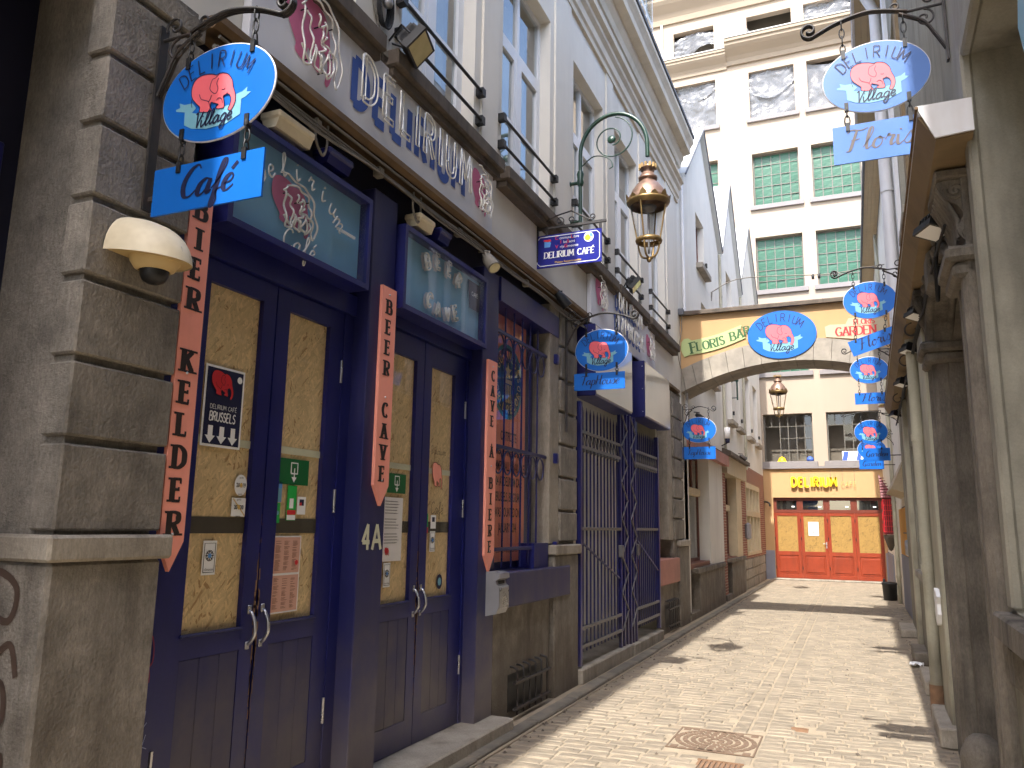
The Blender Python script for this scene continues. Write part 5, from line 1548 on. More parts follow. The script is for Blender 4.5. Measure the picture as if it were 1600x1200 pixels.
for i in range(15):
    if i in (5, 10): continue
    m.poly([(-w + .02, h - .03 - i * .02), (-w + .02 + rr.uniform(.14, .2), h - .03 - i * .02), (-w + .02 + rr.uniform(.14, .2), h - .026 - i * .02), (-w + .02, h - .026 - i * .02)], fr, .001)
m.build('small_print', 'ink', t)
mm = emblem(t, fr.at(-.06, -.15), .07, .06, body='red'); mm.build('elephant_lines', 'ink', t)
t, fr, w, h = sheet(5.16, 5.2, 1.55, 1.7, 'sticker_green', 'tag_sticker', 'narrow green and red sticker on the second double door')
MB().poly([(-w + .002, -h + .004), (w - .002, -h + .004), (w - .002, -h + .05), (-w + .002, -h + .05)], fr, .001).build('red_print', 'red', t)
t, fr, w, h = sheet(5.24, 5.32, 1.59, 1.69, 'white', 'payment_sticker', 'small white payment-card sticker on the second double door')
MB().poly([(-.02, -.0), (.02, -.0), (.02, .035), (-.02, .035)], fr, .001).build('card_print', 'ink_navy', t)
t, fr, w, h = sheet(5.36, 5.45, 1.14, 1.25, 'ink_navy', 'round_sticker', 'round navy sticker low on the farthest door leaf', 'sticker', circle(.055, 20, .045))
MB().poly(circle(.03, 14, .025), fr, .001).build('print', 'banner', t)
m = MB(); fr = FL(5.33, 1.98, XG)
out = [(a * .2, (b + .05) * .22) for a, b in smooth2(ELE)]
el = solo(MB().poly(out, fr, .0015), 'elephant_drawing', 'salmon', 'salmon elephant drawn on the board of the farthest door leaf', 'drawing')
m = MB(); closed_line(m, out, fr, .004, .002)
word(m, 'Delirium', fr.at(0, .17), .06, SCRIPT, 'thin', .05, .02); word(m, 'Café', fr.at(0, -.28), .09, SCRIPT, 'thin', .05, .05)
m.build('ink_lines', 'ink', el)
# ---------------------------------------------------------------- house beside the viewer, on the left
nb = thing('neighbour_house', 'dark navy porch and wall at the left edge of the picture', 'building', (XW, -3.0, 0))
MB().box(-7, XW, -10, .3, 0, 8.8).build('wall', 'plaster', nb)
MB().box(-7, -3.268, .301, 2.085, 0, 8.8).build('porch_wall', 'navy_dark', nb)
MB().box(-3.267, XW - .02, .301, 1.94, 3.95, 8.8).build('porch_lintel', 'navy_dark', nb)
MB().cbox(-3.267, -3.25, .5, 2.0, .1, 3.2, b=.005).build('porch_door', 'navy', nb)

# ---------------------------------------------------------------- gabled houses farther along on the left
def gabled(y0, y1, zb, zp, label, holes, wall='plaster_white'):
    t = thing('gabled_house', label, 'building', (XW, (y0 + y1) / 2, 0), 'gabled houses on the left')
    yc = (y0 + y1) / 2
    m = MB()
    holed(m, Frame((XW, 0, 0), (0, 1, 0), (0, 0, 1), (1, 0, 0)), y1, zb, holes, .22, y0, 3.42)
    m.add([(XW, y0, zb), (XW, y1, zb), (XW, yc, zp)], [(0, 1, 2)])
    m.box(-6.8, XW - .5, y0, y1, 0, zb)
    m.add([(-6.8, y0, zb), (-6.8, y1, zb), (-6.8, yc, zp)], [(0, 1, 2)])
    m.quad((XW, y0, 3.42), (-3.3, y0, 3.42), (-3.3, y0, zb), (XW, y0, zb)); m.quad((XW, y1, 3.42), (-3.3, y1, 3.42), (-3.3, y1, zb), (XW, y1, zb))
    m.build('wall', wall, t)
    for s_, (ya, nm) in enumerate(((y0, 'roof'), (y1, 'roof'))):
        d = .09
        oy = -.0 if ya == y0 else .0
        m = MB()
        X0, X1 = XW + .1, -6.9
        P = [(ya, zb - .02), (yc, zp)]
        v = []
        for X in (X0, X1):
            v += [(X, ya, zb - .02), (X, yc, zp + .0), (X, yc, zp + d), (X, ya, zb + d - .02)]
        m.add(v, [(0, 1, 2, 3), (7, 6, 5, 4), (0, 4, 5, 1), (2, 6, 7, 3), (1, 5, 6, 2), (0, 3, 7, 4)])
        m.build('roof_slope', 'zinc', t)
        # dark verge along the gable
        m = MB().tube([(X0 + .008, ya, zb + .04), (X0 + .008, yc, zp + .06)], .02, 6)
        m.build('verge', 'slate', t)
    for a, b, c, d in holes:
        X = XW - .14
        f = MB().box(X - .04, X, a, a + .06, c, d).box(X - .04, X, b - .06, b, c, d).box(X - .04, X, a + .061, b - .061, d - .06, d).box(X - .04, X, a + .061, b - .061, c, c + .06)
        f.box(X - .035, X + .004, (a + b) / 2 - .03, (a + b) / 2 + .03, c + .061, d - .061)
        w = f.build('window', 'brown_frame', t)
        for p, q in ((a + .06, (a + b) / 2 - .03), ((a + b) / 2 + .03, b - .06)):
            MB().quad((X - .02, p, c + .06), (X - .02, q, c + .06), (X - .02, q, d - .06), (X - .02, p, d - .06)).build('pane', 'pane_mirror', w)
        MB().quad((X - .2, a, c), (X - .2, b, c), (X - .2, b, d), (X - .2, a, d)).build('curtain', 'curtain', w)
        MB().cbox(XW - .1, XW + .14, a - .06, b + .06, c - .13, c - .01, b=.01).build('window_sill', 'stone_light', t)
        MB().box(XW - .005, XW + .05, b + .06, b + .12, c + .22, c + .32).build('shutter_hook', 'black', t)
    return t
h1 = gabled(14.6, 19.36, 8.46, 10.56, 'first gabled white house just beyond the arch on the left', [(16.2, 17.2, 7.2, 9.1 - .75), (16.6, 18.1, 4.85, 6.45)])
h2 = gabled(19.361, 23.2, 8.42, 11.03, 'middle gabled white house with the tan shop fascia', [(20.1, 20.95, 4.35, 6.2), (21.6, 22.6, 4.35, 6.2), (20.6, 21.6, 7.2, 8.4)])
h3 = gabled(23.201, 28.1, 8.9, 11.41, 'last gabled house with brick and stone ground floor', [(23.9, 25.0, 4.35, 6.2), (25.9, 27.0, 4.35, 6.2)])
MB().box(-6.8, XW, 14.16, 14.599, 0, 8.4).build('wall', 'plaster_white', h1)
def pipe(parent, x, y, z0, z1, r, m_, name='downpipe'):
    m = MB().tube([(x, y, z0), (x, y, z1)], r, 10)
    z = z0 + .6
    while z < z1 - .2:
        m.tube([(x, y, z - .03), (x, y, z + .03)], r * 1.18, 10); z += 1.7
    return m.build(name, m_, parent)
pipe(h1, XW + .05, 14.45, 3.4, 8.3, .03, 'pipe_white')
pipe(h1, XW + .04, 19.3, 3.3, 8.4, .035, 'pipe_cream')
pipe(h3, XW + .04, 23.25, 3.3, 8.4, .035, 'pipe_cream')
# first shop: dusty fascia, tall mirrored windows, stone seat
MB().extrude([(XW - .4, 3.42), (XW + .16, 3.30), (XW + .16, 3.06), (XW - .4, 3.12)], 'y', 14.62, 18.9).build('fascia', 'pink_stone', h1)
MB().box(XW - .5, XW - .45, 14.6, 19.3, 0, 3.1).build('shop_back', 'shop_inside', h1)
def shopwin(parent, a, b, zc, zt, zm):
    X = XW - .2
    f = MB().box(X - .05, X, a, a + .06, zc, zt).box(X - .05, X, b - .06, b, zc, zt).box(X - .05, X, a + .061, b - .061, zt - .05, zt).box(X - .05, X, a + .061, b - .061, zc, zc + .06)
    w = f.build('shop_window', 'brown_frame', parent)
    MB().cbox(X - .06, X + .06, a + .062, b - .062, zm - .08, zm + .08, b=.02).build('transom_rail', 'cream_frame', w)
    m = MB()
    for k in (1, 2): m.box(X - .045, X + .005, a + (b - a) * k / 3 - .03, a + (b - a) * k / 3 + .03, zm + .081, zt - .051)
    m.build('mullions', 'brown_frame', w)
    for k in range(3): MB().quad((X - .02, a + (b - a) * k / 3, zm + .08), (X - .02, a + (b - a) * (k + 1) / 3, zm + .08), (X - .02, a + (b - a) * (k + 1) / 3, zt), (X - .02, a + (b - a) * k / 3, zt)).build('pane', 'pane_mirror', w)
    MB().quad((X - .02, a + .06, zc + .06), (X - .02, b - .06, zc + .06), (X - .02, b - .06, zm - .08), (X - .02, a + .06, zm - .08)).build('pane', 'pane_mirror', w)
    MB().cbox(X - .1, XW + .0, a - .02, b + .02, zc - .1, zc, b=.01).build('window_sill', 'brown_frame', parent)
shopwin(h1, 14.72, 16.8, .98, 3.08, 2.35)
MB().box(XW - .3, XW + .0, 14.3, 14.71, 0, 3.12).build('shop_pier', 'plaster_white', h1)
MB().box(XW - .3, XW + .02, 16.85, 18.7, .9, 3.08).build('shop_pier', 'plaster_white', h1)
MB().cbox(XW - .25, XW + .09, 15.0, 18.45, .8, .9, b=.012).build('seat_slab', 'stone_dark', h1)
MB().box(XW - .25, XW + .06, 15.3, 18.42, 0, .8).build('seat_wall', 'stone', h1)
MB().box(XW - .3, XW - .1, 14.5, 16.9, 0, .88).build('dado', 'stone_dark', h1)
MB().cbox(XW - .2, XW + .06, 14.4, 15.3, 0, .14, b=.01).build('door_step', 'stone', h1)
# second shop
MB().box(XW - .2, XW + .1, 19.0, 22.6, 2.92, 3.34).build('fascia', 'tan_board', h2)
MB().extrude([(XW - .2, 3.341), (XW + .2, 3.341), (XW + .2, 3.44), (XW - .2, 3.6)], 'y', 18.95, 22.7).build('awning_roof', 'sill_dark', h2)
MB().box(XW - .5, XW - .45, 19.36, 23.2, 0, 3.1).build('shop_back', 'shop_inside', h2)
shopwin(h2, 19.3, 21.0, .95, 2.9, 2.15)
MB().box(XW - .3, XW + .0, 18.75, 19.29, .0, 2.92).build('shop_pier', 'brick_wall', h2)
MB().box(XW - .3, XW + .02, 21.05, 22.0, .9, 2.92).build('shop_pier', 'cream_frame', h2)
MB().cbox(XW - .25, XW + .09, 19.2, 22.1, .84, .93, b=.012).build('seat_slab', 'stone_dark', h2)
MB().box(XW - .25, XW + .06, 19.6, 22.05, 0, .84).build('seat_wall', 'stone', h2)
MB().cbox(XW - .2, XW + .05, 18.8, 19.6, 0, .14, b=.01).build('door_step', 'stone', h2)
MB().box(XW - .4, XW - .0, 22.0, 22.5, 0, 3.42).build('shop_pier', 'brick_wall', h2)
# third: brick front with stone-mullioned window over a rubble base
m = MB()
holed(m, Frame((XW, 0, 0), (0, 1, 0), (0, 0, 1), (1, 0, 0)), 28.1, 3.42, [(23.1, 26.6, .95, 2.95)], .2, 22.5, .82)
m.build('brick_front', 'brick_wall', h3)
m = MB().box(XW - .12, XW + .015, 23.1, 26.6, 2.8, 2.95).box(XW - .12, XW + .015, 23.1, 26.6, 2.0, 2.15).box(XW - .12, XW + .02, 23.1, 26.6, .9, 1.0)
for k in range(5): m.box(XW - .11, XW + .005, 23.1 + k * .8375, 23.25 + k * .8375, 1.0, 2.0).box(XW - .11, XW + .005, 23.1 + k * .8375, 23.25 + k * .8375, 2.15, 2.8)
m.build('stone_mullions', 'cream_frame', h3)
MB().box(XW - .2, XW - .15, 23.1, 26.6, .95, 2.9).build('window_back', 'shop_inside', h3)
rr = random.Random(11)
for row in range(3):
    y = 22.5
    while y < 27.5:
        L_ = rr.uniform(.5, .95)
        MB().cbox(XW - .2, XW + .015 + rr.uniform(-.01, .015), y + .008, min(y + L_, 27.6) - .008, row * .272 + .008, row * .272 + .264, b=.02).build('stone_block', 'stone_light', h3)
        y += L_
MB().box(XW - .3, XW - .02, 22.5, 28.1, 0, .82).build('base_core', 'stone_dark', h3)
t = thing('wall_box', 'grey rounded meter box on the brick pier', 'meter box', (XW, 22.7, 1.5))
MB().cbox(XW + .01, XW + .16, 22.6, 22.9, 1.35, 1.8, b=.05).build('case', 'mailbox_grey', t)
t = thing('wall_lamp', 'small white cylinder lamp above the far left shop fascia', 'wall lamp', (XW, 18.9, 3.6))
MB().lathe([(0, 0), (.07, 0), (.07, .26), (0, .27)], (XW + .14, 18.9, 3.72), 14).build('shade', 'white', t)
MB().lathe([(0, -.1), (.05, -.1), (.06, 0), (0, 0)], (XW + .14, 18.9, 3.718), 14).build('holder', 'ink_navy', t)
MB().tube([(XW, 18.9, 3.55), (XW + .14, 18.9, 3.62)], .015, 6).build('bracket', 'iron', t)

# ---------------------------------------------------------------- arch bridging the alley
YA, YB = 14.2, 15.0
arch = thing('arch_bridge', 'peach arch with stone ring spanning the alley between the houses', 'arch', (-.95, YA, 0))
XL_, XR_ = -2.775, .93
xc = -.95
def intr(x):
    return 4.53 - .43 * ((x + .85) / 1.85) ** 2
def extr(x):
    return 4.92 - .40 * ((x + .85) / 1.85) ** 2
N = 13
for k in range(N):
    xa = XL_ + (XR_ - XL_) * k / N; xb = XL_ + (XR_ - XL_) * (k + 1) / N
    g_ = .003
    pts = []
    for i in range(4):
        x = xa + g_ + (xb - xa - 2 * g_) * i / 3
        pts.append((x, intr(x)))
    top = []
    sh = .09
    for i in range(4):
        x = xb - g_ - (xb - xa - 2 * g_) * i / 3
        xe = x + sh * ((x - xc) / 1.82)
        xe = min(max(xe, XL_ + .001), XR_)
        top.append((xe, extr(xe)))
    v = [(x, YA - .025, z) for x, z in pts + top] + [(x, YB + .02, z) for x, z in pts + top]
    n = len(pts + top)
    f = [tuple(range(n)), tuple(range(n, 2 * n))[::-1]] + [(i, n + i, n + (i + 1) % n, (i + 1) % n) for i in range(n)]
    MB().add(v, f).build('arch_stone', 'stone_arch', arch)
m = MB()
n = 24
for k in range(n):
    xa = XL_ + (XR_ - XL_) * k / n; xb = XL_ + (XR_ - XL_) * (k + 1) / n
    za, zb_ = extr(xa) - .02, extr(xb) - .02
    m.add([(x, Y, z) for Y in (YA, YB) for x, z in ((xa, za), (xb, zb_), (xb, 5.5), (xa, 5.5))], [(0, 1, 2, 3), (7, 6, 5, 4), (0, 4, 5, 1), (2, 6, 7, 3)] + ([(0, 3, 7, 4)] if k == 0 else []) + ([(1, 5, 6, 2)] if k == n - 1 else []))
m.build('spandrel_wall', 'peach', arch)
MB().extrude([(YA - .09, 5.5), (YA - .09, 5.56), (YA - .06, 5.58), (YA + .4, 5.64), (YB + .06, 5.58), (YB + .09, 5.56), (YB + .09, 5.5)], 'x', XL_, XR_).build('coping', 'sill_dark', arch)
# boards on the arch
t = thing('oval_sign', 'large blue oval Delirium Village sign at the middle of the arch', 'sign', (-.99, YA - .03, 4.57))
fr = FS(-.99, YA - .045, 5.0)
bo = MB().prism(circle(.43, 64, .575), fr, .03, -.03).build('board', 'sign_blue', t)
oval_print(bo, fr, .575, .43)
t = thing('floris_bar_sign', 'green banner board lettered FLORIS BAR on the arch', 'sign', (-2.2, YA - .03, 4.75))
def bow(x): return 4.86 + .22 * (x + 2.7) - .05 * math.sin((x + 2.7) * 3.0)
top = [(x, bow(x) + .155) for x in [-2.66 + .1 * i for i in range(11)]]
bot = [(x, bow(x) - .115) for x in [-1.6 - .1 * i for i in range(11)]]
poly = [(-2.62, bow(-2.62) + .2), (-2.56, bow(-2.56) + .15)] + top[2:] + [(-1.7, bow(-1.7) + .02)] + bot[0:] + [(-2.7, 4.72), (-2.76, 4.85), (-2.75, 5.0), (-2.7, 5.06)]
bo = MB().prism(poly, Frame((0, YA - .002, 0)), .02, .0).build('board', 'bar_sign_green', t)
xx = -2.56
for ch in 'FLORIS BAR':
    hgt = .2 if ch == 'F' else .155
    m = MB(); letter(m, ch, Frame((xx, YA - .0225, bow(xx) - .06 - (.03 if ch == 'F' else 0))).at(0, 0, 0, R(9)), hgt, CAPS, 'serif', .22)
    xx += CAPS[ch][0] * .155 * .92 + .04
    if ch != ' ': m.build('letter', 'leaf_green', bo)
t = thing('floris_garden_sign', 'cream board lettered FLORIS GARDEN in red on the arch', 'sign', (.2, YA - .03, 4.85))
poly = [(-.27, 4.9), (-.28, 5.08), (-.2, 5.11), (.05, 5.1), (.1, 5.2), (.62, 5.17), (.7, 5.1), (.7, 4.86), (.2, 4.83)]
bo = MB().prism(poly, Frame((0, YA - .002, 0)), .02).build('board', 'tan_board', t)
words_built(bo, 'red', 'letter', 'FLORIS', Frame((.34, YA - .0225, 5.08)), .09, CAPS, 'serif', .2, .16)
words_built(bo, 'red', 'letter', 'GARDEN', Frame((.2, YA - .0225, 4.9)), .15, CAPS, 'serif', .2, .14)
t = thing('service_cable', 'thin cable hanging beside the left end of the arch', 'cable', (XW, 14.1, 4.7))
m = MB().tube(catmull([Vector((XW + .06, 14.12, 5.6)), Vector((XW + .05, 14.1, 5.2)), Vector((XW + .03, 14.0, 4.95)), Vector((XW + .02, 13.9, 4.7)), Vector((XW + .1, 14.0, 4.2)), Vector((XW + .12, 14.1, 3.9))], 5), .008, 6)
m.build('lead', 'cable', t)
MB().cbox(XW, XW + .1, 14.06, 14.16, 5.5, 5.62, b=.01).build('junction_box', 'slate', t)
t = thing('overhead_wire', 'wire strung across the alley beyond the arch with tiny lamp holders', 'wire', (XW, 18.0, 7.1))
m = MB().tube(catmull([Vector((XW, 18.0, 7.05)), Vector((-2.2, 18.0, 7.3)), Vector((-1.3, 18.1, 7.32)), Vector((-.2, 18.3, 7.3)), Vector((.95, 18.5, 7.45))], 6), .012, 6)
m.tube([(XW, 18.0, 6.85), (XW + .02, 18.0, 7.05)], .02, 6)
m.build('wire', 'cable', t)
m = MB()
for xx in (-.55, -.42, -.1): m.lathe([(0, -.12), (.03, -.1), (.03, 0), (0, 0)], (xx, 18.25, 7.31), 8)
m.build('lamp_holders', 'black', t)

# ---------------------------------------------------------------- tall building closing the alley
YF = 28.2
fb = thing('tall_building', 'tall sunlit cream building under renovation closing the end of the alley', 'building', (-1, YF, 0))
cols = {'A': (-5.5, -3.95), 'B': (-2.72, -1.12), 'C': (-.68, .92), 'Z': (-8.3, -6.75)}
rows = [(3.9, 5.55, 'open'), (7.0, 9.0, 'green'), (10.0, 12.0, 'green'), (13.2, 15.25, 'green'), (16.65, 18.55, 'sheet'), (19.62, 20.86, 'sheet')]
fr = Frame((0, YF, 0))
holes = [(a, b, z0, z1) for (a, b) in cols.values() for (z0, z1, k) in rows if not (z0 < 4 and a < -3)]
m = MB()
holed(m, fr, 5.0, 23.0, holes, .28, -9.5, 3.72)
m.box(-9.5, 5.0, YF + .9, YF + 8, 0, 23.0)
m.quad((-9.5, YF, 23), (5, YF, 23), (5, YF + 8, 23), (-9.5, YF + 8, 23))
m.quad((-9.5, YF, 0), (-2.9, YF, 0), (-2.9, YF, 3.72), (-9.5, YF, 3.72))
m.quad((-9.5, YF, 0), (-9.5, YF + 8, 0), (-9.5, YF + 8, 23), (-9.5, YF, 23))
m.build('wall', 'far_plaster', fb)
MB().quad((-9.4, YF + .85, 3.73), (5, YF + .85, 3.73), (5, YF + .85, 22.9), (-9.4, YF + .85, 22.9)).build('room_back', 'room_far', fb)
for z in (6.3, 9.5, 12.6, 16.0, 19.15):
    MB().box(-9.4, 4.9, YF + .3, YF + .84, z - .1, z + .1).build('floor_slab', 'room_far', fb)
def cornice(x0, x1, z0, z1, out, nm='cornice'):
    h = z1 - z0
    P = [(YF + .05, z0), (YF - out * .15, z0), (YF - out * .2, z0 + h * .2), (YF - out * .35, z0 + h * .35), (YF - out * .75, z0 + h * .6), (YF - out * .9, z0 + h * .72), (YF - out * .9, z0 + h * .86), (YF - out, z0 + h * .88), (YF - out, z1), (YF + .05, z1 + .04)]
    MB().extrude(P, 'x', x0, x1).build(nm, 'far_trim', fb)
    MB().box(x0 - .01, x1 + .01, YF - out - .012, YF + .04, z1 + .041, z1 + .08).build('lead_flashing', 'zinc', fb)
cornice(-9.5, -3.5, 18.85, 19.5, .4)
cornice(-3.499, 5, 18.95, 19.75, .62)
cornice(-9.5, 5, 21.3, 22.4, .55)
holesC = []
bar = lambda m, a, b, c, d, y=YF + .2, t_=.03: m.box(a, b, y, y + t_, c, d)
paneC = {}
def pane_obj(w, h, mt, parent, x, z, y):
    k = (round(w, 3), round(h, 3), mt)
    if k not in paneC:
        me = bpy.data.meshes.new('pane')
        me.from_pydata([(0, 0, 0), (w, 0, 0), (w, 0, h), (0, 0, h)], [], [(0, 1, 2, 3)]); me.update(); me.materials.append(MATS[mt]); paneC[k] = me
    o = bpy.data.objects.new('pane', paneC[k]); COL.objects.link(o); o.parent = parent
    o0 = ORIGIN[parent.name]
    o.location = (x - o0[0], y - o0[1] + rr.uniform(-.01, .01), z - o0[2])
    o.rotation_euler = (rr.uniform(-.03, .03), 0, rr.uniform(-.02, .02))
def steel_window(a, b, z0, z1, nx, nz, mt, open_left=False, frame='far_frame'):
    f = MB()
    bar(f, a, a + .05, z0, z1, t_=.05); bar(f, b - .05, b, z0, z1, t_=.05); bar(f, a + .051, b - .051, z0, z0 + .05, t_=.05); bar(f, a + .051, b - .051, z1 - .05, z1, t_=.05)
    w = f.build('window', frame, fb)
    m = MB()
    for i in range(1, nx):
        x = a + (b - a) * i / nx
        zc = z1 if not (open_left and i < nx / 3 + .1) else z1
        if open_left and i == 1: bar(m, x - .012, x + .012, z1 - (z1 - z0) / nz, z1 - .051, YF + .21)
        else: bar(m, x - .014, x + .014, z0 + .051, z1 - .051, YF + .21)
    for j in range(1, nz):
        z = z0 + (z1 - z0) * j / nz
        x0 = a + (b - a) * 2 / nx + .02 if (open_left and j < nz - 1) else a + .051
        bar(m, x0, b - .051, z - .012, z + .012, YF + .213)
    m.build('glazing_bars', frame, w)
    for i in range(nx):
        for j in range(nz):
            if open_left and i < 2 and j < nz - 1: continue
            pane_obj((b - a) / nx - .028, (z1 - z0) / nz - .024, mt, w, a + (b - a) * i / nx + .014, z0 + (z1 - z0) * j / nz + .012, YF + .235)
    return w
def plastic(a, b, z0, z1, top, bot, seed):
    """crumpled sheet pinned across an opening; top/bot: sag curves as fractions"""
    r_ = random.Random(seed)
    nx, nz = 26, 26
    v = []; f = []
    for j in range(nz + 1):
        for i in range(nx + 1):
            u = i / nx; w = j / nz
            zt = top(u); zb2 = bot(u)
            z = zb2 + (zt - zb2) * w
            p = Vector((u * 3 + seed, z * 3, seed * 1.7))
            d = (noise.noise(p) * .5 + abs(noise.noise(p * 2.3)) * .3 + abs(noise.noise(Vector((p.x * 5 - p.y * 3, p.y * 2, p.z)))) * .22) * .2
            v.append((a + (b - a) * u, YF + .16 - d, z0 + (z1 - z0) * z))
    for j in range(nz):
        for i in range(nx):
            q = j * (nx + 1) + i
            f.append((q, q + 1, q + nx + 2, q + nx + 1))
    MB().add(v, f, True).build('plastic_sheet', 'plastic_sheet', fb)
S = math.sin; PI = math.pi
for cn, (a, b) in cols.items():
    for ri, (z0, z1, kind) in enumerate(rows):
        if z0 < 4 and a < -3: continue
        if kind == 'green': steel_window(a, b, z0, z1, 5, 5, 'green_sheet', frame='far_frame')
        elif kind == 'open': steel_window(a, b, z0, z1, 6, 4, 'pane_dim', True)
        MB().cbox(a - .12, b + .12, YF - .1, YF + .1, z0 - .16, z0 + .005, b=.008).build('window_sill', 'sill_far', fb)
zr = {4: rows[4], 5: rows[5]}
sag = lambda d, t0=1.0: (lambda u: t0 - d * S(PI * u))
for cn, (a, b) in cols.items():
    z0, z1, _ = rows[4]
    if cn == 'A': plastic(a, b, z0, z1, sag(.25, .85), lambda u: 0.0, 3); plastic(a, b - .02, z0, z1, lambda u: 1.0, sag(.2, .82), 31)
    elif cn == 'B': plastic(a, b, z0, z1, lambda u: .62 - .2 * S(PI * u) + .14 * u, lambda u: 0, 5); plastic(a, b, z0, z1, lambda u: 1, lambda u: .58 - .22 * S(PI * u) + .1 * u, 51)
    else: plastic(a, b, z0, z1, lambda u: .98 - .3 * u * (1 - u), lambda u: .02, 7)
    z0, z1, _ = rows[5]
    if cn == 'A': plastic(a, b, z0, z1, lambda u: .75 + .2 * S(PI * u * .9) , lambda u: .2 + .2 * u - .1 * S(PI * u * 2), 9)
    elif cn == 'B': plastic(a, a + .35, z0, z1, lambda u: .75 - .6 * u, lambda u: 0, 11)
    else: plastic(a, b, z0, z1, lambda u: 1.0, lambda u: .06, 13)
pipe(fb, -5.95, YF - .06, 19.6, 21.3, .05, 'pipe_white')
# ground floor shopfront
m = MB()
holed(m, Frame((0, YF - .07, 0)), 5.0, 3.66, [(-2.49, .84, 0, 2.7)], .3, -2.9, 0)
m.build('shopfront_wall', 'peach', fb)
MB().box(-2.9, 5.0, YF - .16, YF + .0, 3.661, 3.74).build('ledge', 'sill_far', fb)
MB().box(-2.86, -2.5, YF - .085, YF - .071, 0, .95).build('dado', 'grey_dado', fb)
MB().box(.86, 5, YF - .085, YF - .071, 0, .95).build('dado', 'grey_dado', fb)
Yd = YF + .06
W4 = (0.84 + 2.49) / 4
MB().box(-2.49, .84, Yd - .03, Yd + .05, 2.2, 2.3).box(-2.49, .84, Yd - .03, Yd + .05, 2.6, 2.7).build('door_frame', 'red_wood', fb)
for k in range(4):
    a = -2.49 + k * W4; b = a + W4
    f = MB().box(a + .003, a + .1, Yd - .02, Yd + .03, .06, 2.199).box(b - .1, b - .003, Yd - .02, Yd + .03, .06, 2.199)
    f.box(a + .101, b - .101, Yd - .02, Yd + .03, .06, .2).box(a + .101, b - .101, Yd - .02, Yd + .03, .8, .93).box(a + .101, b - .101, Yd - .02, Yd + .03, 2.1, 2.199)
    d = f.build('door', 'orange_wood', fb)
    MB().cbox(a + .101, b - .101, Yd - .005, Yd + .02, .2, .8, b=.01).build('lower_panel', 'orange_wood', d)
    MB().cbox(a + .15, b - .15, Yd - .022, Yd - .005, .26, .74, b=.012).build('raised_field', 'orange_wood', d)
    MB().box(a + .101, b - .101, Yd + .0, Yd + .015, .931, 2.1).build('osb_board', 'osb_far', d)
    for xa_ in (a, b - .1): MB().box(xa_ + .001, xa_ + .1, Yd - .025, Yd + .045, 2.301, 2.599).build('fanlight_post', 'red_wood', fb)
    MB().box(a + .101, b - .101, Yd + .02, Yd + .03, 2.301, 2.599).build('fanlight', 'black', fb)
    MB().quad((a + .101, Yd, 2.301), (b - .101, Yd, 2.301), (b - .101, Yd, 2.599), (a + .101, Yd, 2.599)).build('pane', 'pane_mirror', fb)
    MB().box(b - .26, b - .16, Yd - .004, Yd - .002, 2.38, 2.42).build('notice_strip', 'white', fb)
    hg = MB()
    for z in (.4, 1.35, 1.95): hg.tube([(a + .012, Yd - .028, z - .05), (a + .012, Yd - .028, z + .05)], .012, 6)
    hg.build('hinge', 'iron', d)
    if k == 1:
        MB().cbox(b - .075, b - .035, Yd - .03, Yd - .021, 1.05, 1.25, b=.003).tube([(b - .055, Yd - .03, 1.2), (b - .055, Yd - .06, 1.2), (b - .15, Yd - .06, 1.19)], .01, 6).build('handle', 'steel', d)
MB().cbox(-2.55, .9, YF - .22, YF - .03, 0, .055, b=.012).build('threshold', 'stone_light', fb)
t = thing('notice', 'white notice taped on the orange door at the end of the alley', 'notice', (-1.26, Yd - .002, 1.5))
MB().box(-1.42, -1.1, Yd - .012, Yd - .004, 1.45, 1.9).build('sheet', 'paper', t)
m = MB(); m.poly([(-.02, -.13), (.02, -.13), (.02, -.09), (-.02, -.09)], Frame((-1.26, Yd - .012, 1.68)), .002)
for i in range(8): m.poly([(-.12, .12 - i * .025), (.1, .12 - i * .025), (.1, .126 - i * .025), (-.12, .126 - i * .025)], Frame((-1.26, Yd - .012, 1.68)), .002)
m.build('print', 'ink_grey', t)
t = thing('letter_sign', 'yellow raised DELIRIUM letters on the peach wall over the orange doors', 'sign', (-1.1, YF - .1, 3.05))
xx = -1.86
for ch in 'DELIRIUM':
    m = MB()
    pts = strokes(ch, CAPS)
    for kind, P in pts:
        o = outline([Vector((p.x * .3 * .82, p.y * .3, 0)) for p in P], .062)
        n = len(o) // 2
        f2 = Frame((xx, YF - .075, 3.06))
        for i in range(n - 1):
            q = [o[i], o[i + 1], o[2 * n - 2 - i], o[2 * n - 1 - i]]
            m.prism([(p.x, p.y) for p in q][::-1], f2, .06, .05)
    m.build('letter', 'yellow', t)
    xx += CAPS[ch][0] * .3 * .82 + .075
m = MB(); word(m, 'CAFE', Frame((-.1, YF - .075, 3.06)), .15, CAPS, 'tube', .045, .28, lift=.06)
m.build('small_tube_letters', 'gold', t)
m = MB().tube([(-.28, YF - .09, 3.24), (-.28, YF - .09, 3.66)], .004, 5).tube([(.08, YF - .09, 3.24), (.08, YF - .09, 3.66)], .004, 5).tube([(-.64, YF - .09, 3.35), (-.64, YF - .09, 3.66)], .004, 5)
m.build('leads', 'cable', t)
t = thing('helmet', 'yellow safety helmet on the left open window ledge', 'helmet', (-2.3, YF + .02, 3.92))
MB().lathe([(.16, 0), (.15, .02), (.125, .03), (.12, .07), (.1, .12), (.06, .15), (0, .16)], (-2.15, YF + .05, 3.91), 16).build('shell', 'yellow', t)
MB().box(-2.17, -2.13, YF - .06, YF + .15, 4.055, 4.08).build('rib', 'yellow', t)
t = thing('blue_bag', 'small blue bag on the left window ledge', 'bag', (-1.2, YF + .05, 3.92))
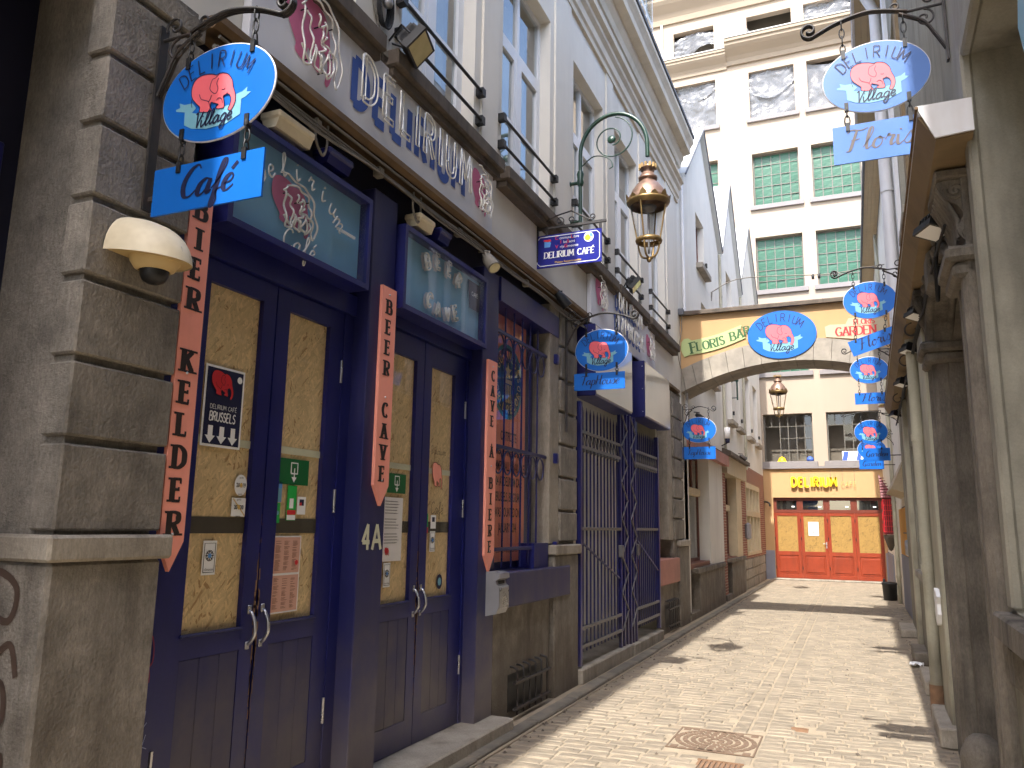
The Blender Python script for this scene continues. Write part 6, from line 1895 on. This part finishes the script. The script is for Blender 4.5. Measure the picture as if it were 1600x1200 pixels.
MB().lathe([(0, 0), (.1, .0), (.12, .06), (.09, .13), (.03, .17), (0, .17)], (-1.25, YF + .05, 3.91), 10).build('bag', 'blue_paint', t)
t = thing('printed_box', 'white and blue cardboard box on the right window ledge', 'box', (0, YF + .05, 3.92))
MB().cbox(-.25, .5, YF - .02, YF + .15, 3.908, 4.22, b=.01).build('carton', 'white', t)
m = MB()
for a, b in ((-.25, -.1), (.18, .3)): m.poly([(a, 3.92), (b, 3.92), (b + .06, 4.21), (a + .06, 4.21)], Frame((0, YF - .02, 0)), .002)
m.build('blue_print', 'blue_paint', t)
t = thing('brown_pipe_bracket', 'little iron hook at the corner left of the orange doors', 'hook', (-2.75, YF - .1, 2.5))
MB().tube(catmull([Vector((-2.77, YF - .09, 2.55)), Vector((-2.7, YF - .25, 2.55)), Vector((-2.6, YF - .3, 2.5)), Vector((-2.58, YF - .28, 2.4))], 4), .03, 8).build('hook', 'iron', t)
# ---------------------------------------------------------------- right-hand side (its line opens by one degree)
RZ = -0.0165
def rthing(name, label, cat, group=None, y=0.0):
    """a thing whose own space lies along the right wall: x = 0 is the wall, street at x < 0"""
    return thing(name, label, cat, (.56, 0, 0), group, RZ, local=True)
# -- nearest house: plastered window bay and carved stone doorway
p1 = rthing('portal_house', 'cream plastered house with a blackened carved stone doorway on the right', 'building')
frw = Frame((0, 0, 0), (0, -1, 0), (0, 0, 1), (-1, 0, 0))
m = MB()
holed(m, frw, 9.0, 9.0, [(-4.12, -1.6, 1.28, 3.95)], .5, -4.38, 0)
m.box(.5, 5, -9, 15, 0, 9)
m.build('wall', 'wall_right', p1)
MB().quad((0, 7.1, 3.5), (0, 4.381, 3.5), (0, 4.381, 9), (0, 7.1, 9)).build('upper_wall', 'wall_right', p1)
MB().box(.42, .49, 1.6, 4.12, 1.28, 3.95).build('window_back', 'wall_right', p1)
MB().cbox(-.02, .03, 4.1, 4.24, 1.29, 4.02, b=.012).build('window_surround', 'wall_right', p1)
MB().cbox(-.02, .03, 1.5, 4.099, 3.93, 4.06, b=.012).build('window_surround', 'wall_right', p1)
MB().cbox(-.075, .4, 1.45, 4.3, 1.15, 1.27, b=.012).build('window_sill', 'stone_dark', p1)
MB().cbox(-.04, .06, 4.02, 4.22, .95, 1.15, b=.03).build('sill_corbel', 'stone_dark', p1)
MB().box(-.03, -.001, 1.4, 4.36, 0, .5).build('dado', 'stone_dark', p1)
prof = [(.0, 8.75), (-.1, 8.8), (-.12, 8.9), (-.22, 8.95), (-.24, 9.05), (.3, 9.1)]
MB().extrude(prof, 'y', -9, 5.49).build('eaves', 'tan', p1)
MB().extrude([(-.25, 9.06), (4.9, 11.8), (4.9, 11.7), (-.2, 9.04)], 'y', -9, 5.49).build('roof', 'slate', p1)
# doorway: moulded jambs, reveal, impost, carved head
def jamb(y0, y1, s):
    """s=+1 far jamb (mouldings towards the opening at small y), -1 near jamb"""
    P = [(.45, 0), (.28, 0), (.28, .03), (.2, .03), (.2, .06), (.06, .06), (.05, .1), (-.02, .1), (-.05, .13), (-.05, .19), (-.02, .21), (-.02, .31), (-.06, .33), (-.06, .4), (-.03, .43), (.45, .43)]
    w = y1 - y0
    P = [(x, (y0 + u * w / .43) if s > 0 else (y1 - u * w / .43)) for x, u in P]
    return MB().extrude(P if s > 0 else P[::-1], 'z', 0, 3.06).build('door_jamb', 'stone_dark', p1)
jamb(6.62, 7.1, 1); jamb(4.4, 4.86, -1)
MB().box(.40, .46, 4.7, 6.8, 0, 3.5).build('door_leaf', 'navy_dark', p1)
for yy in (4.95, 5.45, 5.95): MB().cbox(.385, .4, yy, yy + .42, .2, 1.2, b=.02).cbox(.385, .4, yy, yy + .42, 1.35, 2.9, b=.02).build('door_panel', 'navy_dark', p1)
m = MB()
n = 20; yc = 5.74; hw = .9
def az_(u): return 3.02 + .33 * math.sqrt(max(0, 1 - u * u))
for i in range(n):
    u0 = -1 + 2 * i / n; u1 = -1 + 2 * (i + 1) / n
    ya, yb = yc + hw * u0, yc + hw * u1
    m.quad((-.03, ya, az_(u0)), (-.03, yb, az_(u1)), (-.03, yb, 3.46), (-.03, ya, 3.46))
    m.quad((-.03, ya, az_(u0)), (-.03, yb, az_(u1)), (.4, yb, az_(u1)), (.4, ya, az_(u0)))
m.box(-.03, .4, 6.64, 7.1, 3.061, 3.46).box(-.03, .4, 4.4, 4.84, 3.061, 3.46)
m.quad((-.03, 4.4, 3.46), (-.03, 7.1, 3.46), (.4, 7.1, 3.46), (.4, 4.4, 3.46))
m.build('door_head', 'stone_dark', p1)
for off, r_, x_ in ((.05, .04, -.05), (.14, .03, -.04), (.0, .025, .08), (.0, .022, .2)):
    P = [(x_, yc + (hw + off) * math.cos(a), 3.02 + (.33 + off * .7) * math.sin(a)) for a in [PI * i / 24 for i in range(25)]]
    MB().tube(P, r_, 8).build('arch_moulding', 'stone_dark', p1)
for y_ in (6.86, 4.62):
    m = MB().cbox(-.13, .42, y_ - .26, y_ + .26, 2.98, 3.06, b=.02).cbox(-.1, .42, y_ - .22, y_ + .22, 2.9, 2.98, b=.02)
    m.build('impost', 'stone_dark', p1)
    m = MB()
    S_ = catmull([Vector((q[0], q[1], 0)) for q in ((.1, 3.07), (.02, 3.07), (-.03, 3.1), (-.06, 3.15), (-.045, 3.2), (-.03, 3.24), (-.05, 3.29), (-.1, 3.33), (-.13, 3.38), (-.12, 3.43), (.1, 3.43))], 4)
    m.extrude([(q.x, q.y) for q in S_], 'y', y_ - .2, y_ + .2)
    m.cbox(-.15, .3, y_ - .24, y_ + .24, 3.431, 3.48, b=.01)
    for yy in (y_ - .2,):
        m.tube([(-.055 - u, yy, z) for u, z in spiral((0, 3.37), .045, .006, R(20), R(-560), 30)], .011, 6)
        m.tube([(-.01 - u, yy, z) for u, z in spiral((0, 3.14), .032, .005, R(180), R(640), 26)], .009, 6)
    for k in range(7):
        m.tube([(-.05, y_ - .17 + k * .055, 3.12), (-.055, y_ - .17 + k * .055, 3.22), (-.09, y_ - .17 + k * .055, 3.31), (-.135, y_ - .17 + k * .055, 3.4)], .014, 6)
    m.build('carved_corbel', 'stone_dark', p1)
m = MB().cbox(-.12, .3, 5.58, 5.9, 3.2, 3.46, b=.03)
m.tube([(-.06 - u, 5.575, z) for u, z in spiral((.0, 3.36), .05, .006, R(20), R(-560), 28)], .012, 6)
m.build('keystone', 'stone_dark', p1)
m = MB()
rr = random.Random(21)
for k in range(34):
    y_ = rr.uniform(4.5, 7.0); z_ = rr.uniform(3.36, 3.46)
    m.lathe([(0, -.04), (.03, -.03), (.045, 0), (.03, .035), (0, .045)], (-.05 - rr.uniform(0, .03), y_, z_), 8, 'x')
m.build('carved_leaves', 'stone_dark', p1)
t = rthing('guard_stone', 'rounded dark guard stone at the foot of the carved doorway', 'guard stone')
MB().lathe([(.13, 0), (.125, .2), (.13, .22), (.12, .27), (.09, .33), (.05, .365), (0, .375)], (-.0, 6.02, 0), 18).build('stone', 'stone_dark', t)
# -- second house: cream front with pipes under deep board eaves
p2 = rthing('cream_house', 'cream house with downpipes and boarded eaves in the middle of the right side', 'building')
m = MB()
H2 = [(-9.75, -8.75, 5.0, 7.4), (-13.8, -12.8, 5.0, 7.4), (-11.8, -10.3, 1.15, 2.75)]
holed(m, frw, -7.101, 9.0, H2, .18, -15.2, 0)
m.box(.5, 5, 7.11, 15.2, 0, 9)
m.quad((0, 15.2, 0), (0, 15.2, 9), (.6, 15.2, 9), (.6, 15.2, 0))
m.build('wall', 'wall_right', p2)
for a, b, c, d in H2:
    ya, yb = -b, -a
    f = MB().box(.08, .13, ya, ya + .07, c, d).box(.08, .13, yb - .07, yb, c, d).box(.08, .13, ya + .071, yb - .071, d - .07, d).box(.08, .13, ya + .071, yb - .071, c, c + .07)
    w = f.build('window', 'green_paint' if c < 2 else 'pvc', p2)
    MB().quad((.1, ya, c), (.1, yb, c), (.1, yb, d), (.1, ya, d)).build('pane', 'pane_mirror', w)
    MB().quad((.17, ya, c), (.17, yb, c), (.17, yb, d), (.17, ya, d)).build('curtain', 'room_dark', w)
    MB().cbox(-.06, .1, ya - .05, yb + .05, c - .1, c - .005, b=.01).build('window_sill', 'stone_light', p2)
n = 0
x = -.335
while x < -.02:
    MB().box(x, min(x + .085, -.002), 5.5, 15.25, 9.0, 9.025).build('eaves_board', 'tan_board', p2); x += .088
MB().cbox(-.38, -.337, 5.5, 15.25, 8.97, 9.12, b=.006).build('gutter_board', 'pipe_white', p2)
MB().tube([(-.32, 5.5, 9.08), (-.32, 15.25, 9.08)], .045, 10).build('gutter', 'slate', p2)
MB().extrude([(-.385, 9.13), (4.9, 11.9), (4.9, 11.8), (-.36, 9.03)], 'y', 5.5, 15.25).build('roof', 'slate', p2)
for y0, y1 in ((9.95, 10.15), (11.35, 11.5), (12.2, 12.55)):
    MB().cbox(-.05, .01, y0, y1, 3.7, 8.99, b=.008).build('wall_strip', 'pipe_white', p2)
MB().cbox(-.035, .01, 8.1, 8.35, 3.7, 8.99, b=.008).build('wall_strip', 'tan', p2)
m = MB().tube([(-.1, 10.75, 3.7), (-.1, 10.75, 8.6), (-.2, 10.75, 8.85), (-.3, 10.75, 9.04)], .07, 12)
for z in (4.3, 6.0, 7.8): m.tube([(-.1, 10.75, z - .02), (-.1, 10.75, z + .02)], .082, 12)
m.build('downpipe', 'pipe_white', p2)
m = MB().tube([(-.09, 11.95, 3.7), (-.09, 11.95, 8.9)], .05, 10); m.build('downpipe', 'pipe_white', p2)
m = MB().tube([(-.1, 8.3, .02), (-.1, 8.3, 3.45)], .052, 12)
for z in (.28, 1.3, 2.5): m.tube([(-.1, 8.3, z - .03), (-.1, 8.3, z + .03)], .06, 12)
m.build('downpipe', 'pipe_cream', p2)
MB().tube([(-.1, 8.3, .0), (-.1, 8.3, .28)], .064, 12).build('pipe_shoe', 'rust', p2)
MB().cbox(-.07, .01, 7.3, 8.0, .0, 3.46, b=.01).build('shop_post', 'pipe_cream', p2)
MB().cbox(-.05, .01, 8.5, 8.75, .0, 3.46, b=.01).build('shop_post', 'pipe_cream', p2)
MB().cbox(-.06, .01, 12.2, 12.5, .0, 3.46, b=.01).build('shop_post', 'pipe_cream', p2)
MB().cbox(-.17, .1, 7.15, 8.1, 0, .15, b=.012).build('door_step', 'stone_light', p2)
MB().cbox(-.15, .1, 9.3, 10.3, 0, .14, b=.012).build('door_step', 'stone_light', p2)
MB().cbox(-.16, .1, 11.3, 12.2, 0, .15, b=.012).build('door_step', 'stone', p2)
MB().cbox(-.22, .1, 14.1, 15.2, 0, .12, b=.012).build('door_step', 'stone_light', p2)
t = rthing('wall_plaque', 'broken white ornamental plaque low on the cream wall by the doorway', 'plaque')
P = [(0, -.14), (.08, -.12), (.13, -.04), (.1, .04), (.14, .1), (.06, .16), (0, .13), (-.06, .16), (-.14, .1), (-.1, .04), (-.13, -.04), (-.08, -.12)]
MB().prism([(a * 1.1, b) for a, b in P], Frame((-.071, 7.62, 1.0), (0, -1, 0), (0, 0, 1), (-1, 0, 0)), .03).build('plate', 'white', t)
t = rthing('wall_board', 'narrow white board fixed between the posts under the canopy', 'board')
MB().cbox(-.035, -.003, 9.2, 9.75, 2.35, 3.2, b=.006).build('board', 'pipe_white', t)
t = rthing('poster', 'torn blue and white poster at the right edge of the picture', 'poster')
P = MB().prism([(-.5, -.1), (-.2, -.3), (.02, -.2), (.08, -.05), (.03, .05), (.02, .5), (-.5, .5)], Frame((.03, 2.95, 3.45), (0, 1, 0), (0, 0, 1), (-1, 0, 0)), .004)
P.build('sheet', 'banner', t)
m = MB(); ftext(m, 'DELIRIUM', Frame((.025, 2.75, 3.75), (0, 1, 0), (0, 0, 1), (-1, 0, 0)), .08); m.build('print', 'teal_navy', t)
# -- canopy along the first two houses
t = rthing('canopy', 'long canopy with tan soffit running under the right-hand signs', 'canopy')
MB().extrude([(-.235, 3.66), (0.0, 3.66), (0.0, 3.62), (-.225, 3.62)], 'y', 4.02, 14.2).build('top_board', 'pipe_white', t)
MB().extrude([(-.232, 3.619), (-.002, 3.619), (-.002, 3.49), (-.16, 3.49)], 'y', 4.03, 14.19).build('soffit', 'tan', t)
MB().prism([(.0, 3.5), (.0, 3.665), (-.238, 3.668), (-.165, 3.49)], Frame((0, 4.02, 0)), .012).build('end_panel', 'pipe_white', t)
m = MB().tube([(-.235, 4.0, 3.655), (-.235, 14.2, 3.655)], .009, 6); m.build('drip_edge', 'brown_wood', t)
for i, (y_, lb) in enumerate(((4.9, 'black floodlight under the canopy nearest the viewer'), (6.9, 'second floodlight under the canopy'), (8.3, 'third floodlight under the canopy'), (10.2, 'fourth floodlight under the canopy'), (13.0, 'farthest floodlight under the canopy'))):
    x_ = .56 + .0165 * y_
    floodlight((x_ - .12, y_, 3.36), (-.25, -.1, -.95), lb, .17 if i else .2, 'white', 'floodlights', wall=(x_ - .02, y_ + .05, 3.47))
t = rthing('scroll_brackets', 'rusty scrolled iron hooks fixed to the canopy soffit', 'hooks')
for y_ in (7.6, 9.0, 11.6): MB().tube([(-.12 + u, y_, z) for u, z in spiral((0, 3.38), .07, .03, R(90), R(400), 18)], .008, 6).build('hook', 'iron', t)
t = rthing('cable_run', 'dark tangle of cables hanging on the wall under the canopy', 'cable')
m = MB()
for k in range(5):
    P = [Vector((-.05 - .012 * k, 4.6 + i * .9, 3.42 - .03 * k + rr.uniform(-.05, .04))) for i in range(11)]
    m.tube(catmull(P, 4), .009, 5)
m.tube(catmull([Vector((-.08, 5.2, 3.42)), Vector((-.1, 5.25, 3.2)), Vector((-.09, 5.4, 3.05)), Vector((-.06, 5.5, 3.3))], 5), .012, 6)
m.build('cables', 'rubber', t)
# -- third house
p3 = thing('yellow_house', 'shaded house with ochre and grey ground floor on the right beyond the arch', 'building', (.95, 21, 0))
X3 = .93
m = MB()
m.box(X3, 5, 15.3, 28.1, 0, 9)
m.build('wall', 'plaster', p3)
x = .61
while x < X3 - .01:
    MB().box(x, min(x + .075, X3 - .002), 15.3, 28.0, 9.0, 9.025).build('eaves_board', 'tan_board', p3); x += .078
MB().cbox(.56, .605, 15.3, 28.0, 8.97, 9.12, b=.006).build('gutter_board', 'slate', p3)
MB().extrude([(.56, 9.13), (4.9, 11.9), (4.9, 11.8), (.6, 9.03)], 'y', 15.3, 28.0).build('roof', 'slate', p3)
MB().cbox(X3 - .03, X3 - .001, 15.5, 19.4, 0, 1.15, b=.006).build('dado', 'grey_dado', p3)
MB().cbox(X3 - .025, X3 - .001, 15.5, 19.4, 1.151, 2.1, b=.006).build('ochre_panel', 'ochre', p3)
for z in (1.6, 2.1): MB().box(X3 - .03, X3 - .026, 16.0, 18.0, z - .012, z + .012).build('letter_slot', 'black', p3)
MB().extrude([(X3 - .002, 3.0), (X3 - .28, 2.4), (X3 - .002, 2.3)], 'y', 16.0, 18.5).build('door_hood', 'tan_board', p3)
pipe(p3, X3 - .06, 20.6, .0, 8.9, .045, 'pipe_cream')
MB().cbox(X3 - .03, X3, 24.0, 27.8, 0, 1.0, b=.006).build('dado', 'grey_dado', p3)
MB().cbox(X3 - .05, X3, 15.35, 15.6, 0, 3.2, b=.01).build('corner_post', 'pipe_cream', p3)
t = thing('meter_box', 'grey oval meter box on the right wall beyond the arch', 'meter box', (X3, 15.45, 1.35))
MB().lathe([(0, -.1), (.12, -.1), (.14, -.06), (.14, .0), (0, .0)], (X3 - .05, 15.4, 1.35), 16, 'x').build('case', 'mailbox_grey', t)
# red lattice lantern-case on the wall and the black bin below it
t = thing('red_menu_case', 'dark red carved case with pointed lattice top on the right wall', 'menu case', (X3, 22, 1.2))
Yc = 22.0
c0, c1 = .66, X3
m = MB().cbox(c0, c1, Yc - .16, Yc + .16, 1.55, 2.45, b=.01).build('case', 'crimson', t)
for z in (1.62, 1.9, 2.18):
    for k in range(3): MB().tube([(c0 - .004, Yc - .1 + k * .1, z), (c0 - .004, Yc - .1 + k * .1, z + .2)], .008, 6).build('lattice_bar', 'red', t)
q = MB()
for k in range(5): q.tube([(c0 + .02 + k * .05, Yc - .165, 1.6), (c0 + .02 + k * .05, Yc - .165, 2.42)], .008, 6)
for k in range(7): q.tube([(c0 + .01, Yc - .165, 1.62 + k * .13), (c1 - .01, Yc - .165, 1.62 + k * .13)], .008, 6)
q.build('front_lattice', 'red', t)
q = MB().add([(c0 - .02, Yc - .18, 2.46), (c1, Yc - .18, 2.46), (c1, Yc + .18, 2.46), (c0 - .02, Yc + .18, 2.46), (c0 - .04, Yc, 3.05)], [(0, 1, 4), (1, 2, 4), (2, 3, 4), (3, 0, 4), (0, 3, 2, 1)])
for k in range(8):
    z = 2.46 + k * .07; w = .18 * (1 - k / 9)
    q.tube([(c0 - .03, Yc - w - .004, z), (c1 - (c1 - c0) * k / 9 * .9, Yc - w - .004, z)], .012, 5)
q.build('pointed_top', 'crimson', t)
MB().lathe([(.0, -.4), (.05, -.36), (.1, -.2), (.14, -.08), (.16, 0), (0, 0)], (.8, Yc, 1.54), 14).build('base', 'sill_dark', t)
t = thing('rubbish_bin', 'small black rubbish bin at the foot of the right wall', 'bin', (.69, 21.4, 0))
MB().lathe([(0, 0), (.13, 0), (.15, .02), (.165, .36), (.18, .37), (.18, .41), (.16, .42), (0, .44)], (.69, 21.4, .0), 18).build('body', 'black', t)
MB().cbox(.55, .6, 21.36, 21.46, .36, .5, b=.01).build('clip', 'black', t)
t = thing('litter', 'crumpled white paper on the cobbles at the right', 'litter', (.6, 11.2, 0))
m = MB(); v = []
for i in range(7):
    for j in range(5):
        v.append((.53 + i * .025 + rr.uniform(-.01, .01), 11.1 + j * .04 + rr.uniform(-.01, .01), .012 + rr.uniform(0, .05)))
m.add(v, [(i * 5 + j, i * 5 + j + 1, (i + 1) * 5 + j + 1, (i + 1) * 5 + j) for i in range(6) for j in range(4)])
m.build('paper', 'litter', t)
t = thing('gold_wall_lamp', 'small gold shaded lamp on the right wall by the Garden signs', 'wall lamp', (.9, 15.2, 3.7))
MB().lathe([(.02, .06), (.09, .05), (.13, .0), (.0, .0)], (.62, 15.1, 3.78), 16).build('shade', 'brass', t)
MB().tube([(.93, 15.1, 3.9), (.7, 15.1, 3.92), (.62, 15.1, 3.84)], .012, 6).build('arm', 'iron', t)

# grit and small rubbish gathered along the kerbs
deb = MB()
rd = random.Random(77)
for k in range(260):
    if k % 3: x, y = -2.47 + abs(rd.gauss(0, .06)), rd.uniform(4.6, 20)
    else: x, y = rd.uniform(-2.4, .5), rd.uniform(5.0, 18)
    if k % 7 == 0: x = .52 + .012 * y - abs(rd.gauss(0, .05))
    s = rd.uniform(.004, .012); a = rd.uniform(0, 3.1); e = rd.uniform(1, 2.6)
    ca, sa = math.cos(a) * s, math.sin(a) * s
    P = [(x + ca * e, y + sa * e), (x - sa, y + ca), (x - ca * e, y - sa * e), (x + sa, y - ca)]
    deb.add([(q[0], q[1], .0) for q in P] + [(x, y, s * 1.2 + .003)], [(0, 1, 4), (1, 2, 4), (2, 3, 4), (3, 0, 4)])
d_ = deb.build('street_grit', 'sill_dark'); d_['kind'] = 'stuff'; tag(d_, 'dark grit and small rubbish scattered along the kerbs', 'grit')
